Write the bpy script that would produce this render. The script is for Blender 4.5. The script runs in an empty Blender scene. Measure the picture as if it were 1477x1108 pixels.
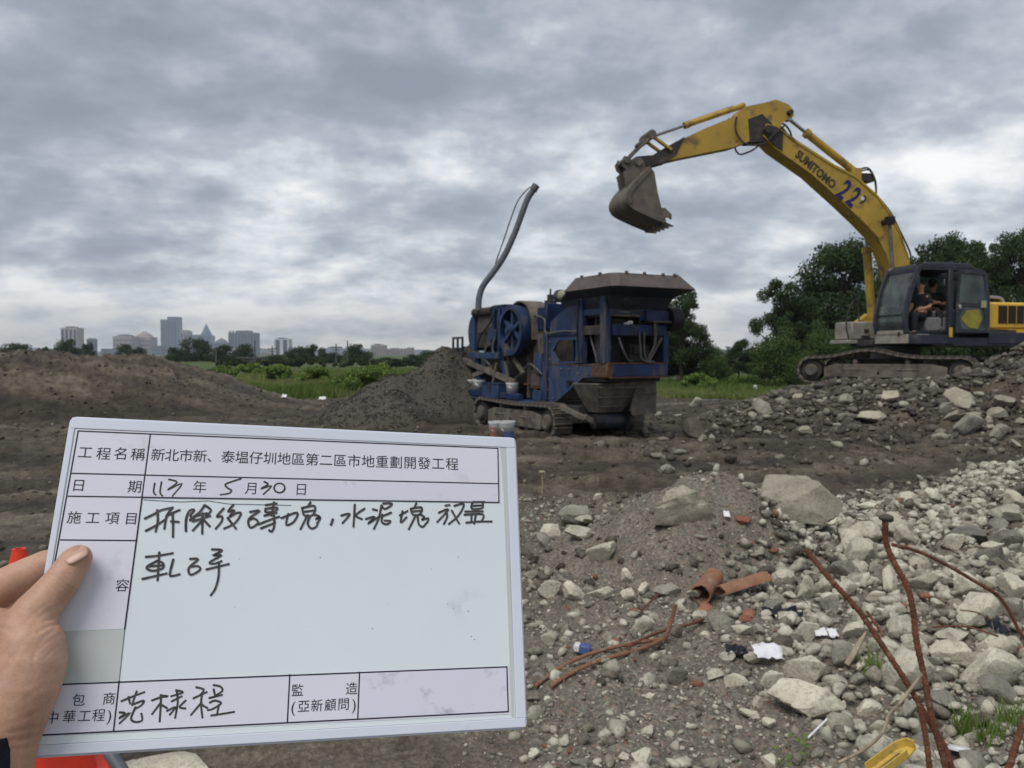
import bpy, bmesh, math, random
import numpy as np
from mathutils import Vector, Matrix, geometry

random.seed(7)
RS = np.random.RandomState(11)
S = bpy.context.scene
COL = S.collection
PI = math.pi

# ------------------------------------------------------------------ camera
PITCH = math.atan(43 / 1120)
cam_d = bpy.data.cameras.new('camera')
cam = bpy.data.objects.new('camera', cam_d)
COL.objects.link(cam)
cam.location = (0, 0, 1.6)
cam.rotation_euler = (PI / 2 - PITCH, 0, 0)
cam_d.sensor_width = 36
cam_d.lens = 1120 / 1477 * 36
cam_d.clip_start = 0.05
cam_d.clip_end = 20000
cam_d.dof.use_dof = True
cam_d.dof.focus_distance = 0.78
cam_d.dof.aperture_fstop = 17
S.camera = cam

# ------------------------------------------------------------------ world: overcast sky
SUN_EL, SUN_AZ = math.radians(58), math.radians(215)      # azimuth clockwise from +Y: behind the camera, to the left
world = bpy.data.worlds.new('World')
S.world = world
world.use_nodes = True
nt = world.node_tree
for n in list(nt.nodes):
    nt.nodes.remove(n)


def N(t, typ, **kw):
    n = t.nodes.new(typ)
    for k, v in kw.items():
        if k == 'ins':
            for a, b in v.items():
                n.inputs[a].default_value = b
        else:
            setattr(n, k, v)
    return n


def math_node(t, op, a, b=None, clamp=False):
    n = t.nodes.new('ShaderNodeMath')
    n.operation = op
    n.use_clamp = clamp
    for i, v in enumerate((a, b)):
        if v is None:
            continue
        if isinstance(v, (int, float)):
            n.inputs[i].default_value = v
        else:
            t.links.new(v, n.inputs[i])
    return n.outputs[0]


def ramp(t, fac, stops, interp='LINEAR'):
    r = t.nodes.new('ShaderNodeValToRGB')
    r.color_ramp.interpolation = interp
    el = r.color_ramp.elements
    while len(el) > 1:
        el.remove(el[0])
    el[0].position = stops[0][0]
    el[0].color = tuple(stops[0][1]) + (1,)
    for p, c in stops[1:]:
        e = el.new(p)
        e.color = tuple(c) + (1,)
    t.links.new(fac, r.inputs[0])
    return r.outputs[0]


def mixc(t, fac, a, b, mode='MIX'):
    m = t.nodes.new('ShaderNodeMix')
    m.data_type = 'RGBA'
    m.blend_type = mode
    for i, v in ((0, fac), (6, a), (7, b)):
        if isinstance(v, (int, float)):
            m.inputs[i].default_value = v
        elif isinstance(v, (tuple, list)):
            m.inputs[i].default_value = tuple(v) + (1,) if len(v) == 3 else v
        else:
            t.links.new(v, m.inputs[i])
    return m.outputs[2]


sky = N(nt, 'ShaderNodeTexSky', sky_type='NISHITA', sun_disc=False, sun_elevation=SUN_EL, sun_rotation=SUN_AZ)
tc = N(nt, 'ShaderNodeTexCoord')
sep = N(nt, 'ShaderNodeSeparateXYZ')
nt.links.new(tc.outputs['Generated'], sep.inputs[0])
zc = math_node(nt, 'ADD', math_node(nt, 'MAXIMUM', sep.outputs[2], 0.0), 0.33)
cx = math_node(nt, 'DIVIDE', sep.outputs[0], zc)
cy = math_node(nt, 'DIVIDE', sep.outputs[1], zc)
cmb = N(nt, 'ShaderNodeCombineXYZ')
nt.links.new(cx, cmb.inputs[0])
nt.links.new(cy, cmb.inputs[1])
mp = N(nt, 'ShaderNodeMapping')
mp.inputs['Location'].default_value = (9.4, 2.2, 1.0)
mp.inputs['Rotation'].default_value = (0, 0, math.radians(-14))
mp.inputs['Scale'].default_value = (0.9, 1.0, 1)
nt.links.new(cmb.outputs[0], mp.inputs[0])
n1 = N(nt, 'ShaderNodeTexNoise', ins={'Scale': 1.15, 'Detail': 10.0, 'Roughness': 0.56, 'Distortion': 0.0})
n2 = N(nt, 'ShaderNodeTexNoise', ins={'Scale': 4.6, 'Detail': 10.0, 'Roughness': 0.6, 'Distortion': 0.0})
nt.links.new(mp.outputs[0], n1.inputs['Vector'])
nt.links.new(mp.outputs[0], n2.inputs['Vector'])
# a little brighter and more broken towards the horizon, thicker overhead
lowb = math_node(nt, 'MULTIPLY', math_node(nt, 'SUBTRACT', 0.3, sep.outputs[2]), 0.24)
cl = math_node(nt, 'ADD', math_node(nt, 'MULTIPLY', n1.outputs['Fac'], 0.66), math_node(nt, 'MULTIPLY', n2.outputs['Fac'], 0.34))
# lumps: lit edges and shaded undersides put into the cloud colour
mp2 = N(nt, 'ShaderNodeMapping')
mp2.inputs['Location'].default_value = (0.02, 0.085, 0)
nt.links.new(mp.outputs[0], mp2.inputs[0])
n3 = N(nt, 'ShaderNodeTexNoise', ins={'Scale': 3.4, 'Detail': 4.0, 'Roughness': 0.5})
n4 = N(nt, 'ShaderNodeTexNoise', ins={'Scale': 3.4, 'Detail': 4.0, 'Roughness': 0.5})
nt.links.new(mp.outputs[0], n3.inputs['Vector'])
nt.links.new(mp2.outputs[0], n4.inputs['Vector'])
rel = math_node(nt, 'MULTIPLY', math_node(nt, 'SUBTRACT', n3.outputs['Fac'], n4.outputs['Fac']), 0.27)
cl = math_node(nt, 'ADD', cl, rel)
cl = math_node(nt, 'ADD', cl, math_node(nt, 'MAXIMUM', lowb, -0.045))
ccol = ramp(nt, cl, [(0.38, (1.95, 2.15, 2.5)), (0.46, (2.45, 2.7, 3.1)), (0.53, (3.4, 3.7, 4.05)),
                     (0.59, (5.0, 5.2, 5.45)), (0.67, (7.4, 7.45, 7.3))])
# thin warm gaps low on the horizon
hz = N(nt, 'ShaderNodeMapRange', ins={'From Min': 0.0, 'From Max': 0.07, 'To Min': 1.0, 'To Max': 0.0})
nt.links.new(sep.outputs[2], hz.inputs[0])
gap = math_node(nt, 'MULTIPLY', hz.outputs[0], math_node(nt, 'MULTIPLY', math_node(nt, 'SUBTRACT', n2.outputs['Fac'], 0.3), 3.2, True))
ccol = mixc(nt, gap, ccol, (7.6, 7.1, 5.9))
# below the horizon: dull earth
bl = math_node(nt, 'LESS_THAN', sep.outputs[2], -0.004)
ccol = mixc(nt, bl, ccol, (1.3, 1.25, 1.1))
fin = mixc(nt, 0.92, sky.outputs[0], ccol)
bg = N(nt, 'ShaderNodeBackground', ins={'Strength': 0.1})
nt.links.new(fin, bg.inputs[0])
wo = N(nt, 'ShaderNodeOutputWorld')
nt.links.new(bg.outputs[0], wo.inputs[0])

sun_d = bpy.data.lights.new('sun', 'SUN')
sun_d.energy = 1.5
sun_d.angle = math.radians(35)
sun_d.color = (1.0, 0.965, 0.92)
sun = bpy.data.objects.new('sun', sun_d)
COL.objects.link(sun)
sd = Vector((math.sin(SUN_AZ) * math.cos(SUN_EL), math.cos(SUN_AZ) * math.cos(SUN_EL), math.sin(SUN_EL)))
sun.rotation_euler = sd.to_track_quat('Z', 'Y').to_euler()
sun.location = (0, -5, 30)

S.view_settings.view_transform = 'Standard'
S.view_settings.look = 'None'
S.view_settings.exposure = 0.6
S.view_settings.gamma = 1.0
S.view_settings.use_curve_mapping = False
S.cycles.max_bounces = 6
S.cycles.volume_bounces = 0
S.cycles.transparent_max_bounces = 12

# ------------------------------------------------------------------ geometry helpers
FPX = 1120.0
CAM = Vector((0, 0, 1.6))
FW = Vector((0, math.cos(PITCH), -math.sin(PITCH)))
UP = Vector((0, math.sin(PITCH), math.cos(PITCH)))


def ray(px, py):
    return Vector((1, 0, 0)) * ((px - 738.5) / FPX) + UP * ((554 - py) / FPX) + FW


def at(px, py, d):
    """world point seen at picture position (px, py), d metres deep"""
    return CAM + ray(px, py) * d


def put(o, label=None, cat=None, group=None, kind=None):
    if label: o['label'] = label
    if cat: o['category'] = cat
    if group: o['group'] = group
    if kind: o['kind'] = kind
    return o


def empty(name, M, label=None, cat=None, group=None):
    o = bpy.data.objects.new(name, None)
    COL.objects.link(o)
    o.matrix_world = M
    o['wm'] = [x for r in M for x in r]
    o.empty_display_size = 0.1
    return put(o, label, cat, group)


def wm(o):
    if o is None:
        return Matrix.Identity(4)
    if 'wm' in o:
        v = list(o['wm'])
        return Matrix([v[0:4], v[4:8], v[8:12], v[12:16]])
    return Matrix.Identity(4)


def frame(loc, rz):
    return Matrix.Translation(Vector(loc)) @ Matrix.Rotation(rz, 4, 'Z')


def raw_mesh(name, V, F, mat=None, smooth=None, attr=None):
    me = bpy.data.meshes.new(name)
    if isinstance(V, np.ndarray):
        nv, k = len(V), F.shape[1]
        me.vertices.add(nv)
        me.vertices.foreach_set('co', V.astype(np.float32).ravel())
        me.loops.add(F.size)
        me.loops.foreach_set('vertex_index', F.astype(np.int32).ravel())
        me.polygons.add(len(F))
        me.polygons.foreach_set('loop_start', (np.arange(len(F)) * k).astype(np.int32))
        me.update(calc_edges=True)
        me.validate()
    else:
        me.from_pydata([tuple(v) for v in V], [], F)
        me.update()
    if attr:
        for an, arr in attr.items():
            a = me.attributes.new(an, 'FLOAT', 'POINT')
            a.data.foreach_set('value', np.asarray(arr, dtype=np.float32))
    if mat:
        me.materials.append(mat)
    if smooth is not None:
        me.polygons.foreach_set('use_smooth', [True] * len(me.polygons))
        if smooth < 180:
            me.set_sharp_from_angle(angle=math.radians(smooth))
    return me


class MB:
    """collects shapes given in frame M; build() links them as ONE mesh object"""
    def __init__(s, M=None):
        s.v, s.f = [], []
        s.M = M if M is not None else Matrix.Identity(4)

    def add(s, V, F, T=None):
        b = len(s.v)
        for p in V:
            p = Vector(p)
            s.v.append(T @ p if T is not None else p)
        s.f += [tuple(b + i for i in f) for f in F]
        return s

    def box(s, x0, x1, y0, y1, z0, z1, T=None):
        V = [(x0, y0, z0), (x1, y0, z0), (x1, y1, z0), (x0, y1, z0), (x0, y0, z1), (x1, y0, z1), (x1, y1, z1), (x0, y1, z1)]
        F = [(3, 2, 1, 0), (4, 5, 6, 7), (0, 1, 5, 4), (1, 2, 6, 5), (2, 3, 7, 6), (3, 0, 4, 7)]
        return s.add(V, F, T)

    def bar(s, p, q, w, h, up=(0, 0, 1)):
        p, q = Vector(p), Vector(q)
        d = (q - p)
        L = d.length
        d.normalize()
        up = Vector(up)
        a = d.cross(up)
        if a.length < 1e-4:
            a = d.cross(Vector((1, 0, 0)))
        a.normalize()
        b = a.cross(d)
        T = Matrix.Translation(p) @ Matrix((a, d, b)).transposed().to_4x4()
        return s.box(-w / 2, w / 2, 0, L, -h / 2, h / 2, T)

    def cyl(s, p, q, r, r2=None, n=16, caps=True):
        p, q = Vector(p), Vector(q)
        r2 = r if r2 is None else r2
        d = (q - p).normalized()
        a = d.orthogonal().normalized()
        b = d.cross(a)
        V, F = [], []
        for c, rr in ((p, r), (q, r2)):
            for i in range(n):
                t = 2 * PI * i / n
                V.append(c + (a * math.cos(t) + b * math.sin(t)) * rr)
        for i in range(n):
            j = (i + 1) % n
            F.append((i, j, n + j, n + i))
        if caps:
            F.append(tuple(range(n))[::-1])
            F.append(tuple(range(n, 2 * n)))
        return s.add(V, F)

    def ring(s, p, q, ro, ri, n=28):
        p, q = Vector(p), Vector(q)
        d = (q - p).normalized()
        a = d.orthogonal().normalized()
        b = d.cross(a)
        V, F = [], []
        for c, rr in ((p, ro), (q, ro), (q, ri), (p, ri)):
            for i in range(n):
                t = 2 * PI * i / n
                V.append(c + (a * math.cos(t) + b * math.sin(t)) * rr)
        for k in range(4):
            k2 = (k + 1) % 4
            for i in range(n):
                j = (i + 1) % n
                F.append((k * n + i, k * n + j, k2 * n + j, k2 * n + i))
        return s.add(V, F)

    def tube(s, pts, r, n=8, taper=None, smooth_sub=0):
        P = [Vector(p) for p in pts]
        if smooth_sub:
            P = catmull(P, smooth_sub)
        V, F = [], []
        pa = None
        m = len(P)
        for k, c in enumerate(P):
            d = (P[min(k + 1, m - 1)] - P[max(k - 1, 0)]).normalized()
            if pa is None:
                a = d.orthogonal().normalized()
            else:
                a = (pa - d * pa.dot(d)).normalized()
            pa = a
            b = d.cross(a)
            rr = r if taper is None else r + (taper - r) * k / (m - 1)
            if isinstance(r, (list, tuple)):
                rr = r[k]
            for i in range(n):
                t = 2 * PI * i / n
                V.append(c + (a * math.cos(t) + b * math.sin(t)) * rr)
        for k in range(m - 1):
            for i in range(n):
                j = (i + 1) % n
                F.append((k * n + i, k * n + j, (k + 1) * n + j, (k + 1) * n + i))
        F.append(tuple(range(n))[::-1])
        F.append(tuple(range((m - 1) * n, m * n)))
        return s.add(V, F)

    def prism(s, outer, a0, a1, plane='YZ', holes=()):
        """polygon in the named plane, extruded along the remaining axis from a0 to a1"""
        def P(u, w, a):
            return {'YZ': (a, u, w), 'XZ': (u, a, w), 'XY': (u, w, a)}[plane]
        loops = [[Vector((u, w, 0)) for u, w in outer]] + [[Vector((u, w, 0)) for u, w in h] for h in holes]
        tris = geometry.tessellate_polygon(loops)
        flat = [p for l in loops for p in l]
        n = len(flat)
        V = [P(p.x, p.y, a0) for p in flat] + [P(p.x, p.y, a1) for p in flat]
        F = [tuple(t) for t in tris] + [tuple(n + i for i in reversed(t)) for t in tris]
        b = 0
        for l in loops:
            m = len(l)
            for i in range(m):
                j = (i + 1) % m
                F.append((b + i, b + j, n + b + j, n + b + i))
            b += m
        return s.add(V, F)

    def sphere(s, c, r, n=10, m=7):
        c = Vector(c)
        r = Vector(r) if not isinstance(r, (int, float)) else Vector((r, r, r))
        V, F = [], []
        for j in range(m + 1):
            ph = PI * j / m
            for i in range(n):
                th = 2 * PI * i / n
                V.append((c.x + r.x * math.sin(ph) * math.cos(th), c.y + r.y * math.sin(ph) * math.sin(th), c.z + r.z * math.cos(ph)))
        for j in range(m):
            for i in range(n):
                k = (i + 1) % n
                F.append((j * n + i, (j + 1) * n + i, (j + 1) * n + k, j * n + k))
        return s.add(V, F)

    def build(s, name, mat, parent=None, smooth=35, bevel=0, label=None, M=None):
        T = wm(parent).inverted() @ s.M
        V = [T @ v for v in s.v]
        bm = bmesh.new()
        bv = [bm.verts.new(v) for v in V]
        for f in s.f:
            try:
                bm.faces.new([bv[i] for i in f])
            except ValueError:
                pass
        bmesh.ops.remove_doubles(bm, verts=bm.verts, dist=1e-5)
        bmesh.ops.recalc_face_normals(bm, faces=bm.faces)
        me = bpy.data.meshes.new(name)
        bm.to_mesh(me)
        bm.free()
        if mat: me.materials.append(mat)
        if smooth:
            me.polygons.foreach_set('use_smooth', [True] * len(me.polygons))
            me.set_sharp_from_angle(angle=math.radians(smooth))
        o = bpy.data.objects.new(name, me)
        COL.objects.link(o)
        if parent is not None:
            o.parent = parent
            o['wm'] = [x for r in wm(parent) for x in r]
        if bevel:
            b = o.modifiers.new('bevel', 'BEVEL')
            b.width = bevel
            b.segments = 1
            b.limit_method = 'ANGLE'
            b.angle_limit = math.radians(40)
            b.harden_normals = False
        if label: o['label'] = label
        return o


def catmull(P, k):
    out = []
    n = len(P)
    for i in range(n - 1):
        p0, p1, p2, p3 = P[max(i - 1, 0)], P[i], P[i + 1], P[min(i + 2, n - 1)]
        for j in range(k):
            t = j / k
            out.append(0.5 * ((2 * p1) + (p2 - p0) * t + (2 * p0 - 5 * p1 + 4 * p2 - p3) * t * t + (3 * p1 - p0 - 3 * p2 + p3) * t ** 3))
    out.append(P[-1].copy())
    return out


def link_mesh(name, me, parent=None, M=None, label=None, cat=None, group=None, kind=None):
    o = bpy.data.objects.new(name, me)
    COL.objects.link(o)
    if parent is not None:
        o.parent = parent
    if M is not None:
        o.matrix_basis = M
    return put(o, label, cat, group, kind)


# ------------------------------------------------------------------ materials
def pmat(name, c1, c2=None, scale=6.0, rough=0.7, metal=0.0, bump=0.0, bscale=40.0, dirt=None, dirt_amt=0.5, dscale=2.5,
         detail=6.0, spec=0.35, rnd=0.0, coords='Object', streak=False, trans=0.0):
    m = bpy.data.materials.new(name)
    m.use_nodes = True
    t = m.node_tree
    bs = t.nodes['Principled BSDF']
    tcn = N(t, 'ShaderNodeTexCoord')
    vec = tcn.outputs[coords]
    no = N(t, 'ShaderNodeTexNoise', ins={'Scale': scale, 'Detail': detail, 'Roughness': 0.6})
    t.links.new(vec, no.inputs['Vector'])
    c2 = c2 or tuple(x * 0.7 for x in c1)
    col = ramp(t, no.outputs['Fac'], [(0.35, c2), (0.62, c1)])
    rgh = None
    if dirt:
        nd = N(t, 'ShaderNodeTexNoise', ins={'Scale': dscale, 'Detail': 8.0, 'Roughness': 0.68})
        if streak:
            mpn = N(t, 'ShaderNodeMapping')
            mpn.inputs['Scale'].default_value = (1, 1, 0.22)
            t.links.new(vec, mpn.inputs[0])
            t.links.new(mpn.outputs[0], nd.inputs['Vector'])
        else:
            t.links.new(vec, nd.inputs['Vector'])
        lo = 0.72 - 0.42 * dirt_amt
        mr = N(t, 'ShaderNodeMapRange', ins={'From Min': lo, 'From Max': lo + 0.13, 'To Min': 0.0, 'To Max': 0.92})
        t.links.new(nd.outputs['Fac'], mr.inputs[0])
        col = mixc(t, mr.outputs[0], col, dirt)
        rgh = math_node(t, 'ADD', math_node(t, 'MULTIPLY', mr.outputs[0], 0.92 - rough), rough)
    if rnd:
        oi = N(t, 'ShaderNodeObjectInfo')
        v = math_node(t, 'ADD', math_node(t, 'MULTIPLY', oi.outputs['Random'], rnd), 1 - rnd * 0.6)
        hs = N(t, 'ShaderNodeHueSaturation')
        t.links.new(v, hs.inputs['Value'])
        t.links.new(col, hs.inputs['Color'])
        col = hs.outputs[0]
    t.links.new(col, bs.inputs['Base Color'])
    if rgh is not None:
        t.links.new(rgh, bs.inputs['Roughness'])
    else:
        bs.inputs['Roughness'].default_value = rough
    bs.inputs['Metallic'].default_value = metal
    bs.inputs['Specular IOR Level'].default_value = spec
    if bump:
        nb = N(t, 'ShaderNodeTexNoise', ins={'Scale': bscale, 'Detail': 5.0, 'Roughness': 0.65})
        t.links.new(vec, nb.inputs['Vector'])
        bn = N(t, 'ShaderNodeBump', ins={'Strength': bump, 'Distance': 0.02})
        t.links.new(nb.outputs['Fac'], bn.inputs['Height'])
        t.links.new(bn.outputs[0], bs.inputs['Normal'])
    return m


DUST = (0.17, 0.145, 0.115)
M = {}
M['blue'] = pmat('blue_paint', (0.010, 0.029, 0.095), (0.006, 0.016, 0.052), 3, 0.5, bump=0.15, dirt=(0.12, 0.1, 0.082), dirt_amt=0.45, dscale=2.2, streak=True)
M['blue_dusty'] = pmat('blue_paint_dusty', (0.024, 0.058, 0.135), (0.014, 0.036, 0.09), 3, 0.65, bump=0.2, dirt=(0.11, 0.092, 0.075), dirt_amt=0.5, dscale=2.6, streak=True)
M['rust'] = pmat('rusty_steel', (0.11, 0.058, 0.036), (0.07, 0.035, 0.02), 9, 0.85, bump=0.5, dirt=(0.14, 0.12, 0.1), dirt_amt=0.35)
M['brown_steel'] = pmat('weathered_brown_steel', (0.11, 0.092, 0.082), (0.075, 0.062, 0.056), 4, 0.75, bump=0.25, dirt=(0.17, 0.1, 0.07), dirt_amt=0.3, dscale=1.8)
M['dusty_steel'] = pmat('dusty_steel', (0.17, 0.145, 0.12), (0.09, 0.08, 0.07), 5, 0.85, bump=0.4, dirt=(0.2, 0.17, 0.135), dirt_amt=0.5)
M['mud_steel'] = pmat('muddy_track_steel', (0.15, 0.128, 0.105), (0.075, 0.064, 0.054), 7, 0.85, bump=0.6, dirt=(0.19, 0.165, 0.13), dirt_amt=0.55)
M['black'] = pmat('black_rubber_and_grease', (0.012, 0.012, 0.013), (0.02, 0.02, 0.02), 6, 0.6, bump=0.3, dirt=(0.07, 0.06, 0.05), dirt_amt=0.3)
M['dark'] = pmat('dark_machine_parts', (0.03, 0.028, 0.028), (0.055, 0.045, 0.038), 5, 0.75, bump=0.4, dirt=(0.1, 0.085, 0.07), dirt_amt=0.45)
M['hose'] = pmat('grey_hose', (0.12, 0.12, 0.115), (0.07, 0.07, 0.07), 8, 0.6)
M['yellow'] = pmat('yellow_machine_paint', (0.46, 0.3, 0.042), (0.38, 0.245, 0.036), 2, 0.55, bump=0.12, dirt=(0.17, 0.115, 0.06), dirt_amt=0.46, dscale=3.4, spec=0.4)
M['yellow_bright'] = pmat('yellow_hood_paint', (0.66, 0.4, 0.045), (0.55, 0.33, 0.04), 2, 0.45, dirt=(0.3, 0.22, 0.1), dirt_amt=0.25)
M['grille'] = pmat('brown_grille', (0.05, 0.03, 0.018), (0.03, 0.02, 0.012), 20, 0.8)
M['navy'] = pmat('dark_navy_deck_paint', (0.018, 0.024, 0.04), (0.03, 0.035, 0.045), 4, 0.55, dirt=(0.12, 0.11, 0.1), dirt_amt=0.35)
M['cabgrey'] = pmat('charcoal_cab_paint', (0.022, 0.027, 0.036), (0.04, 0.044, 0.052), 4, 0.5, dirt=(0.12, 0.115, 0.105), dirt_amt=0.36)
M['beige'] = pmat('dusty_beige_panel', (0.33, 0.31, 0.26), (0.24, 0.22, 0.18), 6, 0.75, bump=0.2, dirt=(0.17, 0.145, 0.11), dirt_amt=0.4)
M['chrome'] = pmat('cylinder_rod', (0.35, 0.35, 0.36), (0.25, 0.25, 0.26), 6, 0.3, metal=0.9)
M['silver'] = pmat('silver_rail', (0.42, 0.43, 0.45), (0.3, 0.3, 0.32), 6, 0.4, metal=0.6)
M['bucket'] = pmat('worn_bucket_steel', (0.155, 0.13, 0.105), (0.1, 0.085, 0.072), 4, 0.75, bump=0.5, dirt=(0.2, 0.165, 0.125), dirt_amt=0.45)
M['white_plastic'] = pmat('white_plastic', (0.7, 0.7, 0.68), (0.55, 0.55, 0.53), 8, 0.5, dirt=(0.3, 0.27, 0.22), dirt_amt=0.3, dscale=8)
M['red_print'] = pmat('red_print', (0.36, 0.14, 0.11), None, 8, 0.5)
M['blue_print'] = pmat('blue_print', (0.08, 0.12, 0.3), None, 8, 0.5)
M['black_print'] = pmat('black_print', (0.02, 0.018, 0.014), (0.09, 0.06, 0.02), 30, 0.6)
M['blue_number'] = pmat('blue_number_paint', (0.012, 0.014, 0.11), (0.02, 0.02, 0.08), 8, 0.6)
M['seat'] = pmat('grey_seat_fabric', (0.2, 0.195, 0.19), None, 20, 0.9)
M['shirt'] = pmat('black_cotton', (0.012, 0.012, 0.014), (0.02, 0.02, 0.022), 12, 0.95)
M['trouser'] = pmat('dark_trousers', (0.016, 0.016, 0.02), None, 12, 0.95)
M['hair'] = pmat('black_hair', (0.008, 0.007, 0.007), None, 40, 0.6)
M['skin_far'] = pmat('skin', (0.42, 0.22, 0.14), (0.36, 0.18, 0.11), 20, 0.6)
M['rebar'] = pmat('rusty_rebar', (0.2, 0.075, 0.04), (0.11, 0.045, 0.028), 30, 0.85, bump=0.6, bscale=160, dirt=(0.3, 0.2, 0.15), dirt_amt=0.42, dscale=26)
M['rebar_pale'] = pmat('pale_rusty_rebar', (0.3, 0.155, 0.09), (0.2, 0.1, 0.062), 30, 0.85, bump=0.5, bscale=160, dirt=(0.3, 0.23, 0.17), dirt_amt=0.45, dscale=18)
M['terracotta'] = pmat('terracotta', (0.31, 0.15, 0.085), (0.22, 0.115, 0.075), 12, 0.85, bump=0.4, bscale=90, dirt=(0.3, 0.25, 0.2), dirt_amt=0.42, dscale=9)
M['brick'] = pmat('broken_brick', (0.33, 0.13, 0.08), (0.22, 0.09, 0.06), 14, 0.9, bump=0.6, bscale=60, dirt=(0.32, 0.27, 0.21), dirt_amt=0.4, dscale=12, rnd=0.3)
M['wood'] = pmat('splintered_wood', (0.45, 0.37, 0.27), (0.3, 0.24, 0.17), 20, 0.85, bump=0.5, dirt=(0.14, 0.12, 0.1), dirt_amt=0.4, dscale=14)
M['bark'] = pmat('bark', (0.075, 0.06, 0.045), (0.04, 0.033, 0.027), 8, 0.95, bump=0.5)
M['cone'] = pmat('orange_red_cone_plastic', (0.82, 0.05, 0.018), (0.68, 0.045, 0.02), 10, 0.5, dirt=(0.4, 0.12, 0.07), dirt_amt=0.25, dscale=9)
M['greypipe'] = pmat('grey_plastic_pipe', (0.11, 0.13, 0.15), None, 10, 0.5, dirt=(0.25, 0.23, 0.2), dirt_amt=0.3, dscale=12)
M['yplastic'] = pmat('broken_yellow_plastic', (0.62, 0.44, 0.09), (0.5, 0.34, 0.07), 14, 0.5, dirt=(0.3, 0.24, 0.14), dirt_amt=0.38, dscale=16)
M['paper'] = pmat('crumpled_white_paper', (0.76, 0.76, 0.76), (0.66, 0.66, 0.68), 12, 0.8, dirt=(0.4, 0.37, 0.32), dirt_amt=0.25, dscale=20)
M['blackbag'] = pmat('black_plastic_film', (0.012, 0.013, 0.018), None, 12, 0.35, dirt=(0.1, 0.09, 0.075), dirt_amt=0.3, dscale=16)
M['sleeve'] = pmat('dark_sleeve', (0.012, 0.016, 0.028), None, 60, 0.95, bump=0.3, bscale=500)


def rock_mat(name, c1, c2, spot, rnd=0.45, sc=5.0):
    m = bpy.data.materials.new(name)
    m.use_nodes = True
    t = m.node_tree
    bs = t.nodes['Principled BSDF']
    tcn = N(t, 'ShaderNodeTexCoord')
    geo = N(t, 'ShaderNodeNewGeometry')
    oi = N(t, 'ShaderNodeObjectInfo')
    vec = N(t, 'ShaderNodeVectorMath', operation='ADD')
    t.links.new(geo.outputs['Position'], vec.inputs[0])
    t.links.new(oi.outputs['Random'], vec.inputs[1])
    a = N(t, 'ShaderNodeTexNoise', ins={'Scale': sc, 'Detail': 8.0, 'Roughness': 0.65})
    b = N(t, 'ShaderNodeTexNoise', ins={'Scale': sc * 9, 'Detail': 6.0, 'Roughness': 0.75})
    v = N(t, 'ShaderNodeTexVoronoi', ins={'Scale': sc * 14})
    for q in (a, b, v):
        t.links.new(vec.outputs[0], q.inputs['Vector'])
    col = ramp(t, a.outputs['Fac'], [(0.36, c2), (0.6, c1)])
    col = mixc(t, ramp(t, b.outputs['Fac'], [(0.3, (0.62, 0.6, 0.55)), (0.55, (1, 1, 1)), (0.75, (1.12, 1.12, 1.1))]), (0, 0, 0), col) if False else mixc(t, 1.0, col, ramp(t, b.outputs['Fac'], [(0.3, (0.55, 0.53, 0.48)), (0.52, (1, 1, 1)), (0.75, (1.0, 1.0, 0.98))]), 'MULTIPLY')
    sp = math_node(t, 'LESS_THAN', v.outputs['Distance'], 0.22)
    spm = math_node(t, 'MULTIPLY', sp, 0.35)
    col = mixc(t, spm, col, spot)
    # mud that settled on the stone in patches
    d = N(t, 'ShaderNodeTexNoise', ins={'Scale': sc * 1.7, 'Detail': 8.0, 'Roughness': 0.7})
    t.links.new(vec.outputs[0], d.inputs['Vector'])
    mr = N(t, 'ShaderNodeMapRange', ins={'From Min': 0.57, 'From Max': 0.7, 'To Min': 0.0, 'To Max': 0.65})
    t.links.new(d.outputs['Fac'], mr.inputs[0])
    col = mixc(t, mr.outputs[0], col, (0.15, 0.13, 0.105))
    hs = N(t, 'ShaderNodeHueSaturation')
    t.links.new(math_node(t, 'ADD', math_node(t, 'MULTIPLY', oi.outputs['Random'], rnd), 1 - rnd * 0.75), hs.inputs['Value'])
    t.links.new(col, hs.inputs['Color'])
    t.links.new(hs.outputs[0], bs.inputs['Base Color'])
    bs.inputs['Roughness'].default_value = 0.95
    bs.inputs['Specular IOR Level'].default_value = 0.15
    bn = N(t, 'ShaderNodeBump', ins={'Strength': 0.7, 'Distance': 0.012})
    t.links.new(math_node(t, 'ADD', b.outputs['Fac'], math_node(t, 'MULTIPLY', v.outputs['Distance'], 0.25)), bn.inputs['Height'])
    t.links.new(bn.outputs[0], bs.inputs['Normal'])
    return m


M['rock_pale'] = rock_mat('pale_concrete_rubble', (0.66, 0.62, 0.5), (0.5, 0.465, 0.37), (0.22, 0.19, 0.15), rnd=.32)
M['rock_grey'] = rock_mat('grey_concrete_rubble', (0.38, 0.355, 0.29), (0.25, 0.235, 0.195), (0.12, 0.11, 0.095))
M['rock_mid'] = rock_mat('beige_concrete_rubble', (0.46, 0.425, 0.335), (0.33, 0.3, 0.235), (0.16, 0.14, 0.11), rnd=.3)
M['rock_brown'] = rock_mat('muddy_stone', (0.19, 0.165, 0.13), (0.115, 0.1, 0.08), (0.08, 0.07, 0.055))


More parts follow.
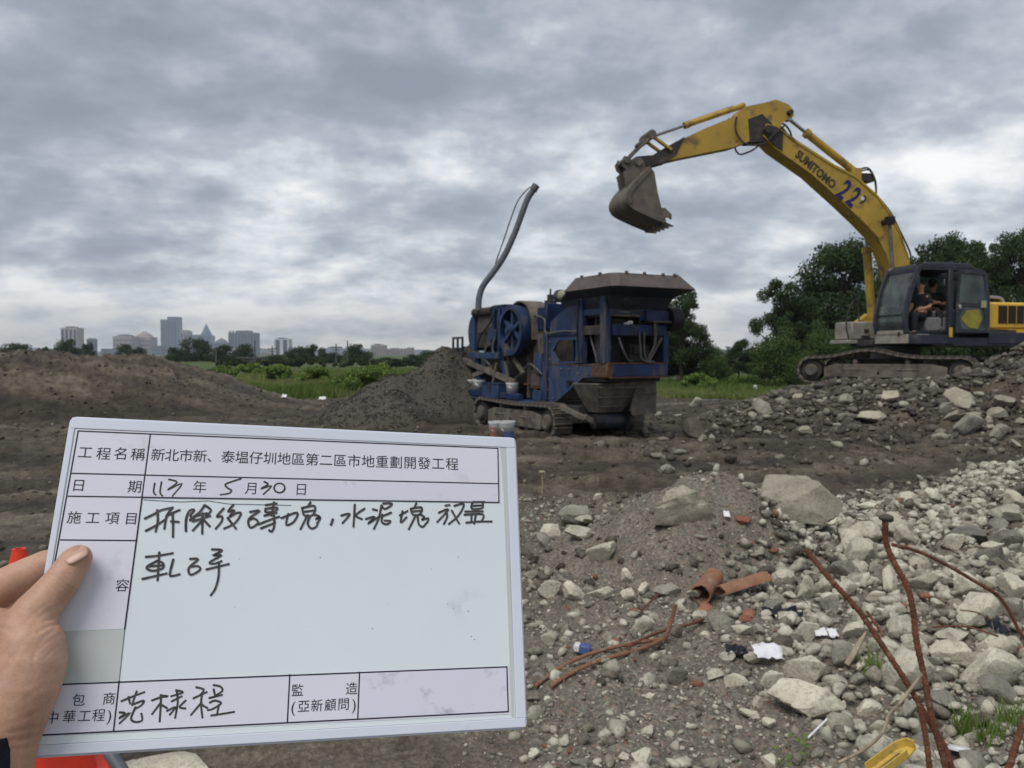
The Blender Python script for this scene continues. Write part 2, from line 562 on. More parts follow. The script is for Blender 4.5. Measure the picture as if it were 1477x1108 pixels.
def tone_mat(name, stops, sc=30.0, rough=0.95, bump=0.4):
    """for joined stones: each stone carries its own value in the attribute 'tone'"""
    m = bpy.data.materials.new(name)
    m.use_nodes = True
    t = m.node_tree
    bs = t.nodes['Principled BSDF']
    at_ = N(t, 'ShaderNodeAttribute', attribute_name='tone')
    col = ramp(t, at_.outputs['Fac'], stops, 'LINEAR')
    geo = N(t, 'ShaderNodeNewGeometry')
    a = N(t, 'ShaderNodeTexNoise', ins={'Scale': sc, 'Detail': 6.0, 'Roughness': 0.7})
    t.links.new(geo.outputs['Position'], a.inputs['Vector'])
    col = mixc(t, 1.0, col, ramp(t, a.outputs['Fac'], [(0.35, (0.5, 0.48, 0.44)), (0.55, (1, 1, 1))]), 'MULTIPLY')
    t.links.new(col, bs.inputs['Base Color'])
    bs.inputs['Roughness'].default_value = rough
    bs.inputs['Specular IOR Level'].default_value = 0.15
    if bump:
        bn = N(t, 'ShaderNodeBump', ins={'Strength': bump, 'Distance': 0.01})
        t.links.new(a.outputs['Fac'], bn.inputs['Height'])
        t.links.new(bn.outputs[0], bs.inputs['Normal'])
    return m


# ------------------------------------------------------------------ terrain
def _h(ix, iy, s):
    n = (ix.astype(np.int64) * 374761393 + iy.astype(np.int64) * 668265263 + s * 2147483647) & 0xFFFFFFFF
    n = ((n ^ (n >> 13)) * 1274126177) & 0xFFFFFFFF
    n = n ^ (n >> 16)
    return (n & 0xFFFFFF) / float(0xFFFFFF)


def vn(x, y, s=0):
    ix, iy = np.floor(x), np.floor(y)
    fx, fy = x - ix, y - iy
    fx = fx * fx * (3 - 2 * fx)
    fy = fy * fy * (3 - 2 * fy)
    a, b = _h(ix, iy, s), _h(ix + 1, iy, s)
    c, d = _h(ix, iy + 1, s), _h(ix + 1, iy + 1, s)
    return (a * (1 - fx) + b * fx) * (1 - fy) + (c * (1 - fx) + d * fx) * fy - 0.5


def fbm(x, y, o=5, s=0, g=0.5):
    r, a = 0, 1.0
    for i in range(o):
        r = r + a * vn(x * 2 ** i + 17.3 * i, y * 2 ** i - 9.1 * i, s + i)
        a *= g
    return r


def sst(a, b, x):
    t = np.clip((x - a) / (b - a), 0, 1)
    return t * t * (3 - 2 * t)


def mound(x, y, cx, cy, rx, ry, h, p=2.0, rot=0.0, wob=0.12, s=3):
    dx, dy = x - cx, y - cy
    c, q = math.cos(rot), math.sin(rot)
    u, v = (dx * c + dy * q) / rx, (-dx * q + dy * c) / ry
    r = np.sqrt(u * u + v * v) + wob * fbm(x * 0.8 / max(rx, .5) * 2, y * 2 * 0.8 / max(ry, .5), 3, s)
    return h * np.clip(1 - sst(0.0, 1.0, r) if p == 2.0 else 1 - sst(p, 1.0, r), 0, 1)


def zones(x, y):
    """how much each kind of ground there is: rubble near, excavator mound, left mound, heaps"""
    near = sst(9.4, 7.6, y + 0.5 * fbm(x * .7, y * .7, 3, 5)) * sst(-0.6, 0.4, x - 0.02 * y)
    exm = mound(x, y, 10.4, 17.4, 6.6, 5.8, 1.0, p=0.36)
    exm2 = mound(x, y, 11.9, 15.4, 3.2, 2.4, 0.92, p=0.25)
    lm = mound(x, y, -18.5, 22.6, 13.0, 5.6, 1.0, p=0.45, wob=0.16)
    hp = mound(x, y, -1.3, 19.4, 2.2, 2.5, 1.75, wob=0.35)
    hp2 = mound(x, y, -3.1, 17.9, 1.9, 1.7, 0.95, wob=0.25)
    return near, exm, exm2, lm, hp, hp2


def height(x, y):
    x = np.asarray(x, dtype=float)
    y = np.asarray(y, dtype=float)
    near, exm, exm2, lm, hp, hp2 = zones(x, y)
    far = sst(60, 30, y)
    site = sst(-4, 0.5, y) * far
    h = 0.10 * fbm(x * 0.25, y * 0.25, 3, 21) * site
    # churned mud with ruts that run mostly left to right
    w = y + 0.35 * np.sin(x * 0.5) + 0.6 * fbm(x * .3, y * .3, 2, 31)
    rut = fbm(x * 0.7, w * 3.2, 4, 41, 0.6)
    mud = sst(6.5, 9, y) * sst(34, 20, y)
    # ruts left by the crawlers
    for y0, sl, wb in ((9.3, .03, .3), (10.0, .03, .3), (11.6, -.05, .5), (12.4, -.05, .5), (14.2, .1, .6), (15.0, .1, .6), (8.6, .12, .3)):
        q = (y - y0 - sl * x - wb * 0.35 * np.sin(x * .45 + y0)) / .2
        g = np.exp(-q * q)
        h = h + (-0.075 * g + 0.04 * np.exp(-(np.abs(q) - 1.7) ** 2) + 0.018 * g * np.sin(x * 34)) * mud * (.5 + np.clip(fbm(x * .4, y * .4, 2, 9) + .3, 0, 1)) * (1 - np.clip(exm + lm, 0, 1))
    h = h + mud * 0.13 * rut * (1 - 0.7 * np.clip(exm + lm, 0, 1))
    h = h + site * 0.045 * fbm(x * 2.5, y * 2.5, 4, 51, 0.6)
    h = h + exm * 0.93 + np.clip(exm * 1.6, 0, 1) * 0.2 * fbm(x * 1.3, y * 1.3, 5, 61, 0.65) * (1 - 0.6 * sst(4.6, 3.0, np.sqrt(((x - 8.9) / 1.0) ** 2 + ((y - 18.6) / 1.0) ** 2) + 1.2)) + exm2
    h = h + lm * (1.5 + 0.26 * fbm(x * 0.8, y * 1.0, 6, 71, 0.6) + 0.2 * np.abs(fbm(x * 1.9, y * 1.5, 4, 73, 0.6)) - .05) + np.clip(hp, 0, 9) + hp2
    h = h + (hp + hp2 + exm2) * 0.08 * fbm(x * 3, y * 3, 4, 81)
    # near heaps
    h = h + mound(x, y, 1.55, 6.35, 1.45, 1.2, 0.62, wob=0.15) + mound(x, y, 6.3, 8.3, 3.0, 2.0, 0.55, wob=0.2)
    h = h + mound(x, y, 3.2, 4.9, 1.9, 1.3, 0.14, wob=0.2)
    h = h + near * (0.09 * fbm(x * 2.3, y * 2.3, 5, 91, 0.55) + 0.035 * fbm(x * 11, y * 11, 3, 95, 0.6))
    # clods
    cl = np.abs(fbm(x * 7, y * 7, 3, 99, 0.6))
    h = h + (1.6 * exm + 2.2 * lm + 0.9 * mud * (1 - near)) * 0.05 * (0.35 - cl) * sst(40, 25, y)
    return h


def hz_(x, y):
    return float(height(np.array([x]), np.array([y]))[0])


def gpt(px, py, guess=None):
    """the ground point seen at picture position (px, py)"""
    r = ray(px, py)
    t = 1.2 * 50 ** np.linspace(0, 1, 220)
    X, Y, Z = r.x * t, r.y * t, 1.6 + r.z * t
    below = np.nonzero(Z < height(X, Y))[0]
    i = below[0] if len(below) else len(t) - 1
    t = np.linspace(t[max(i - 1, 0)], t[i], 40)
    X, Y, Z = r.x * t, r.y * t, 1.6 + r.z * t
    below = np.nonzero(Z < height(X, Y))[0]
    i = below[0] if len(below) else len(t) - 1
    return Vector((X[i], Y[i], Z[i]))

# ------------------------------------------------------------------ ground sheet
def build_ground():
    ang = []
    a = -44.0
    while a < 44:
        ang.append(a)
        a += 0.14
    ang += list(np.arange(44, 66, 0.4)) + list(np.arange(66, 294, 4.0)) + list(np.arange(294, 316, 0.4))
    ang = np.radians(np.array(ang))
    rr = [0.5]
    while rr[-1] < 4100:
        r = rr[-1]
        rr.append(r * (1.0115 if r < 34 else 1.03 if r < 120 else 1.12))
    rr = np.array(rr)
    A, R = np.meshgrid(ang, rr)
    X, Y = R * np.sin(A), R * np.cos(A)
    Z = height(X, Y)
    Z = np.where(R > 300, -0.4, Z)
    # how far each spot lies below its surroundings (about half a metre round it)
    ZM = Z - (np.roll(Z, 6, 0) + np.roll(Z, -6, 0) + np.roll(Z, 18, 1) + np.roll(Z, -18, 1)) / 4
    V = np.stack([X.ravel(), Y.ravel(), Z.ravel()], 1)
    n, m = len(ang), len(rr)
    I, J = np.meshgrid(np.arange(m - 1), np.arange(n), indexing='ij')
    J2 = (J + 1) % n
    F = np.stack([I * n + J, (I + 1) * n + J, (I + 1) * n + J2, I * n + J2], -1).reshape(-1, 4)[:, ::-1]
    V = np.vstack([V, [[0, 0, hz_(0, 0)]]])
    x, y = V[:, 0], V[:, 1]
    near, exm, exm2, lm, hp, hp2 = zones(x, y)
    gr = sst(27.5, 31, y + 0.9 * fbm(x * .3, y * .3, 4, 7) + sst(-14, -9, -x) * 0 ) * sst(-999, -998, x)
    gr = gr * (1 - 0.8 * sst(-10.5, -14, x) * sst(60, 35, y))
    gr = gr * (0.55 + 0.9 * (fbm(x * .25, y * .12, 4, 13) + 0.5))
    grav = np.clip(hp / 0.4 + hp2 / 0.25, 0, 1)
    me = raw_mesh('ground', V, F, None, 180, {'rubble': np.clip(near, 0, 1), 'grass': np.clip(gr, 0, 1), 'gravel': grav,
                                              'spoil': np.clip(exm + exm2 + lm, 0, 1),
                                              'lowness': np.clip(.5 - 7 * np.append(ZM.ravel(), 0), 0, 1) * sst(6, 8.5, y) * sst(40, 25, y)})
    m_ = bpy.data.materials.new('churned_earth')
    m_.use_nodes = True
    t = m_.node_tree
    bs = t.nodes['Principled BSDF']
    geo = N(t, 'ShaderNodeNewGeometry')
    P = geo.outputs['Position']

    def noise(sc, det=8.0, ro=0.62, vec=P):
        q = N(t, 'ShaderNodeTexNoise', ins={'Scale': sc, 'Detail': det, 'Roughness': ro})
        t.links.new(vec, q.inputs['Vector'])
        return q.outputs['Fac']
    mpn = N(t, 'ShaderNodeMapping')
    mpn.inputs['Scale'].default_value = (0.45, 1.6, 1)
    t.links.new(P, mpn.inputs[0])
    big = noise(0.7, 8, 0.6, mpn.outputs[0])
    mid = noise(5)
    fine = noise(38)
    earth = ramp(t, big, [(0.34, (0.062, 0.052, 0.039)), (0.5, (0.122, 0.104, 0.078)), (0.63, (0.2, 0.175, 0.135))])
    earth = mixc(t, 1.0, earth, ramp(t, mid, [(0.34, (0.55, 0.53, 0.5)), (0.55, (1, 1, 1)), (0.72, (1.25, 1.22, 1.18))]), 'MULTIPLY')
    earth = mixc(t, 1.0, earth, ramp(t, fine, [(0.36, (0.6, 0.58, 0.55)), (0.56, (1, 1, 1)), (0.74, (1.5, 1.48, 1.42))]), 'MULTIPLY')
    vor = N(t, 'ShaderNodeTexVoronoi', ins={'Scale': 75.0})
    t.links.new(P, vor.inputs['Vector'])
    rub = ramp(t, fine, [(0.34, (0.11, 0.096, 0.072)), (0.5, (0.215, 0.192, 0.15)), (0.66, (0.4, 0.37, 0.3))])
    rub = mixc(t, ramp(t, mid, [(0.4, (0.75,) * 3), (0.62, (0.1,) * 3)]), rub, (0.125, 0.11, 0.088))
    vcol = mixc(t, 0.45, rub, ramp(t, N_sep(t, vor.outputs['Color']), [(0.0, (0.07, 0.06, 0.05)), (0.6, (0.17, 0.155, 0.13)), (0.85, (0.3, 0.28, 0.24)), (0.97, (0.36, 0.2, 0.14))]))
    a1 = N(t, 'ShaderNodeAttribute', attribute_name='rubble')
    a2 = N(t, 'ShaderNodeAttribute', attribute_name='grass')
    a3 = N(t, 'ShaderNodeAttribute', attribute_name='gravel')
    a4 = N(t, 'ShaderNodeAttribute', attribute_name='spoil')
    c = mixc(t, a1.outputs['Fac'], earth, vcol)
    a5 = N(t, 'ShaderNodeAttribute', attribute_name='lowness')
    c = mixc(t, math_node(t, 'MULTIPLY', a5.outputs['Fac'], 0.8), c, mixc(t, 1.0, c, (0.42, 0.4, 0.38), 'MULTIPLY'))  # ground colour goes darker where a spot lies below its surroundings
    spo = mixc(t, 1.0, earth, (0.9, 0.88, 0.86), 'MULTIPLY')
    c = mixc(t, a4.outputs['Fac'], c, spo)
    gcol = ramp(t, fine, [(0.36, (0.05, 0.045, 0.037)), (0.6, (0.11, 0.1, 0.083))])
    c = mixc(t, a3.outputs['Fac'], c, gcol)
    grs = ramp(t, noise(0.9), [(0.35, (0.045, 0.07, 0.018)), (0.6, (0.085, 0.12, 0.035))])
    c = mixc(t, a2.outputs['Fac'], c, grs)
    t.links.new(c, bs.inputs['Base Color'])
    # darker patches are a little glossier
    t.links.new(ramp(t, big, [(0.36, (0.62,) * 3), (0.5, (0.95,) * 3)]), bs.inputs['Roughness'])
    bs.inputs['Specular IOR Level'].default_value = 0.2
    bn = N(t, 'ShaderNodeBump', ins={'Strength': 0.9, 'Distance': 0.03})
    hgt = math_node(t, 'ADD', math_node(t, 'MULTIPLY', mid, 1.0), math_node(t, 'MULTIPLY', fine, 0.5))
    hgt = math_node(t, 'SUBTRACT', hgt, math_node(t, 'MULTIPLY', vor.outputs['Distance'], 0.2))
    t.links.new(hgt, bn.inputs['Height'])
    t.links.new(bn.outputs[0], bs.inputs['Normal'])
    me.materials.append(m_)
    # close the hole round the viewer's feet
    bm = bmesh.new()
    bm.from_mesh(me)
    bm.verts.ensure_lookup_table()
    c0 = bm.verts[len(bm.verts) - 1]
    for j in range(n):
        f = bm.faces.new((c0, bm.verts[(j + 1) % n], bm.verts[j]))
        f.smooth = True
    bm.to_mesh(me)
    bm.free()
    link_mesh('ground', me, kind='structure')


def N_sep(t, colsock):
    q = N(t, 'ShaderNodeSeparateColor')
    t.links.new(colsock, q.inputs[0])
    return q.outputs[0]


build_ground()

# distant hills
def hills():
    V, F = [], []
    n = 160
    for i in range(n + 1):
        a = math.radians(-60 + 120 * i / n)
        h = 14 + 30 * max(0, float(fbm(np.array([i * .11]), np.array([3.3]), 4, 5)[0]) + 0.35) + 5 * float(fbm(np.array([i * .9]), np.array([1.0]), 3, 8)[0])
        for r, z in ((3500, -3), (3700, h * .5), (3850, h), (4000, -3)):
            V.append((r * math.sin(a), r * math.cos(a), z))
    for i in range(n):
        for k in range(3):
            a, b = i * 4 + k, (i + 1) * 4 + k
            F.append((a, b, b + 1, a + 1))
    me = raw_mesh('hills', V, F, pmat('far_forest', (0.05, 0.075, 0.04), (0.035, 0.055, 0.03), 0.01, 1.0), 180)
    link_mesh('hills', me, kind='structure')


hills()

# ------------------------------------------------------------------ skyline
CB = {
    'pale': pmat('pale_tile_facade', (0.42, 0.38, 0.36), (0.36, 0.33, 0.31), 0.05, 0.8),
    'pink': pmat('pinkish_facade', (0.36, 0.29, 0.27), (0.3, 0.25, 0.235), 0.05, 0.8),
    'glass': pmat('blue_glass_facade', (0.09, 0.15, 0.19), (0.07, 0.12, 0.16), 0.03, 0.3),
    'slate': pmat('slate_facade', (0.14, 0.165, 0.19), (0.11, 0.13, 0.155), 0.05, 0.7),
    'white': pmat('white_facade', (0.6, 0.6, 0.58), (0.5, 0.5, 0.49), 0.05, 0.8),
    'win': pmat('dark_window_band', (0.05, 0.06, 0.075), None, 0.2, 0.35),
    'roof': pmat('grey_roof', (0.16, 0.16, 0.165), None, 0.2, 0.9),
}


def tower(px0, px1, ytop, d, key, label, cat='building', style='h', top=None, depth=None, steps=None, grp=None, nb=None):
    x0, x1 = (px0 - 738.5) / FPX * d, (px1 - 738.5) / FPX * d
    H = 1.6 + (511 - ytop) / FPX * d + 0.6
    w = x1 - x0
    dp = depth or w * 0.8
    Mx = frame(((x0 + x1) / 2, d + dp / 2, -0.4), 0)
    root = empty('city_building' if cat == 'building' else 'city_tower', Mx, label, cat, grp)
    b = MB(Mx)
    secs = steps or [(0, 1, 1.0)]
    for (a, c, hh) in secs:
        b.box(-w / 2 + a * w, -w / 2 + c * w, -dp / 2 + (0.3 if hh < 1 else 0), dp / 2, 0, H * hh)
    b.build('facade', CB[key], root, smooth=0)
    for (a, c, hh) in secs:
        X0, X1 = -w / 2 + a * w, -w / 2 + c * w
        y = -dp / 2 + (0.3 if hh < 1 else 0)
        if style == 'v':
            k = nb or 4
            for i in range(k):
                q = MB(Mx)
                cx_ = X0 + (X1 - X0) * (i + 0.5) / k
                q.box(cx_ - (X1 - X0) / k * .26, cx_ + (X1 - X0) / k * .26, y - .35, y + .2, H * hh * .04, H * hh * .93)
                q.build('window_band', CB['win'], root, smooth=0)
        elif style == 'h':
            k = nb or max(3, int(H * hh / 9))
            for i in range(k):
                q = MB(Mx)
                z = H * hh * (0.06 + 0.88 * (i + 0.3) / k)
                q.box(X0 + (X1 - X0) * .07, X1 - (X1 - X0) * .07, y - .3, y + .2, z, z + H * hh * .88 / k * .42)
                q.build('window_band', CB['win'], root, smooth=0)
        elif style == 'g':
            k, r = nb or 4, max(4, int(H * hh / 10))
            q = MB(Mx)
            for i in range(k):
                for j in range(r):
                    cx_ = X0 + (X1 - X0) * (i + 0.5) / k
                    z = H * hh * (0.06 + 0.88 * j / r)
                    q.box(cx_ - (X1 - X0) / k * .3, cx_ + (X1 - X0) / k * .3, y - .3, y + .2, z, z + H * hh * .88 / r * .5)
            put(q.build('windows', CB['win'], root, smooth=0), kind='stuff')
    if top:
        q = MB(Mx)
        top(q, w, dp, H)
        q.build('roof', CB['roof'] if top not in (spire, barrel) else CB[key], root, smooth=30)
    return root


def plant(q, w, dp, H):
    q.box(-w * .3, w * .1, -dp * .2, dp * .2, H, H + w * .09)
    q.box(w * .2, w * .3, -dp * .2, dp * .2, H, H + w * .06)
    q.cyl((-w * .45, 0, H), (-w * .45, 0, H + w * .16), w * .012, n=6)


def spire(q, w, dp, H):
    q.cyl((0, 0, H - 1), (0, 0, H + w * .38), w * .48, w * .26, n=8)
    q.cyl((0, 0, H + w * .38), (0, 0, H + w * .85), w * .26, w * .02, n=8)


def barrel(q, w, dp, H):
    q.cyl((0, 0, H - 1), (0, 0, H + w * .16), w * .46, w * .34, n=12)
    q.cyl((0, 0, H + w * .16), (0, 0, H + w * .32), w * .3, w * .06, n=12)


def crown(q, w, dp, H):
    for i in range(8):
        x = -w / 2 + w * (i + .5) / 8
        q.box(x - w * .03, x + w * .03, -dp / 2 + .5, -dp / 2 + 3, H, H + w * .07)
    q.box(-w * .22, w * .22, -dp * .2, dp * .2, H, H + w * .09)


def slab(q, w, dp, H):
    q.box(-w * .08, w / 2, -dp / 2 + .5, dp / 2, H, H + w * .16)


tower(88.5, 112, 473, 1500, 'pale', 'grey-beige tower with dark vertical window strips, leftmost of the skyline', 'tower', 'v', plant, nb=4)
tower(125.5, 136.5, 489, 1600, 'slate', 'narrow slate tower right of the leftmost striped tower', 'tower', 'h', plant, nb=4)
tower(146, 165, 503, 1700, 'slate', 'low slate block left of the wide pinkish blocks', style='h', nb=2)
tower(163.5, 191, 485, 2000, 'pink', 'wide pinkish block with flat roof, left one of the joined pair', style='g', top=plant, nb=6)
tower(191, 218, 486.5, 2050, 'pink', 'wide pinkish block with a low drum-shaped roof', style='g', top=barrel, nb=6)
tower(218, 233, 499, 1900, 'slate', 'low grey block at the left foot of the tallest glass tower', style='h', nb=3)
tower(232.5, 256, 461, 2500, 'glass', 'tallest blue glass tower of the skyline with a raised right side', 'tower', 'v', slab, nb=5)
tower(261, 274, 477.5, 2400, 'pink', 'narrow pinkish tower just right of the tallest glass tower', 'tower', 'v', plant, nb=3)
tower(274, 287, 483, 2500, 'slate', 'bluish block between the narrow pinkish tower and the pointed tower', style='h', nb=4)
tower(285.5, 305, 484, 2400, 'glass', 'tower with stepped pyramid top and spire', 'tower', 'v', spire, nb=4)
tower(307.5, 327, 494, 2200, 'slate', 'grey building with a stepped domed roof right of the pointed tower', style='h', top=barrel, nb=3)
tower(330, 366, 480, 1900, 'slate', 'broad dark blue-grey block with a row of posts on its roof', style='v', top=crown, nb=8)
tower(306, 345, 503, 1500, 'pale', 'long low pale hall in front of the domed building', style='h', nb=2)
tower(395.5, 417, 489, 1500, 'white', 'white apartment tower with one dark vertical strip', 'tower', 'v', plant, nb=2)
tower(535, 556, 498, 1300, 'pink', 'pinkish-brown apartment block, left of the pair left of the crusher', style='g', top=plant, nb=5)
tower(556, 594, 502, 1350, 'pink', 'long pinkish-brown apartment block with stepped ends left of the crusher', style='g',
      steps=[(0, .2, .88), (.2, .42, 1.0), (.42, .82, .93), (.82, 1, 1.05)], nb=3)
tower(627, 638, 505, 1300, 'slate', 'small grey tower just left of the blue crusher', 'tower', 'h', nb=3)
tower(376, 393, 509, 1500, 'pale', 'low pale block left of the white apartment tower', style='h', nb=2)
tower(600, 625, 510.0, 1500, 'pale', 'low pale roofline behind the trees left of the crusher', style='h', nb=1)
tower(460, 497, 500.5, 3300, 'slate', 'faint bluish ridge of towers far behind the utility poles', style='v', nb=6, steps=[(0, .35, .75), (.35, .75, 1), (.75, 1, .8)])

# small shed in front
shM = frame((-40.5, 120, 0), 0.1)
sh = empty('site_shed', shM, 'small low grey shed behind the green weeds on the left', 'shed')
q = MB(shM); q.box(-1.6, 1.6, -1, 1, -.1, 1.0); q.box(1.6, 2.6, -1, 1, -.1, .7); q.build('wall', M['hose'], sh)
q = MB(shM); q.box(-1.8, 1.8, -1.2, 1.2, 1.0, 1.12); q.build('roof', CB['roof'], sh)
q = MB(shM); q.box(-.4, .3, -1.03, -.95, 0, .8); q.build('door', M['dark'], sh)

# utility poles
def pole(px, ytop, d, arm, label):
    X = (px - 738.5) / FPX * d
    H = 1.6 + (511 - ytop) / FPX * d
    Mx = frame((X, d, hz_(X, d) - .1), 0.3)
    r = empty('utility_pole', Mx, label, 'pole')
    q = MB(Mx); q.cyl((0, 0, 0), (0, 0, H), .11, .08, n=8); q.build('post', M['hose'], r)
    if arm:
        q = MB(Mx); q.box(-.75, .75, -.05, .05, H - .55, H - .42); q.box(-.5, .5, -.05, .05, H - .95, H - .85); q.build('crossarm', M['dark'], r)


pole(485, 495, 112, True, 'utility pole with a crossarm behind the green weeds')
pole(501.5, 490.5, 108, False, 'taller bare pole right of the pole with the crossarm')
pole(312, 503, 100, False, 'pale bare pole left of the shed')
pole(368, 490, 118, False, 'thin dark pole beside the shed and the dark trees')
pole(393, 498, 130, True, 'short utility pole just left of the white apartment tower')

# ------------------------------------------------------------------ vegetation
def leaf_mat(name, c1, c2, c3):
    m = bpy.data.materials.new(name)
    m.use_nodes = True
    t = m.node_tree
    bs = t.nodes['Principled BSDF']
    a = N(t, 'ShaderNodeAttribute', attribute_name='tone')
    col = ramp(t, a.outputs['Fac'], [(0.0, c1), (0.5, c2), (1.0, c3)])
    t.links.new(col, bs.inputs['Base Color'])
    bs.inputs['Roughness'].default_value = 0.65
    bs.inputs['Specular IOR Level'].default_value = 0.25
    tr = N(t, 'ShaderNodeBsdfTranslucent')
    t.links.new(col, tr.inputs[0])
    mx = N(t, 'ShaderNodeMixShader', ins={0: 0.25})
    t.links.new(bs.outputs[0], mx.inputs[1])
    t.links.new(tr.outputs[0], mx.inputs[2])
    t.links.new(mx.outputs[0], t.nodes['Material Output'].inputs[0])
    return m


LEAF = leaf_mat('tree_leaves', (0.022, 0.042, 0.014), (0.04, 0.07, 0.022), (0.075, 0.11, 0.035))
LEAF_L = leaf_mat('light_leaves', (0.04, 0.075, 0.02), (0.07, 0.115, 0.03), (0.11, 0.15, 0.045))
WEED = leaf_mat('weed_leaves', (0.085, 0.15, 0.028), (0.14, 0.22, 0.042), (0.2, 0.27, 0.065))
FARLEAF = leaf_mat('far_leaves', (0.02, 0.038, 0.014), (0.036, 0.06, 0.02), (0.06, 0.09, 0.03))
GRASS = leaf_mat('grass_blades', (0.07, 0.115, 0.022), (0.12, 0.175, 0.035), (0.22, 0.23, 0.09))


def leaves(centers, radii, n, size, rs, flat=0.75):
    """n leaf clumps of two crossing faces spread through blobs; returns V, F, tone"""
    centers, radii = np.array(centers), np.array(radii)
    w = radii ** 2
    idx = rs.choice(len(centers), n, p=w / w.sum())
    d = rs.normal(size=(n, 3))
    d /= np.linalg.norm(d, axis=1)[:, None]
    r = rs.uniform(0.2, 1.25, n) ** 0.5 + 0.12 * rs.normal(size=n)
    P = centers[idx] + d * (radii[idx] * r)[:, None] * np.array([1, 1, flat])
    a = rs.normal(size=(n, 3)); a /= np.linalg.norm(a, axis=1)[:, None]
    b = np.cross(a, d + 0.8 * rs.normal(size=(n, 3))); b /= np.linalg.norm(b, axis=1)[:, None]
    s = size * rs.uniform(0.6, 1.35, n)[:, None]
    c1 = P - a * s - b * s * .1
    c2 = P + b * s * .55
    c3 = P + a * s
    c4 = P - b * s * .5
    V = np.stack([c1, c2, c3, c4], 1).reshape(-1, 3)
    F = np.arange(4 * n).reshape(n, 4)
    blob = rs.uniform(0, 1, len(centers))
    tone = np.clip(blob[idx] * 0.5 + rs.uniform(0, 0.55, n), 0, 1)
    return V, F, np.repeat(tone, 4)


def tree_meshes(seed, H, W, nleaf, lsize, mat, trunk_h=0.28, sparse=False, nblob=46, bushy=False):
    rs = np.random.RandomState(seed)
    rnd = random.Random(seed)
    C_, R_ = [], []
    for i in range(nblob):
        t = rs.uniform(0, 1)
        z = H * (trunk_h + (1 - trunk_h) * (0.08 + 0.86 * t))
        if bushy:
            t = rs.uniform(0, 1) ** 1.5
            z = H * (.06 + .8 * t)
            env = W / 2 * math.sqrt(max(.05, 1 - (t * .95) ** 2))
        else:
            env = W / 2 * max(.2, math.sin(PI * min(1, 0.2 + 0.74 * t) ** 0.85)) ** 0.6
        th = rs.uniform(0, 2 * PI)
        rr = env * math.sqrt(rs.uniform(0.08, 1)) * rs.uniform(.78, 1.1)
        C_.append((rr * math.cos(th), rr * math.sin(th), z))
        R_.append(W * rs.uniform(.06, .15) * (0.85 if sparse else 1) * (1.2 if bushy else 1))
    V, F, tone = leaves(C_, R_, nleaf, lsize, rs)
    crown_me = raw_mesh('crown', V, F, mat, None, {'tone': tone})
    b = MB()
    b.tube([(0, 0, -.3), (.02 * W, 0, H * .2), (-.02 * W, .02 * W, H * .45), (0, 0, H * .75)], H * .028, n=7, taper=H * .008, smooth_sub=3)
    for i in range(0, nblob, 2):
        c = Vector(C_[i])
        z0 = min(c.z * .72, H * .62)
        s0 = Vector((0, 0, z0))
        mid = s0.lerp(c, .5) + Vector((rnd.uniform(-.1, .1) * W * .3, rnd.uniform(-.1, .1) * W * .3, -.03 * H))
        b.tube([s0, mid, c], H * .009, n=5, taper=H * .003)
    bm_v = b.v
    tm = raw_mesh('trunk', [tuple(v) for v in b.v], b.f, M['bark'], 60)
    return crown_me, tm


def place_tree(name, meshes, x, y, sc, rz, label, group=None, sx=1.0):
    Mx = Matrix.Translation((x, y, hz_(x, y) if y < 300 else -.4)) @ Matrix.Rotation(rz, 4, 'Z') @ Matrix.Diagonal((sc * sx, sc * sx, sc, 1))
    r = bpy.data.objects.new(name, None)
    COL.objects.link(r)
    r.matrix_world = Mx
    put(r, label, 'tree', group)
    link_mesh('crown', meshes[0], r)
    link_mesh('trunk', meshes[1], r)
    return r


tA = tree_meshes(1, 8, 7.2, 30000, .1, LEAF, .12, nblob=95)
tB = tree_meshes(2, 8, 5.6, 17000, .095, LEAF, .2, sparse=True, nblob=56)
tC = tree_meshes(3, 5, 4.8, 20000, .08, LEAF_L, .02, nblob=70, bushy=True)
tD = tree_meshes(4, 8, 6.0, 26000, .1, LEAF, .06, nblob=90)


def TT(px, ytop, d, meshes, mh, rz, label, wpx=None, mw=None, name='broadleaf_tree', group=None):
    X = (px - 738.5) / FPX * d
    H = 1.6 + (511 - ytop) / FPX * d - hz_(X, d)
    sc = H / mh
    sx = 1.0
    if wpx:
        sx = (wpx / FPX * d) / (mw * sc)
    return place_tree(name, meshes, X, d, sc, rz, label, group, sx)


TT(1130, 400, 41, tB, 8, .3, 'loose open-crowned tree at the left end of the wood behind the excavator', 92, 5.6)
TT(1213, 348, 45, tA, 8, 1.2, 'tall dense tree directly behind the excavator boom', 150, 7.2)
TT(1172, 402, 47, tD, 8, 2.0, 'dark mid-height tree between the loose left tree and the tall one by the boom', 110, 6.0)
TT(1122, 478, 37, tC, 4.3, .5, 'light green rounded bushy tree in front of the loose left tree', 84, 4.8)
TT(1186, 470, 38, tC, 4.3, 2.5, 'green bushy tree just above the left end of the excavator track', 80, 4.8)
TT(1350, 334, 46, tD, 8, 3.0, 'tall tree rising above the excavator cab', 120, 6.0)
TT(1298, 372, 49, tA, 8, 4.0, 'tree whose crown fills the gap between the boom and the cab', 100, 7.2)
TT(1412, 341, 47, tB, 8, 5.2, 'thin-crowned tree between the cab tree and the right edge tree', 90, 5.6)
TT(1468, 331, 44, tA, 8, .9, 'tall dense tree at the right edge above the yellow engine hood', 110, 7.2)
TT(1395, 425, 50, tD, 8, 2.2, 'low dark tree filling the wood behind the cab roof', 160, 6.0)
TT(1500, 420, 43, tD, 8, 1.7, 'dark tree partly cut off by the right edge behind the hood', 110, 6.0)
TT(1240, 440, 49, tD, 8, .2, 'low dark tree filling the wood behind the beige deck box', 150, 6.0)
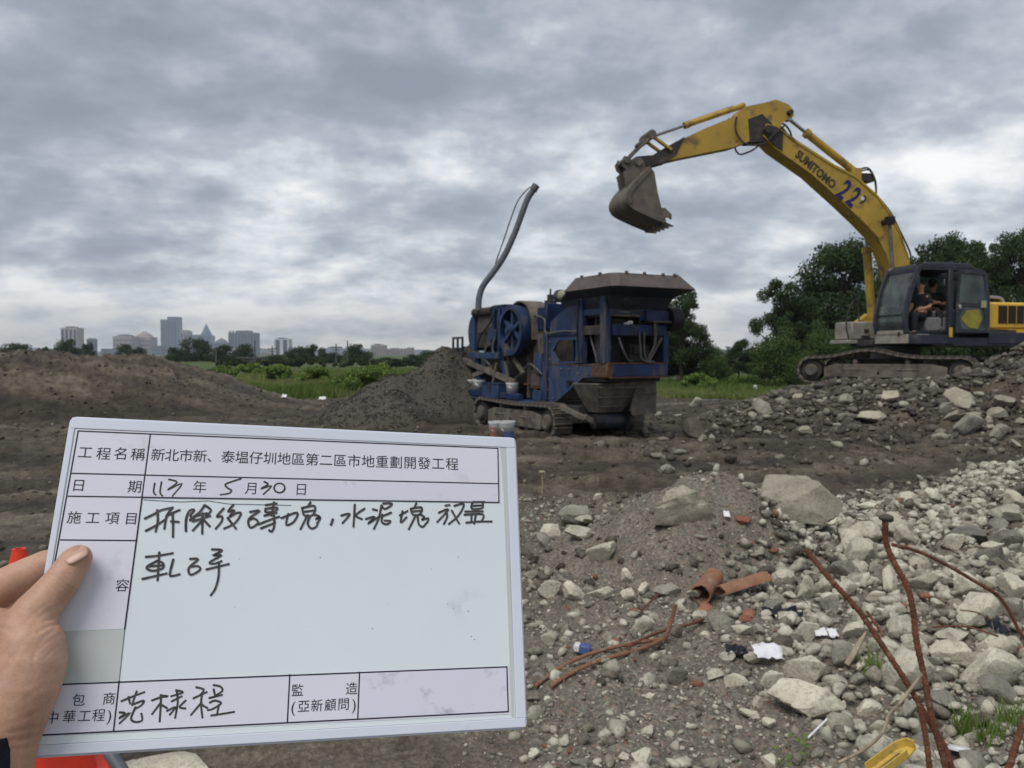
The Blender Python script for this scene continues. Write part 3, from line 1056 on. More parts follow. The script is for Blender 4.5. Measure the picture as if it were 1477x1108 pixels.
TT(984, 416, 40, tB, 8, 2.7, 'open-crowned tree right behind the crusher hopper', 74, 5.6)
TT(992, 468, 43, tD, 8, .7, 'low dark tree below the open one behind the crusher', 76, 6.0)
TT(950, 480, 42, tA, 8, .7, 'dark tree mostly hidden behind the crusher body', 70, 7.2)
TT(1033, 508, 40, tC, 4.3, 1.1, 'small rounded tree in the gap right of the crusher', 48, 4.8)
TT(1066, 488, 52, tD, 8, 1.9, 'small upright tree in the gap, right of the rounded one', 44, 6.0)
TT(1092, 512, 62, tC, 4.3, 3.9, 'far small tree behind the white post', 40, 4.8)
tF = [tree_meshes(20 + i, 7, 9 + i, 5200, .26, FARLEAF, .02, nblob=44, bushy=True) for i in range(3)]
far = [(25, 499.5, 190, 52, 'low wide tree above the left mound at the left edge'),
       (66, 503, 230, 18, 'tiny tree above the left mound, left of the striped tower'),
       (100, 495.5, 180, 44, 'dark rounded tree below the striped tower'),
       (128, 499, 200, 22, 'narrow dark tree below the narrow slate tower'),
       (187, 500, 180, 46, 'dark rounded tree below the wide pinkish blocks'),
       (252, 505, 160, 34, 'low green tree at the foot of the tallest glass tower'),
       (281, 493.5, 170, 52, 'broad dark tree below the tower with the spire'),
       (320, 501, 150, 44, 'mid green tree below the domed building'),
       (352, 501, 170, 36, 'dark tree below the block with roof posts'),
       (432, 504, 150, 40, 'dark tree right of the white apartment tower'),
       (453, 500.5, 160, 36, 'rounded dark tree left of the pole with the crossarm'),
       (516, 501.5, 150, 46, 'rounded dark tree right of the two poles'),
       (477, 511, 140, 40, 'low dark scrub between the two poles'),
       (560, 517, 120, 44, 'low green tree below the pinkish apartment pair'),
       (597, 514, 120, 44, 'low green tree below the long pinkish block'),
       (620, 509, 125, 40, 'dark tree beside the small grey tower'),
       (648, 512, 115, 36, 'dark low tree just left of the crusher'),
       (400, 514, 130, 46, 'low dark scrub below the white apartment tower')]
for i, (px, yt, d, wpx, lb) in enumerate(far):
    TT(px, yt, d, tF[i % 3], 5.4, i * 1.3, lb, wpx, 9 + i % 3, name='distant_tree', group='trees along the far edge of the site')


def scrub(name, px, ytop, d, wpx, label, mat, n=5000, size=.07, cat='bush', seed=5, flat=.7, group=None, dep=1.0, nb=26):
    rs = np.random.RandomState(seed)
    X = (px - 738.5) / FPX * d
    W = wpx / FPX * d
    z0 = hz_(X, d)
    H = (1.6 + (511 - ytop) / FPX * d - z0) * 1.12
    C_, R_ = [], []
    for i in range(nb):
        u, v = rs.uniform(-1, 1, 2)
        if u * u + v * v > 1: u, v = u * .6, v * .6
        hh = H * (1 - (u * u * .8 + v * v * .6)) ** .6 * rs.uniform(.35, .88) if u * u * .8 + v * v * .6 < 1 else .2 * H
        C_.append((u * W / 2 * .9, v * W / 2 * dep, max(hh, .1)))
        R_.append(rs.uniform(.14, .26) * H)
    V, F, tone = leaves(C_, R_, n, size, rs, flat)
    V[:, 2] = np.maximum(V[:, 2], 0.0)
    # upright shoots
    me = raw_mesh(name, V, F, mat, None, {'tone': tone})
    o = link_mesh(name, me, None, Matrix.Translation((X, d, z0)), label, cat, group)
    return o


scrub('weed_clump', 533, 527, 31.5, 104, 'large rounded mound of bright green weeds left of the gravel heap', WEED, 24000, .055, 'weeds', 5, nb=60)
scrub('weed_clump', 402, 526, 45, 40, 'upright green weed clump below the white apartment tower', WEED, 6000, .09, 'weeds', 6)
scrub('weed_clump', 455, 530, 42, 46, 'lower green weed clump between the upright clump and the large mound', WEED, 7000, .09, 'weeds', 8)
scrub('weed_clump', 318, 527, 50, 40, 'dull green weed clump at the right foot of the left mound', WEED, 6000, .1, 'weeds', 9)
scrub('weed_clump', 362, 524, 60, 50, 'green weed clump in front of the small grey shed', WEED, 6000, .11, 'weeds', 10)
for i_, (px_, yt_, w_) in enumerate(((395, 518, 70), (455, 517, 80), (520, 518, 70), (585, 518, 60), (335, 519, 50), (628, 518, 50))):
    scrub('scrub_bush', px_, yt_, 95 - 6 * (i_ % 2), w_, ['dark scrub below the white apartment tower', 'dark scrub below the crossarm pole, middle of the row', 'dark scrub right of the bare pole', 'dark scrub left of the crusher, below the long block', 'dark scrub in front of the shed, leftmost of the row', 'dark scrub just left of the crusher rail'][i_], FARLEAF, 3500, .16, 'bush', 40 + i_)
scrub('weed_clump', 1010, 538, 36, 60, 'patchy low weeds at the foot of the trees right of the crusher', WEED, 6000, .07, 'weeds', 12)
scrub('weed_clump', 1068, 540, 39, 40, 'yellowish weeds around the white post', WEED, 4000, .07, 'weeds', 13)


def grass_field(name, x0, x1, y0, y1, n, hgt, wid, seed, dens=None):
    rs = np.random.RandomState(seed)
    x = rs.uniform(x0, x1, n)
    y = y0 + (y1 - y0) * rs.uniform(0, 1, n) ** 1.6
    keep = fbm(x * .35, y * .25, 3, 77) + rs.uniform(-.25, .25, n) > -0.2
    if dens is not None:
        keep &= dens(x, y)
    x, y = x[keep], y[keep]
    n = len(x)
    z = height(x, y)
    h = hgt * rs.uniform(.4, 1.3, n) * (1 + 0.9 * fbm(x * .3, y * .3, 2, 78))
    th = rs.uniform(0, PI, n)
    dx, dy = np.cos(th) * wid * rs.uniform(.5, 1.4, n), np.sin(th) * wid * .4
    lx, ly = rs.normal(0, .3, n) * h, rs.normal(0, .3, n) * h
    V = np.stack([np.stack([x - dx, y - dy, z - .03], 1), np.stack([x + dx, y + dy, z - .03], 1), np.stack([x + lx, y + ly, z + h], 1)], 1).reshape(-1, 3)
    F = np.arange(3 * n).reshape(n, 3)
    tone = np.repeat(np.clip(.5 + .9 * fbm(x * .2, y * .2, 3, 79) + rs.uniform(-.2, .2, n), 0, 1), 3)
    me = raw_mesh(name, V, F, GRASS, None, {'tone': tone})
    return link_mesh(name, me, kind='stuff', label=None)


put(grass_field('grass', -19, -1.5, 29, 75, 90000, .3, .035, 31, lambda x, y: x > -11.5 - 0 * y + np.where(y > 34, -8, 0)), 'bright green grass and weeds on the flat beyond the mounds, left', 'grass')
put(grass_field('grass', 5.5, 14.5, 27.5, 44, 30000, .2, .03, 32), 'green grass strip right of the crusher in front of the trees', 'grass')

# haze
hv = MB(); hv.box(-4700, 4700, -4700, 4700, -4.5, 190)
hm = bpy.data.materials.new('haze_air')
hm.use_nodes = True
ht = hm.node_tree
for n_ in list(ht.nodes):
    if n_.type == 'BSDF_PRINCIPLED': ht.nodes.remove(n_)
pv = N(ht, 'ShaderNodeVolumePrincipled', ins={'Color': (0.78, 0.87, 1.0, 1), 'Density': 0.0002, 'Anisotropy': 0.0})
ht.links.new(pv.outputs[0], ht.nodes['Material Output'].inputs['Volume'])
put(hv.build('haze', hm, smooth=0), kind='stuff')

# ================================================================== tracked chassis helper
def shoe_mesh(w, l, name='track_shoe'):
    b = MB()
    b.box(0, w, -l * .47, l * .47, -.016, .016)
    for k in (-.3, 0, .3):
        b.box(.004, w - .004, k * l - l * .06, k * l + l * .06, .015, .055)
    b.box(w * .32, w * .44, -l * .4, l * .4, -.05, -.011)
    b.box(w * .56, w * .68, -l * .4, l * .4, -.05, -.011)
    bm = bmesh.new()
    vs = [bm.verts.new(v) for v in b.v]
    for f in b.f: bm.faces.new([vs[i] for i in f])
    me = bpy.data.meshes.new(name)
    bm.to_mesh(me); bm.free()
    me.materials.append(M['mud_steel'])
    return me


def track_loop(L, R, z0, sag=0.0, hump=0.0, step=.17):
    """closed belt path in (y, z): bottom, far end, top (with hump/sag), near end"""
    pts = []
    for i in range(200):
        t = i / 200
        pts.append((R + (L - 2 * R) * t, z0))
    for i in range(100):
        a = -PI / 2 + PI * i / 100
        pts.append((L - R + R * math.cos(a), z0 + R + R * math.sin(a)))
    for i in range(200):
        t = 1 - i / 200
        hz2 = hump * math.exp(-((t - .6) / .2) ** 2) - sag * math.sin(PI * t) ** 2
        pts.append((R + (L - 2 * R) * t, z0 + 2 * R + hz2))
    for i in range(100):
        a = PI / 2 + PI * i / 100
        pts.append((R + R * math.cos(a), z0 + R + R * math.sin(a)))
    out, acc = [], 0
    prev = pts[0]
    nxt = 0
    tot = sum(math.dist(pts[i], pts[(i + 1) % len(pts)]) for i in range(len(pts)))
    k = int(tot / step)
    st = tot / k
    for i in range(1, len(pts) + 1):
        p = pts[i % len(pts)]
        d = math.dist(prev, p)
        while nxt <= acc + d and len(out) < k:
            t = (nxt - acc) / d if d else 0
            y, z = prev[0] + (p[0] - prev[0]) * t, prev[1] + (p[1] - prev[1]) * t
            out.append((y, z, math.atan2(p[1] - prev[1], p[0] - prev[0])))
            nxt += st
        acc += d
        prev = p
    return out, st


def make_track(root, Mx, x0, w, y0, L, R, z0, hump=0.0, near=True, idler_r=None, sagm=0.0):
    """one crawler: frame, wheels, rollers and every shoe, in frame Mx with y along the track"""
    loop, st = track_loop(L, R, z0, sagm, hump)
    sm = shoe_mesh(w, st)
    base = wm(root).inverted() @ Mx
    first = True
    for (y, z, a) in loop:
        T = Matrix.Translation((x0, y0 + y, z)) @ Matrix.Rotation(a + PI, 4, 'X')
        o = link_mesh('track_shoe', sm, root, base @ T)
    q = MB(Mx)
    xc0, xc1 = x0 + w * .12, x0 + w * .88
    q.prism([(y0 + R * 1.9, z0 + R * .45), (y0 + L - R * 2.0, z0 + R * .45), (y0 + L - R * 2.0, z0 + R * 1.25), (y0 + L - R * 3, z0 + R * 1.5),
             (y0 + R * 3, z0 + R * 1.55), (y0 + R * 1.9, z0 + R * 1.3)], xc0, xc1)
    q.box(xc0 - .012, xc0 + .01, y0 + L * .3, y0 + L * .42, z0 + R * 1.02, z0 + R * 1.16)
    q.box(xc0 - .012, xc0 + .01, y0 + L * .6, y0 + L * .74, z0 + R * 1.02, z0 + R * 1.16)
    q.build('track_frame', M['mud_steel'], root, bevel=.015)
    q = MB(Mx)
    q.cyl((xc0 - .02, y0 + L * .52, z0 + R * .85), (xc0 + .01, y0 + L * .52, z0 + R * .85), R * .09)
    q.build('hole_disc', M['black'], root)  # black disc gives the solid frame the shade of an open hole
    for yy, nm in ((y0 + R, 'sprocket'), (y0 + L - R, 'idler_wheel')):
        q = MB(Mx)
        q.cyl((x0 + w * .15, yy, z0 + R), (x0 + w * .85, yy, z0 + R), R * .82, n=24)
        wl = q.build(nm, M['dark'], root)
        q = MB(Mx)
        q.cyl((x0 + w * .0, yy, z0 + R), (x0 + w * 1.0, yy, z0 + R), R * .5, n=20)
        q.cyl((x0 - .02, yy, z0 + R), (x0, yy, z0 + R), R * .42, n=20)
        hb = q.build('wheel_hub', M['mud_steel'], wl, bevel=.01)
    for i in range(6):
        yy = y0 + R * 2 + (L - R * 4) * (i + .5) / 6
        q = MB(Mx); q.cyl((xc0 + .02, yy, z0 + R * .38), (xc1 - .02, yy, z0 + R * .38), R * .3, n=14)
        q.build('track_roller', M['dark'], root)
    for i in range(2):
        yy = y0 + L * (.36 + .3 * i)
        q = MB(Mx); q.cyl((xc0 + .02, yy, z0 + R * 1.72), (xc1 - .02, yy, z0 + R * 1.72), R * .17, n=12)
        q.box(xc0 + .05, xc1 - .1, yy - .06, yy + .06, z0 + R * 1.4, z0 + R * 1.6)
        q.build('carrier_roller', M['mud_steel'], root)


# ================================================================== crusher
CM = frame((.76, 14.57, 0), math.atan2(.47, .883))
cr = empty('jaw_crusher', CM, 'blue tracked rock crusher with brown flared hopper, flywheel and bent discharge pipe', 'crusher')
make_track(cr, CM, 0.0, .4, -.05, 3.5, .3, .0, sagm=.03)
make_track(cr, CM, 1.7, .4, -.05, 3.5, .3, .0, sagm=.03)


def cb(name, mat, boxes=(), bevel=.008, par=cr, sm=35):
    q = MB(CM)
    for b in boxes: q.box(*b)
    return q.build(name, M[mat], par, smooth=sm, bevel=bevel)


# chassis between the tracks
cb('chassis', 'dark', [(.42, 1.68, -.25, 3.2, .3, .62), (.3, 1.8, .6, 1.2, .45, .66), (.3, 1.8, 2.2, 2.8, .45, .66)])
cb('deck_plate', 'blue_dusty', [(.1, 1.9, 1.0, 4.35, .575, .64)])
# side plates with openings
hexh = [(.62, 1.66), (.42, 1.87), (-.2, 1.87), (-.2, 1.46), (.42, 1.46)]
side_low = [(-1.232, 1.19), (-.46, 1.165), (.5, .665), (.85, .645), (.85, 1.39), (-1.232, 1.432)]
trih = [(.12, 1.09), (-.16, 1.1), (.1, .9)]
for xa, xb in ((.38, .42), (1.68, 1.72)):
    q = MB(CM); q.prism(side_low, xa, xb, holes=[trih]); q.build('side_plate', M['blue_dusty'], cr, smooth=0)
    q = MB(CM); q.prism([(-.3, 1.435), (.84, 1.395), (.84, 1.97), (-.3, 1.95)], xa + .003, xb - .003, holes=[hexh])
    q.build('frame_panel', M['blue_dusty'], cr, smooth=0)
    q = MB(CM); q.prism([(.8, 2.0), (-.3, 1.98), (-.3, 2.58), (.0, 2.55), (.48, 2.36), (.72, 2.25)], xa + .02, xb + .02)
    q.build('feeder_side', M['blue'], cr, smooth=0)
    cb('frame_rail', 'blue', [(xa - .03, xb + .03, -.3, .84, 1.96, 2.0)])
    cb('support_post', 'blue', [(xa - .05, xb + .05, .78, .9, .66, 2.0)])
    for ya in (-.46, -1.2):
        cb('support_post', 'blue', [(xa - .03, xb + .06, ya, ya + .16, 1.43, 2.72)])
    cb('cross_rail', 'blue', [(xa, xb, -1.04, -.46, 2.3, 2.42)])
    cb('cross_rail', 'dark', [(xa + .01, xb - .01, -1.04, -.46, 1.95, 2.12)])
# rusty corner
cb('corner_plate', 'rust', [(.372, .5, -1.245, -1.225, 1.185, 1.44), (.366, .38, -1.24, -.75, 1.19, 1.43)])
# rear frame facing the viewer
cb('rear_beam', 'blue', [(.5, 1.72, -1.25, -1.17, 1.2, 1.42)])
cb('rear_beam', 'rust', [(.42, 1.72, -1.252, -1.17, 1.425, 1.45), (.42, 1.72, -1.255, -1.17, 1.17, 1.197)], bevel=0)
cb('rear_beam', 'blue', [(.5, 1.7, -1.24, -1.16, 1.93, 2.13), (.62, .66, -1.26, -1.24, 1.93, 2.13), (.95, 1.0, -1.26, -1.24, 1.93, 2.13), (1.3, 1.34, -1.26, -1.24, 1.93, 2.13)])
cb('rear_post', 'blue', [(1.62, 1.73, -1.25, -1.15, 1.45, 1.93)])
cb('rear_brace', 'blue_dusty', [])
q = MB(CM); q.bar((1.6, -1.2, 1.9), (1.3, -1.2, 1.47), .05, .05); q.build('brace', M['dusty_steel'], cr)
# dark machinery inside the rear frame
cb('inner_panel', 'dark', [(.5, 1.62, -.7, -.66, 1.2, 2.6), (.5, .56, -1.1, -.7, 1.45, 1.95), (1.66, 1.68, -1.1, .6, 1.4, 2.6)])
cb('inner_panel', 'blue', [(.46, 1.64, .0, .04, 1.2, 2.5)])
cb('engine_block', 'dark', [(1.05, 1.5, -1.0, -.72, 1.46, 1.78), (1.1, 1.3, -1.05, -1.0, 1.6, 1.74)])
cb('gearbox', 'dark', [(1.2, 1.55, -1.1, -.8, 2.15, 2.36)])
cb('valve_box', 'dark', [(.7, .95, -1.0, -.75, 2.14, 2.24)])
cb('motor_bracket', 'blue', [(1.18, 1.7, -1.3, -1.1, 2.2, 2.38)])
cb('motor_plate', 'dusty_steel', [(1.3, 1.72, -1.36, -1.1, 2.17, 2.2), (1.36, 1.4, -1.3, -1.28, 1.75, 2.17)])
q = MB(CM); q.cyl((.52, -1.2, 2.36), (.86, -1.22, 2.34), .035); q.build('tube', M['hose'], cr)
for (xx, zz, rr) in ((1.02, 2.33, .035), (.93, 2.17, .03), (.85, 2.14, .03), (1.5, 2.4, .04)):
    q = MB(CM); q.cyl((xx, -1.2, zz), (xx, -1.12, zz), rr, n=12); q.build('lamp', M['white_plastic'], cr)
q = MB(CM); q.cyl((1.74, -1.18, 2.24), (1.98, -1.18, 2.24), .22, n=24); q.cyl((1.98, -1.18, 2.24), (2.02, -1.18, 2.24), .1); q.build('drive_pulley', M['black'], cr)
for pts in ([(1.05, -1.27, 2.0), (1.05, -1.3, 1.75), (1.1, -1.28, 1.52), (1.3, -1.27, 1.45)], [(1.16, -1.27, 2.0), (1.14, -1.3, 1.7), (1.22, -1.27, 1.5), (1.4, -1.26, 1.46)],
            [(.48, -.5, 2.1), (.46, -.62, 1.85), (.42, -.8, 1.6), (.44, -.85, 1.44)], [(1.45, -1.27, 2.17), (1.38, -1.3, 1.8), (1.25, -1.28, 1.55)],
            [(.5, -.9, 2.2), (.52, -1.0, 2.0), (.6, -1.05, 1.7)]):
    q = MB(CM); q.tube(pts, .016, n=6, smooth_sub=5); q.build('hose', M['hose'], cr)
# hopper
def ringpoly(x0, x1, y0, y1, c, z):
    return [(x0 + c, y0, z), (x1 - c, y0, z), (x1, y0 + c, z), (x1, y1 - c, z), (x1 - c, y1, z), (x0 + c, y1, z), (x0, y1 - c, z), (x0, y0 + c, z)]
lo = ringpoly(.13, 1.98, -1.79, -.08, .1, 2.755)
hi = ringpoly(.27, 1.82, -1.58, -.24, .12, 3.0)
q = MB(CM)
F = [(i, (i + 1) % 8, 8 + (i + 1) % 8, 8 + i) for i in range(8)]
q.add(lo + hi, F)
inn = [(x + (1.05 - x) * .03, y + (-.93 - y) * .03, z - .012) for x, y, z in lo]
inh = [(x + (1.05 - x) * .04, y + (-.93 - y) * .04, z) for x, y, z in hi]
q.add(inn + inh, F)
q.add(lo + inn, F); q.add(hi + inh, F)
for (x, y) in ((.5, -1.62), (.9, -1.6), (1.3, -1.61), (1.55, -1.62), (.24, -1.2), (.25, -.6), (1.7, -1.5)):
    q.box(x, x + .04, y, y + .05, 2.985, 3.03)
q.build('hopper_rim', M['brown_steel'], cr, smooth=0)
q = MB(CM)
a = [(x, y, 2.745) for x, y, z in inn]
a1 = ringpoly(.36, 1.76, -1.36, .34, .02, 2.62)
b = ringpoly(.44, 1.68, -1.24, .3, .02, 2.4)
c_ = ringpoly(.44, 1.68, -1.24, .3, .02, 2.3)
q.add(a + a1, F); q.add(a1 + b, F); q.add(b + c_, F)
q.build('hopper_funnel', M['navy'], cr, smooth=0)
q = MB(CM); q.box(.5, 1.66, -1.1, .25, 2.28, 2.33); q.build('hopper_floor', M['dusty_steel'], cr, smooth=0)
q = MB(CM); q.box(.2, .34, -.62, -.3, 2.74, 2.78); q.build('light_panel', M['white_plastic'], cr)
# air cleaner
q = MB(CM); q.cyl((.55, .2, 2.74), (.5, .5, 2.74), .11, n=20); q.build('air_cleaner', M['beige'], cr)
q = MB(CM); q.cyl((.5, .5, 2.74), (.49, .6, 2.74), .125, n=20); q.build('air_cleaner_cap', M['blue_dusty'], cr)
q = MB(CM); q.tube([(.56, .2, 2.74), (.58, .08, 2.7), (.6, .05, 2.5)], .08, smooth_sub=4); q.box(.5, .66, .25, .4, 2.3, 2.66); q.build('air_duct', M['terracotta'], cr)
# bolts and weld seams on the side plates, pipes along the frame
for (y_, z_) in [(-1.15, 1.24), (-1.15, 1.38), (-.9, 1.24), (-.6, 1.24), (-.3, 1.24), (0, 1.32), (.3, 1.32), (.78, 1.32), (.78, 1.1), (.78, .9), (.78, .72), (.6, .74), (-.9, 1.38), (-.3, 1.38), (.72, 1.5), (.72, 1.85), (-.24, 1.5), (-.24, 1.9)]:
    q = MB(CM); q.cyl((.38 if z_ < 1.4 else .383, y_, z_), (.362, y_, z_), .018, n=6); q.build('bolt', M['dusty_steel'], cr)
q = MB(CM); q.box(.372, .38, .02, .035, .98, 1.38); q.box(.372, .38, -1.2, .8, 1.395, 1.41); q.build('weld_seam', M['rust'], cr)
for k_, pts in enumerate(([(.36, -.3, 2.02), (.34, .2, 2.04), (.35, .84, 2.02), (.38, .95, 2.3), (.4, 1.4, 2.4)], [(.34, -.36, 2.6), (.3, -.38, 2.2), (.32, -.36, 1.8), (.34, -.4, 1.46)],
                          [(.3, .9, 1.2), (.26, 1.3, 1.4), (.28, 1.6, 1.3), (.3, 2.0, 1.1), (.28, 2.5, .9)], [(.5, -1.22, 2.55), (.8, -1.3, 2.42), (1.2, -1.26, 2.5), (1.6, -1.22, 2.44)],
                          [(.6, -1.27, 1.9), (.66, -1.3, 1.7), (.8, -1.28, 1.5), (.95, -1.2, 1.47)], [(.24, 2.9, 2.5), (.18, 3.0, 2.3), (.24, 3.3, 2.2), (.22, 3.6, 2.0), (.24, 3.8, 1.7)])):
    q = MB(CM); q.tube(pts, .018, n=6, smooth_sub=4); q.build('hose', M['black' if k_ % 2 else 'hose'], cr)
# lower chutes and conveyor at the rear
q = MB(CM)
q.add([(.38, -.95, 1.06), (1.38, -.95, 1.1), (1.2, -.62, .52), (.62, -.62, .52), (.3, -.2, 1.05), (1.38, -.2, 1.1), (1.2, -.3, .52), (.6, -.3, .52)],
      [(0, 1, 2, 3), (0, 3, 7, 4), (4, 7, 6, 5), (1, 5, 6, 2)])
ch = q.build('chute', M['dusty_steel'], cr, smooth=0)
ch.modifiers.new('thick', 'SOLIDIFY').thickness = .02
cb('chute_rib', 'dusty_steel', [(.42, 1.34, -.955, -.9, .98, 1.01), (.5, 1.28, -.86, -.8, .8, .83), (.58, 1.22, -.74, -.68, .62, .65)])
cb('chute_top', 'black', [(.42, 1.66, -1.1, -.1, 1.1, 1.18)])
q = MB(CM); q.prism([(1.3, 1.13), (1.74, 1.12), (1.74, .48), (1.2, .46), (1.14, .56)], -.9, -.86, plane='XZ')
q.box(1.28, 1.74, -.92, -.895, .86, .885); q.box(1.71, 1.74, -.86, .3, .48, 1.12)
q.build('guard_plate', M['dusty_steel'], cr, smooth=0)
q = MB(CM); q.cyl((.5, -.62, .36), (1.16, -.62, .36), .13, n=20); q.build('conveyor_drum', M['black'], cr)
q = MB(CM); q.cyl((.7, -.62, .36), (1.1, -.62, .36), .134, n=20); q.build('conveyor_belt', M['navy'], cr)
q = MB(CM); q.cyl((1.17, -.64, .36), (1.26, -.64, .36), .22, n=20); q.build('drum_wheel', M['black'], cr)
q = MB(CM); q.bar((.34, -.62, .42), (.12, -.1, .62), .1, .08); q.bar((.5, -.62, .36), (.3, -.64, .46), .07, .1); q.build('conveyor_arm', M['dusty_steel'], cr)

# jaw body and left module
q = MB(CM)
q.prism([(.95, .66), (1.9, .66), (1.9, 1.5), (1.75, 2.2), (1.2, 2.35), (.95, 2.0)], .5, 1.6)
q.build('jaw_body', M['dusty_steel'], cr, smooth=0, bevel=.02)
cb('jaw_rib', 'dark', [(.44, .5, 1.02, 1.1, .7, 2.0), (.44, .5, 1.3, 1.36, .7, 1.9), (.44, .5, 1.62, 1.7, .7, 1.9)])
cb('access_cover', 'rust', [(.36, .44, 1.02, 1.5, .9, 1.26), (.36, .44, 1.55, 1.8, .95, 1.0)])
cb('access_cover', 'brown_steel', [(.345, .37, 1.1, 1.42, .95, 1.2)])
cb('bracket', 'blue_dusty', [(.3, .46, .96, 1.3, .66, .86), (.34, .5, .92, 1.04, .66, 1.45), (.3, .5, .95, 1.2, 1.2, 1.62)])
cb('jaw_top', 'blue', [(.45, 1.5, .95, 1.35, 2.1, 2.55), (.42, 1.5, .92, 1.0, 2.1, 2.62)])
q = MB(CM); q.cyl((.7, 1.25, 2.55), (.7, 1.25, 2.7), .13, n=12); q.cyl((.7, 1.25, 2.7), (.7, 1.25, 2.82), .07, n=10); q.cyl((.7, 1.25, 2.82), (.7, 1.25, 2.94), .02, n=6)
q.build('filler_cap', M['dark'], cr)
# flywheel with six spokes
fy, fz = 1.92, 2.1
q = MB(CM); q.ring((.1, fy, fz), (.3, fy, fz), .53, .43, 40); fw = q.build('flywheel', M['blue'], cr)
for i in range(6):
    a_ = PI / 6 + i * PI / 3
    q = MB(CM); q.bar((.2, fy + .08 * math.cos(a_), fz + .08 * math.sin(a_)), (.2, fy + .45 * math.cos(a_), fz + .45 * math.sin(a_)), .07, .09, up=(1, 0, 0)); q.build('spoke', M['blue_dusty'], fw)
q = MB(CM); q.cyl((.06, fy, fz), (.34, fy, fz), .12, n=20); q.cyl((.02, fy, fz), (.06, fy, fz), .06, n=12); q.build('hub', M['blue_dusty'], fw)
q = MB(CM)
P_ = [(fy + .58 * math.cos(t), fz + .05 + .58 * math.sin(t)) for t in [PI * k / 16 for k in range(17)]]
P2 = [(fy + .55 * math.cos(t), fz + .05 + .55 * math.sin(t)) for t in [PI * k / 16 for k in range(17)]]
q.prism(P_ + P2[::-1], .32, .8)
q.box(.32, .8, fy - .58, fy - .55, fz - .2, fz + .05)
q.build('belt_guard', M['dusty_steel'], cr, smooth=40)
q = MB(CM); q.cyl((.34, fy, fz), (.8, fy, fz), .5, n=32); q.build('belt_drum', M['dark'], cr)
# power pack at the discharge end
cb('power_pack', 'dark', [(.3, 1.6, 2.7, 3.95, 1.75, 2.55)])
cb('cover_panel', 'brown_steel', [(.27, .3, 2.95, 3.8, 2.1, 2.5), (.27, .3, 2.95, 3.3, 1.8, 2.06)], bevel=0)
cb('panel_box', 'blue', [(.2, .3, 2.75, 3.15, 1.9, 2.15)])
for ya in (2.62, 2.42, 2.9):
    cb('frame_post', 'blue', [(.22, .34, ya, ya + .1, 1.5, 2.66)])
cb('top_rail', 'blue', [(.22, 1.5, 2.4, 3.0, 2.6, 2.68), (.24, .36, 2.4, 3.9, 2.56, 2.62)])
q = MB(CM); q.cyl((.26, 3.0, 2.56), (.26, 3.95, 2.56), .1, n=14); q.build('top_cylinder', M['dark'], cr)
q = MB(CM); q.cyl((.3, 4.0, 2.56), (.8, 4.0, 2.56), .12, n=16); q.build('end_roller', M['navy'], cr)
q = MB(CM)
P_ = [(3.95 + .36 * math.sin(t), 2.1 + .42 * math.cos(t)) for t in [PI * k / 14 for k in range(15)]]
q.prism([(3.95, 2.52)] + P_ + [(3.95, 1.68)], .25, 1.3); q.build('fan_shroud', M['blue_dusty'], cr)
cb('side_rail', 'blue_dusty', [(.14, .26, 2.55, 4.0, 1.5, 1.64)])
cb('coupling', 'dusty_steel', [(.22, .36, 2.3, 2.42, 1.55, 1.95), (.24, .34, 2.28, 2.36, 1.95, 2.1)])
for pl_ in ([(2.2, .64), (2.35, .64), (2.6, 1.5), (2.45, 1.5)], [(3.6, .64), (3.75, .64), (3.9, 1.5), (3.75, 1.5)]):
    q = MB(CM); q.prism(pl_, .24, .32); q.build('leg_post', M['blue_dusty'], cr, smooth=0)
q = MB(CM); q.bar((.5, 1.9, .95), (.5, 5.1, 1.5), .5, .1); q.build('discharge_conveyor', M['black'], cr)
q = MB(CM); q.bar((.22, 1.9, 1.0), (.22, 5.2, 1.58), .06, .12); q.bar((.8, 1.9, 1.0), (.8, 5.2, 1.58), .06, .12); q.build('conveyor_rail', M['dusty_steel'], cr)
q = MB(CM); q.cyl((.2, 5.2, 1.52), (.86, 5.2, 1.52), .1, n=14); q.build('head_drum', M['black'], cr)
q = MB(CM)
for y_ in (4.5, 4.78, 5.05): q.box(.18, .22, y_, y_ + .05, 1.5, 2.0)
q.box(.18, .22, 4.5, 5.1, 1.97, 2.02); q.box(.18, .22, 4.5, 5.1, 1.72, 1.76)
q.build('guard_rail', M['navy'], cr)
q = MB(CM); q.bar((.3, 4.35, 0), (.3, 4.35, 1.4), .06, .06); q.build('prop_leg', M['rust'], cr)
cb('engine_bay', 'dark', [(.55, 1.55, 1.9, 4.0, .66, 1.76)])
cb('sill', 'blue', [(.08, .2, 1.5, 4.3, .66, .78)])
q = MB(CM); q.bar((.2, 2.1, .8), (.2, 2.3, 1.45), .05, .05); q.bar((.2, 2.95, .8), (.2, 2.7, 1.4), .05, .05); q.bar((.26, 1.6, 1.2), (.26, 2.0, 1.5), .07, .07)
q.bar((.24, 3.0, 1.3), (.24, 4.0, 1.1), .06, .1)
q.build('strut', M['dusty_steel'], cr)
for pts in ([(.2, 2.8, 1.95), (.17, 2.85, 1.7), (.2, 2.7, 1.5)], [(.2, 3.2, 1.8), (.16, 3.25, 1.55), (.2, 3.05, 1.35)], [(.3, 2.2, 2.0), (.2, 2.25, 1.7), (.25, 2.2, 1.4)], [(.34, 1.1, 2.0), (.3, 1.0, 1.7), (.34, .98, 1.4)]):
    q = MB(CM); q.tube(pts, .022, n=6, smooth_sub=4); q.build('hose', M['hose'], cr)
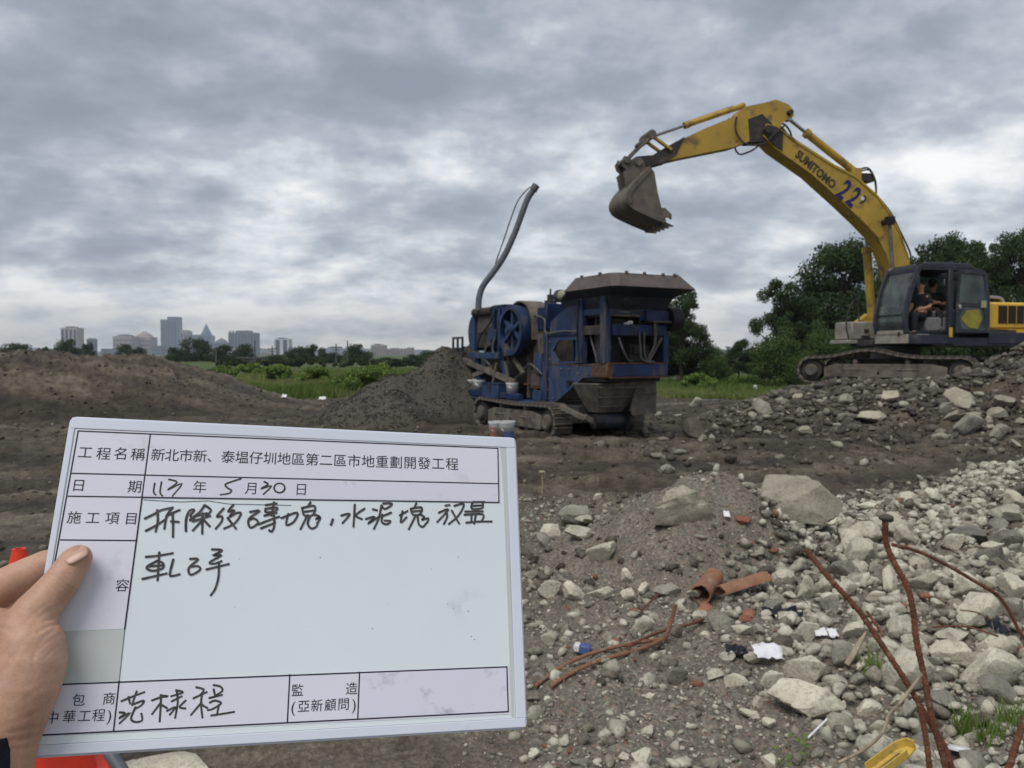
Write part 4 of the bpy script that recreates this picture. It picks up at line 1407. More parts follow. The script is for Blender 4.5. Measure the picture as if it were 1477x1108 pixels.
# bent pipe
pp = [(690, 448), (691, 430), (697, 412), (712, 392), (728, 368), (743, 335), (753, 308), (761, 287), (768, 276), (773, 268)]
X_ = CM @ Vector((.5, 3.3, 0))
pts = [at(a_, b_, X_.y * .999 + (1.6 - 1.6)) for a_, b_ in pp]
q = MB(); q.tube(pts, [.1, .075, .07, .068, .066, .066, .066, .066, .066, .075], n=12) if False else q.tube(pts, .072, n=12, smooth_sub=4)
q.build('discharge_pipe', M['greypipe'], cr, smooth=60)
q = MB(); q.cyl(pts[-2] + (pts[-1] - pts[-2]) * .2, pts[-1] + (pts[-1] - pts[-2]) * .1, .09, n=14); q.build('pipe_collar', M['hose'], cr)
pw = [(713, 391), (716, 376), (726, 348), (737, 315), (748, 288), (764, 270)]
q = MB(); q.tube([at(a_, b_, X_.y) for a_, b_ in pw], .016, n=6, smooth_sub=3); q.build('stay_wire', M['hose'], cr)

# ---- buckets and box standing on the crusher deck
def pail(M4, r, h, label, prints=(), group=None, tilt=0):
    T = M4 @ Matrix.Rotation(tilt, 4, 'X')
    ro = empty('paint_bucket', T, label, 'bucket', group)
    q = MB(T); q.cyl((0, 0, 0), (0, 0, h), r * .86, r, n=20, caps=False); q.cyl((0, 0, 0), (0, 0, .01), r * .86, n=20)
    q.cyl((0, 0, h), (0, 0, h * .97), r * .97, r * .95, n=20, caps=False)
    q.build('pail', M['white_plastic'], ro)
    q = MB(T); q.ring((0, 0, h * .9), (0, 0, h), r * 1.06, r * .96, 20); q.build('rim', M['white_plastic'], ro)
    q = MB(T); q.tube([(-r * 1.03, 0, h * .93), (-r * .6, -r * 1.02, h * .62), (0, -r * 1.22, h * .5), (r * .6, -r * 1.02, h * .62), (r * 1.03, 0, h * .93)], .005, n=5, smooth_sub=3)
    q.build('handle', M['chrome'], ro)
    for (mt, a0, a1, z0, z1) in prints:
        q = MB(T)
        k = 8
        V, F = [], []
        for i in range(k + 1):
            a_ = a0 + (a1 - a0) * i / k
            for z in (z0, z1):
                rr = r * (.86 + .14 * z / h) + .003
                V.append((rr * math.cos(a_), rr * math.sin(a_), z))
        for i in range(k): F.append((2 * i, 2 * i + 2, 2 * i + 3, 2 * i + 1))
        q.add(V, F); q.build('label_print', M[mt], ro)
    return ro


def on_crusher(x, y, z):
    return CM @ Matrix.Translation((x, y, z))


pail(on_crusher(.02 + .25, 4.15, .64), .15, .36, 'white bucket with blue print, leftmost on the crusher deck', [('blue_print', -2.4, -1.3, .1, .2)], tilt=-.05)
pail(on_crusher(.25, 3.72, .64), .155, .38, 'white bucket leaning beside the leftmost one on the crusher deck', [], tilt=.08)
pail(on_crusher(.22, 3.1, .64), .1, .3, 'small white tub behind the blue box on the crusher deck', [('blue_print', -2.2, -1.2, .05, .12)])
pail(on_crusher(.2, 1.98, .64), .13, .36, 'white bucket with small red marks, right of the blue box on the crusher deck', [('red_print', -2.3, -2.0, .2, .25), ('red_print', -1.6, -1.4, .1, .14)])
T = on_crusher(.16, 2.72, .645)
bx = empty('tool_box', T, 'blue metal box standing on the crusher deck between white buckets', 'box')
q = MB(T); q.box(-.14, .2, -.42, .36, 0, .3); q.build('body', M['blue_dusty'], bx, bevel=.01)
q = MB(T); q.box(-.15, .21, -.43, .37, .3, .33); q.build('lid', M['blue'], bx, bevel=.008)
q = MB(T); q.box(-.16, -.14, -.08, .0, .2, .33); q.build('latch', M['dark'], bx)
g = gpt(717, 632)
gM = Matrix.Translation((-.285, 14.2, hz_(-.285, 14.2)))
pail(gM, .145, .36, 'white bucket with red print on the ground by the crusher track', [('red_print', -2.6, -1.6, .05, .26)])
gM = Matrix.Translation((-.095, 13.85, hz_(-.095, 13.85)))
pail(gM, .15, .34, 'white bucket with blue print standing in front of the red-printed one', [('blue_print', -1.9, -.5, .03, .16)])

# ================================================================== excavator
EA = (9.53, 17.6)
EM = frame((EA[0], EA[1], 0), math.atan2(-.2065, -.978))     # x forward, y towards the viewer, z up
EMr = EM @ Matrix.Translation((0, 0, .93))
ex = empty('excavator', EMr, 'yellow crawler excavator on the rubble mound with its bucket raised over the crusher', 'excavator')
# undercarriage, turned against the upper body
TM_ = Matrix(((.64, -.77, 0, 9.84), (.77, .64, 0, 16.5), (0, 0, 1, 0), (0, 0, 0, 1)))   # x away from the viewer, y along the track to the left
make_track(ex, TM_, 0.0, .5, -.02, 3.75, .29, .93, hump=.17)
make_track(ex, TM_, 1.9, .5, -.02, 3.75, .29, .93, hump=.1)
q = MB(TM_); q.box(.5, 1.9, 1.1, 2.6, 1.2, 1.5); q.box(.3, 2.1, 1.3, 1.7, 1.15, 1.4); q.box(.3, 2.1, 2.1, 2.5, 1.15, 1.4); q.build('car_body', M['dark'], ex, bevel=.02)
q = MB(TM_); q.cyl((1.2, 1.85, 1.45), (1.2, 1.85, 1.8), .55, n=28); q.build('slew_ring', M['black'], ex)


def eb(name, mat, boxes, bevel=.01, par=ex, sm=35):
    q = MB(EM)
    for b in boxes: q.box(*b)
    return q.build(name, M[mat], par, smooth=sm, bevel=bevel)


# deck
eb('deck', 'navy', [(-3.6, .05, -2.45, .02, 1.78, 1.98), (-1.4, .4, -2.3, -.9, 1.8, 2.0)])
eb('deck_skirt', 'navy', [(-3.6, -1.45, -.02, .04, 1.84, 2.1)])
eb('deck_front', 'dark', [(-.3, .72, -1.95, -1.12, 1.8, 1.95)])
eb('cab_base', 'beige', [(.1, .69, -1.08, .01, 1.84, 2.05)])
eb('cab_step', 'navy', [(-.5, .64, -.02, .05, 1.83, 2.04)])
eb('side_marker', 'yellow_bright', [(-.44, -.36, .05, .09, 1.98, 2.2)])
# beige side box with handrail
eb('tool_box', 'beige', [(.2, .86, -2.4, -1.7, 1.96, 2.4)], bevel=.03)
eb('box_foot', 'beige', [(.15, .98, -2.42, -1.68, 1.86, 1.95)])
eb('box_latch', 'dark', [(.4, .52, -1.7, -1.68, 2.14, 2.22), (.38, .6, -1.7, -1.68, 2.0, 2.06)], bevel=0)
q = MB(EM); q.tube([(.9, -1.75, 1.95), (.98, -1.75, 2.3), (.92, -1.75, 2.7), (.7, -1.76, 2.95), (.6, -1.8, 2.5), (.6, -1.8, 2.35)], .018, n=6, smooth_sub=4); q.build('handrail', M['dark'], ex)
eb('hose_block', 'dusty_steel', [(-.05, .25, -1.6, -1.15, 2.0, 2.75)], bevel=.04)
q = MB(EM); q.prism([(.2, 2.35), (.62, 2.36), (.22, 2.62)], -2.1, -1.9, plane='XZ'); q.build('mirror_arm', M['yellow'], ex)

# cab: hollow frame with glass, facing +x, door side at y = 0
cab = MB(EM); cab.box(-1.25, .58, -1.06, .0, 2.05, 2.12); cabo = cab.build('cab', M['cabgrey'], ex, bevel=.01)


def cpart(name, fn, mat='cabgrey', par=cabo, sm=35, bevel=.008):
    q = MB(EM); fn(q); return q.build(name, M[mat] if isinstance(mat, str) else mat, par, smooth=sm, bevel=bevel)


def pillarA(y):
    def f(q):
        P = [Vector((.66, y, 2.08)), Vector((.7, y, 2.3)), Vector((.69, y, 2.5)), Vector((.6, y, 2.95)), Vector((.46, y, 3.35)), Vector((.36, y, 3.58))]
        P = catmull(P, 3)
        for i in range(len(P) - 1):
            q.bar(P[i], P[i + 1] + (P[i + 1] - P[i]) * .08, .085, .09, up=(1, 0, 0))
    return f


cpart('front_pillar', pillarA(-.04), bevel=0)
cpart('front_pillar', pillarA(-1.03), bevel=0)
cpart('roof', lambda q: (q.prism([(.42, 3.54), (.38, 3.62), (.25, 3.66), (-.9, 3.67), (-1.02, 3.62), (-1.05, 3.54)], -1.07, .01, plane='XZ')), bevel=.02)
cpart('roof_hatch', lambda q: q.box(-.7, 0, -.9, -.2, 3.67, 3.71))
cpart('front_header', lambda q: q.box(.34, .42, -1.0, -.08, 3.46, 3.56))
cpart('front_sill', lambda q: q.box(.6, .7, -1.0, -.08, 2.05, 2.14), 'beige')
cpart('door_pillar', lambda q: q.box(-.5, -.38, -.07, .01, 2.1, 3.56))
cpart('rear_pillar', lambda q: q.box(-1.3, -1.18, -.07, .01, 2.1, 3.5))
cpart('rear_pillar', lambda q: q.box(-1.3, -1.2, -1.07, -.98, 2.1, 3.56))
cpart('mid_pillar', lambda q: q.box(-.32, -.14, -1.07, -1.0, 2.1, 3.56))
cpart('rear_wall', lambda q: (q.box(-1.3, -1.26, -1.0, -.05, 2.1, 2.75), q.box(-1.3, -1.26, -1.0, -.05, 3.4, 3.56)))
cpart('side_wall', lambda q: q.box(-1.2, .62, -1.07, -1.03, 2.1, 2.5))
cpart('side_sill', lambda q: (q.box(-1.2, -.5, -.04, .0, 2.1, 2.62), q.box(-.5, .64, -.06, .0, 2.06, 2.12)))
cpart('top_rail', lambda q: (q.box(-1.2, .36, -1.07, -1.0, 3.44, 3.56), q.box(-1.25, .38, -.06, .0, 3.5, 3.56)))
glassm = bpy.data.materials.new('cab_glass')
glassm.use_nodes = True
gt = glassm.node_tree
gb = gt.nodes['Principled BSDF']
gb.inputs['Base Color'].default_value = (.5, .6, .58, 1)
gb.inputs['Roughness'].default_value = .08
gtr = N(gt, 'ShaderNodeBsdfTransparent', ins={0: (.6, .72, .7, 1)})
gdust = N(gt, 'ShaderNodeTexNoise', ins={'Scale': 3.0, 'Detail': 8.0, 'Roughness': .7})
gtc = N(gt, 'ShaderNodeTexCoord'); gt.links.new(gtc.outputs['Object'], gdust.inputs['Vector'])
gdf = N(gt, 'ShaderNodeBsdfDiffuse', ins={0: (.24, .28, .27, 1)})
gm1 = N(gt, 'ShaderNodeMixShader'); gt.links.new(ramp(gt, gdust.outputs['Fac'], [(.35, (.08,) * 3), (.7, (.4,) * 3)]), gm1.inputs[0])
gt.links.new(gtr.outputs[0], gm1.inputs[1]); gt.links.new(gdf.outputs[0], gm1.inputs[2])
ggl = N(gt, 'ShaderNodeBsdfGlossy', ins={'Roughness': .06})
gfr = N(gt, 'ShaderNodeFresnel', ins={'IOR': 1.5})
gm2 = N(gt, 'ShaderNodeMixShader'); gt.links.new(gfr.outputs[0], gm2.inputs[0])
gt.links.new(gm1.outputs[0], gm2.inputs[1]); gt.links.new(ggl.outputs[0], gm2.inputs[2])
gt.links.new(gm2.outputs[0], gt.nodes['Material Output'].inputs[0])


def fglass(q):
    P = catmull([Vector((.65, 0, 2.12)), Vector((.69, 0, 2.3)), Vector((.68, 0, 2.5)), Vector((.59, 0, 2.95)), Vector((.45, 0, 3.35)), Vector((.39, 0, 3.5))], 3)
    V = [(p.x, y, p.z) for p in P for y in (-.98, -.09)]
    q.add(V, [(2 * i, 2 * i + 1, 2 * i + 3, 2 * i + 2) for i in range(len(P) - 1)])


cpart('windscreen', fglass, glassm, sm=60, bevel=0)
cpart('windscreen_rail', lambda q: q.bar((.695, -1.0, 2.5), (.695, -.08, 2.5), .03, .03), 'navy')
cpart('window_pane', lambda q: q.box(-.12, .45, -1.06, -1.05, 2.5, 3.44), glassm, bevel=0)
cpart('window_pane', lambda q: q.box(-1.18, -.34, -1.06, -1.05, 2.5, 3.44), glassm, bevel=0)
cpart('rear_window', lambda q: q.box(-1.29, -1.28, -1.0, -.08, 2.75, 3.4), glassm, bevel=0)
# the open door folded back along the side
dr = cpart('door', lambda q: q.prism([(-.5, 2.08), (-1.42, 2.08), (-1.4, 2.9), (-1.3, 3.42), (-1.24, 3.5), (-.56, 3.52)], .06, .1, plane='XZ',
                                     holes=[[(-.58, 2.78), (-1.32, 2.76), (-1.22, 3.4), (-.62, 3.43)], [(-.66, 2.18), (-.6, 2.45), (-.74, 2.68), (-1.22, 2.66), (-1.3, 2.3), (-1.26, 2.16)]]))
cpart('door_pane', lambda q: q.box(-1.33, -.57, .075, .08, 2.75, 3.44), glassm, dr, bevel=0)
cpart('door_pane', lambda q: q.prism([(-.66, 2.18), (-.6, 2.45), (-.74, 2.68), (-1.22, 2.66), (-1.3, 2.3), (-1.26, 2.16)], .075, .08, plane='XZ'), glassm, dr, bevel=0)
cpart('door_badge', lambda q: q.prism([(-.64, 2.4), (-.8, 2.6), (-1.12, 2.62), (-1.2, 2.4), (-1.1, 2.18), (-.86, 2.2)], .085, .092, plane='XZ'), pmat('olive_yellow', (.3, .27, .04), None, 5, .6), dr, bevel=0)
cpart('door_handle', lambda q: q.box(-.62, -.56, .1, .13, 2.62, 2.72), 'silver', dr)
cpart('warning_sticker', lambda q: q.box(-1.3, -1.16, .1, .106, 2.66, 2.82), pmat('pale_yellow_sticker', (.42, .42, .22), None, 5, .7), dr, bevel=0)
cpart('work_lamp', lambda q: q.box(.3, .4, -.1, 0, 3.58, 3.66), 'black')
cpart('mirror', lambda q: (q.bar((.46, .02, 3.4), (.5, .1, 3.3), .02, .02), q.box(.46, .54, .08, .12, 3.12, 3.36)), 'navy')
cpart('seat', lambda q: (q.box(-.7, -.15, -.75, -.3, 2.42, 2.6), q.box(-.82, -.68, -.75, -.3, 2.55, 3.2)), 'seat', bevel=.05)
cpart('seat_base', lambda q: q.box(-.55, .1, -.5, -.12, 2.12, 2.44), 'seat', bevel=.03)
cpart('console', lambda q: (q.box(.3, .5, -.95, -.75, 2.12, 2.7), q.cyl((.35, -.8, 2.7), (.33, -.8, 2.85), .02)), 'dark')
# hood
eb('hood', 'yellow_bright', [(-3.6, -1.42, -.75, .0, 2.18, 2.8)], bevel=.05)
q = MB(EM); q.prism([(-1.43, 2.18), (-3.6, 2.18), (-3.6, 1.98), (-2.35, 2.02), (-1.95, 2.17)], -.02, .015, plane='XZ'); q.build('hood_skirt', M['yellow_bright'], ex)
eb('hood', 'navy', [(-3.6, -1.42, -2.35, -.76, 2.0, 2.7)])
gr_ = eb('grille', 'grille', [(-2.42, -1.72, .0, .012, 2.31, 2.72)], bevel=0)
for xx in (-1.95, -2.19):
    eb('grille_bar', 'yellow', [(xx - .018, xx, .01, .025, 2.31, 2.72)], bevel=0, par=gr_)
for i in range(9):
    eb('grille_slat', 'grille', [(-2.4, -1.74, .011, .02, 2.33 + i * .043, 2.345 + i * .043)], bevel=0, par=gr_)
eb('hood_panel', 'dark', [(-2.2, -1.46, -.01, .03, 2.0, 2.16)], bevel=.005)
q = MB(EM); q.tube([(-1.4, -.3, 2.78), (-1.4, -.3, 2.92), (-2.0, -.3, 2.93), (-2.12, -.3, 2.85), (-2.15, -.3, 2.78)], .035, n=8, smooth_sub=3); q.build('hood_rail', M['silver'], ex)
q = MB(EM); q.cyl((-1.9, -1.2, 2.7), (-1.9, -1.2, 3.05), .06, n=12); q.build('exhaust', M['dark'], ex)

# boom
BL, BR = -1.2, -1.65
top = [(3.51, 6.88), (3.12, 6.78), (2.73, 6.53), (1.77, 6.04), (1.19, 5.81), (.6, 5.38), (.25, 4.98), (0, 4.58), (-.28, 3.97), (-.48, 3.2), (-.6, 2.35)]
bot = [(-.2, 2.25), (-.02, 3.0), (.16, 3.6), (.32, 4.0), (.58, 4.42), (.94, 4.73), (1.47, 5.15), (2.34, 5.8), (3.28, 6.34), (3.58, 6.6)]
q = MB(EM); q.prism(top + bot, BR, BL, plane='XZ'); q.prism([(a, b + .012) for a, b in top[:9]] + [(a - .0, b - .05) for a, b in top[:9]][::-1], BR - .02, BL + .02, plane='XZ')
boom = q.build('boom', M['yellow'], ex, smooth=25)
# lettering follows the boom
def text_mesh(name, s, size, mat, parent, T, align='CENTER', bold=0.0, extrude=.001, space=1.0):
    cu = bpy.data.curves.new(name, 'FONT')
    cu.body = s
    cu.size = size
    cu.align_x = align
    cu.align_y = 'CENTER'
    cu.extrude = extrude
    cu.offset = bold
    cu.space_character = space
    cu.resolution_u = 3
    tmp = bpy.data.objects.new(name, cu)
    COL.objects.link(tmp)
    dg = bpy.context.evaluated_depsgraph_get()
    me = bpy.data.meshes.new_from_object(tmp.evaluated_get(dg))
    bpy.data.objects.remove(tmp)
    me.name = name
    me.materials.clear()
    me.materials.append(mat)
    return link_mesh(name, me, parent, wm(parent).inverted() @ T)


def boom_T(x, z, ang):
    # text reads from left to right as seen by the viewer: its x axis runs along -forward
    ex_ = Vector((-math.cos(ang), 0, math.sin(ang)))
    ez_ = Vector((math.sin(ang), 0, math.cos(ang)))
    ny = ex_.cross(ez_)
    R = Matrix((ex_, ez_, ny)).transposed().to_4x4()
    return EM @ Matrix.Translation((x, BL + .004, z)) @ R


import math as _m
sl = _m.atan2(-(6.22 - 5.47), 2.72 - 1.68)
word = 'SUMITOMO'
text_mesh('lettering', word, .255, M['black_print'], boom, boom_T(2.24, 5.9, sl) @ Matrix.Diagonal((.92, 1.08, 1, 1)), bold=.011)
text_mesh('lettering', '2', .7, M['blue_number'], boom, boom_T(1.5, 5.45, sl - .05) @ Matrix.Diagonal((.64, 1, 1, 1)), bold=.022)
text_mesh('lettering', '2', .7, M['blue_number'], boom, boom_T(1.24, 5.29, sl - .05) @ Matrix.Diagonal((.64, 1, 1, 1)), bold=.022)
nb = text_mesh('lettering', '9', .34, M['black_print'], boom, boom_T(.99, 5.24, sl) @ Matrix.Diagonal((.8, 1, 1, 1)), bold=.012)
q = MB(EM); q.cyl((1.0, BL + .006, 5.29), (1.0, BL + .012, 5.29), .05, n=12); q.build('paint_blot', M['white_plastic'], boom)
# arm
arm_p = [(4.19, 7.12), (4.02, 7.26), (3.54, 7.38), (3.24, 7.47), (2.92, 7.38), (2.8, 7.26), (2.79, 7.12), (2.92, 7.05), (3.05, 6.98), (3.17, 6.8), (3.55, 6.62), (4.07, 6.42), (4.29, 6.33),
         (5.55, 6.03), (6.32, 5.82), (6.63, 5.78), (6.72, 5.87), (6.63, 5.97), (6.27, 6.01), (5.86, 6.26), (5.55, 6.44), (5.03, 6.7), (4.24, 7.04)]
q = MB(EM); q.prism(arm_p, -1.6, -1.25, plane='XZ'); arm = q.build('arm', M['yellow'], ex, smooth=25)
q = MB(EM); q.prism([(3.95, 6.98), (3.6, 7.12), (3.35, 6.92), (3.3, 6.62), (3.5, 6.5), (3.9, 6.46)], -1.61, -1.24, plane='XZ')
q.prism([(3.58, 6.66), (3.42, 6.86), (3.26, 6.82), (3.1, 6.7), (3.12, 6.3), (3.34, 6.42)], -1.67, -1.17, plane='XZ')
q.build('joint_plate', M['dark'], arm)
q = MB(EM); q.prism([(5.5, 6.5), (5.62, 6.42), (5.95, 6.24), (6.27, 6.04), (6.66, 5.99), (6.75, 5.87), (6.63, 5.765), (6.32, 5.8), (5.9, 5.92), (5.7, 6.1)], -1.62, -1.23, plane='XZ')
q.build('arm_nose', M['dark'], arm)
q = MB(EM); q.cyl((3.5, -1.72, 6.75), (3.5, -1.12, 6.75), .09, n=16); q.cyl((2.92, -1.68, 7.18), (2.92, -1.14, 7.18), .06, n=14); q.build('pin', M['dark'], arm)


def cylinder(a, b, rb, rr, split, y, nm='hydraulic_cylinder', par=ex, mat='yellow', rod='chrome'):
    A_, B_ = Vector((a[0], y, a[1])), Vector((b[0], y, b[1]))
    q = MB(EM); q.cyl(A_, A_.lerp(B_, split), rb, n=16); q.cyl(A_.lerp(B_, split - .05), A_.lerp(B_, split), rb * 1.25, n=16)
    q.sphere(A_, rb * 1.1); q.bar(A_.lerp(B_, .1) + Vector((0, .0, rb)), A_.lerp(B_, split - .05) + Vector((0, 0, rb)), .025, .03)
    c = q.build(nm, M[mat], par)
    q = MB(EM); q.cyl(A_.lerp(B_, split), B_, rr, n=12); q.cyl(B_ + Vector((0, -.07, 0)), B_ + Vector((0, .07, 0)), rr * 1.9, n=12); q.build('rod', M[rod], c)
    return c


cylinder((1.08, 5.98), (2.84, 7.12), .09, .04, .74, -1.42)                      # arm cylinder
cylinder((4.0, 7.33), (6.32, 6.46), .065, .033, .62, -1.42)                     # bucket cylinder
cylinder((.14, 1.98), (.42, 4.74), .085, .042, .6, -.99, mat='beige', rod='dusty_steel')
cylinder((.14, 1.98), (.42, 4.74), .1, .042, .82, -1.86, mat='yellow')
q = MB(EM); q.cyl((.42, -1.95, 4.74), (.42, -.9, 4.74), .07, n=14); q.box(.33, .5, -1.06, -.9, 4.66, 4.84); q.build('boom_pin', M['black'], boom)
eb('cylinder_bracket', 'yellow', [(.98, 1.2, -1.6, -1.25, 5.72, 6.02)], par=boom)
# bucket linkage
q = MB(EM); q.bar((6.3, -1.2, 6.48), (6.88, -1.2, 5.88), .05, .1, up=(0, 1, 0)); q.bar((6.3, -1.64, 6.48), (6.88, -1.64, 5.88), .05, .1, up=(0, 1, 0))
q.cyl((6.32, -1.7, 6.48), (6.32, -1.14, 6.48), .1, n=14); q.cyl((6.47, -1.66, 6.32), (6.47, -1.18, 6.32), .07, n=12); q.build('link', M['mud_steel'], ex)
q = MB(EM); q.bar((6.3, -1.21, 6.46), (5.84, -1.21, 6.17), .05, .09, up=(0, 1, 0)); q.bar((6.3, -1.63, 6.46), (5.84, -1.63, 6.17), .05, .09, up=(0, 1, 0)); q.build('link', M['yellow'], ex)
q = MB(EM); q.cyl((6.9, -1.72, 5.88), (6.9, -1.12, 5.88), .075, n=14); q.cyl((6.64, -1.72, 5.86), (6.64, -1.12, 5.86), .09, n=14); q.build('bucket_pin', M['mud_steel'], ex)
# bucket
prof = [(6.49, 5.69), (6.68, 5.5), (6.87, 5.31), (7.0, 5.12), (7.03, 4.97), (6.97, 4.83), (6.82, 4.73), (6.55, 4.62), (6.28, 4.52), (6.1, 4.46)]
Y0, Y1 = -.86, -1.98
inner = [(6.44, 5.62), (6.62, 5.46), (6.81, 5.27), (6.93, 5.09), (6.96, 4.98), (6.91, 4.9), (6.78, 4.82), (6.54, 4.7), (6.28, 4.58), (6.1, 4.5)]
_c = lambda L: [(p.x, p.y) for p in catmull([Vector((a, b, 0)) for a, b in L], 3)]
prof, inner = _c(prof), _c(inner)
q = MB(EM); q.prism(prof + inner[::-1], Y1, Y0, plane='XZ'); bk = q.build('bucket', M['bucket'], ex, smooth=40)
for ya, yb in ((Y0 - .005, Y0 + .025), (Y1 - .025, Y1 + .005)):
    q = MB(EM); q.prism([(6.49, 5.7), (6.39, 5.56), (6.31, 5.15), (6.21, 4.76), (6.1, 4.52)] + prof[::-1][1:-1], ya, yb, plane='XZ'); q.build('bucket_side', M['bucket'], bk, smooth=0)
    q = MB(EM); q.prism([(6.24, 4.8), (6.14, 4.8), (5.98, 4.66), (5.99, 4.56), (6.04, 4.6), (6.14, 4.6), (6.2, 4.56)], ya - .02, yb + .02, plane='XZ'); q.build('side_cutter', M['bucket'], bk, smooth=0)
for i in range(5):
    y_ = Y0 - .08 - i * (Y0 - Y1 - .16) / 4
    q = MB(EM); q.add([(6.16, y_ - .06, 4.53), (6.16, y_ + .06, 4.53), (6.16, y_ + .06, 4.43), (6.16, y_ - .06, 4.43), (5.9, y_ - .025, 4.44), (5.9, y_ + .025, 4.44), (5.9, y_ + .025, 4.415), (5.9, y_ - .025, 4.415)],
                      [(0, 1, 5, 4), (1, 2, 6, 5), (2, 3, 7, 6), (3, 0, 4, 7), (4, 5, 6, 7), (3, 2, 1, 0)])
    q.build('tooth', M['bucket'], bk, smooth=0)
for ya in (-1.2, -1.62):
    q = MB(EM); q.prism([(6.45, 5.66), (6.5, 5.9), (6.64, 5.98), (6.8, 5.9), (6.95, 5.98), (7.02, 5.86), (6.98, 5.74), (6.9, 5.68), (6.98, 5.6), (6.95, 5.5), (6.9, 5.25)], ya - .025, ya + .025, plane='XZ'); q.build('bucket_ear', M['bucket'], bk, smooth=0)
eb('bucket_rib', 'bucket', [(6.5, 6.56, Y1, Y0, 5.6, 5.68)], par=bk)
q = MB(EM)
for ya in (Y0 + .03,): q.prism([(6.5, 5.68), (6.68, 5.5), (6.86, 5.3), (6.99, 5.1), (7.01, 4.97), (6.95, 4.86), (6.89, 4.9), (6.93, 5.0), (6.9, 5.1), (6.78, 5.26), (6.6, 5.45), (6.45, 5.6)], ya - .005, ya + .015, plane='XZ')
q.build('wear_strip', M['bucket'], bk)
# hoses on the boom
for pts in ([(3.3, -1.3, 6.85), (3.05, -1.3, 6.95), (2.85, -1.32, 6.8), (2.75, -1.35, 6.56)], [(3.25, -1.4, 6.85), (3.0, -1.42, 6.9), (2.7, -1.42, 6.56)],
            [(1.0, -1.3, 5.95), (.75, -1.28, 5.98), (.6, -1.28, 5.7), (.55, -1.3, 5.36)], [(1.0, -1.4, 6.0), (.7, -1.4, 6.06), (.5, -1.4, 5.75), (.48, -1.4, 5.3)],
            [(.6, -1.25, 5.42), (.2, -1.24, 5.0), (-.05, -1.24, 4.6), (-.34, -1.24, 4.1), (-.4, -1.26, 3.9), (-.36, -1.26, 3.8)], [(.5, -1.35, 5.35), (.1, -1.35, 4.9), (-.2, -1.35, 4.4), (-.42, -1.35, 3.9)],
            [(4.25, -1.22, 7.0), (4.28, -1.2, 6.7), (4.05, -1.18, 6.4), (3.6, -1.15, 6.42), (3.3, -1.13, 6.7), (3.1, -1.15, 6.85)], [(4.3, -1.5, 7.05), (4.1, -1.5, 6.3), (3.9, -1.3, 6.25), (3.7, -1.2, 6.38)]):
    q = MB(EM); q.tube(pts, .022, n=6, smooth_sub=5); q.build('hose', M['dark'], boom)
q = MB(EM); q.box(.62, 1.0, -1.55, -1.3, 5.72, 5.92); q.build('valve_block', M['dark'], boom, bevel=.01)
q = MB(EM); q.tube([(2.7, -1.3, 6.56), (1.8, -1.3, 6.1), (1.2, -1.3, 5.86)], .02, n=6, smooth_sub=3); q.tube([(2.7, -1.4, 6.57), (1.8, -1.4, 6.11), (1.2, -1.4, 5.87)], .02, n=6, smooth_sub=3); q.build('pipe', M['yellow'], boom)

# ================================================================== people in the cab
def skin_obj(name, joints, bones, mat, parent, sub=2, world=True):
    """one continuous body: joints {key: (pos, rx[, ry])}, bones [(a, b)]"""
    keys = list(joints)
    idx = {k: i for i, k in enumerate(keys)}
    me = bpy.data.meshes.new(name)
    T = wm(parent).inverted() if parent is not None else Matrix.Identity(4)
    me.from_pydata([T @ Vector(joints[k][0]) for k in keys], [(idx[a], idx[b]) for a, b in bones], [])
    me.update()
    o = bpy.data.objects.new(name, me)
    COL.objects.link(o)
    s = o.modifiers.new('skin', 'SKIN')
    s.use_smooth_shade = True
    for i, k in enumerate(keys):
        r = joints[k][1]
        me.skin_vertices[0].data[i].radius = (r, joints[k][2] if len(joints[k]) > 2 else r)
    me.skin_vertices[0].data[0].use_root = True
    ss = o.modifiers.new('sub', 'SUBSURF')
    ss.levels = ss.render_levels = sub
    dg = bpy.context.evaluated_depsgraph_get()
    m2 = bpy.data.meshes.new_from_object(o.evaluated_get(dg))
    bpy.data.objects.remove(o)
    m2.name = name
    m2.materials.clear()
    m2.materials.append(mat)
    m2.polygons.foreach_set('use_smooth', [True] * len(m2.polygons))
    r = link_mesh(name, m2, parent)
    return r


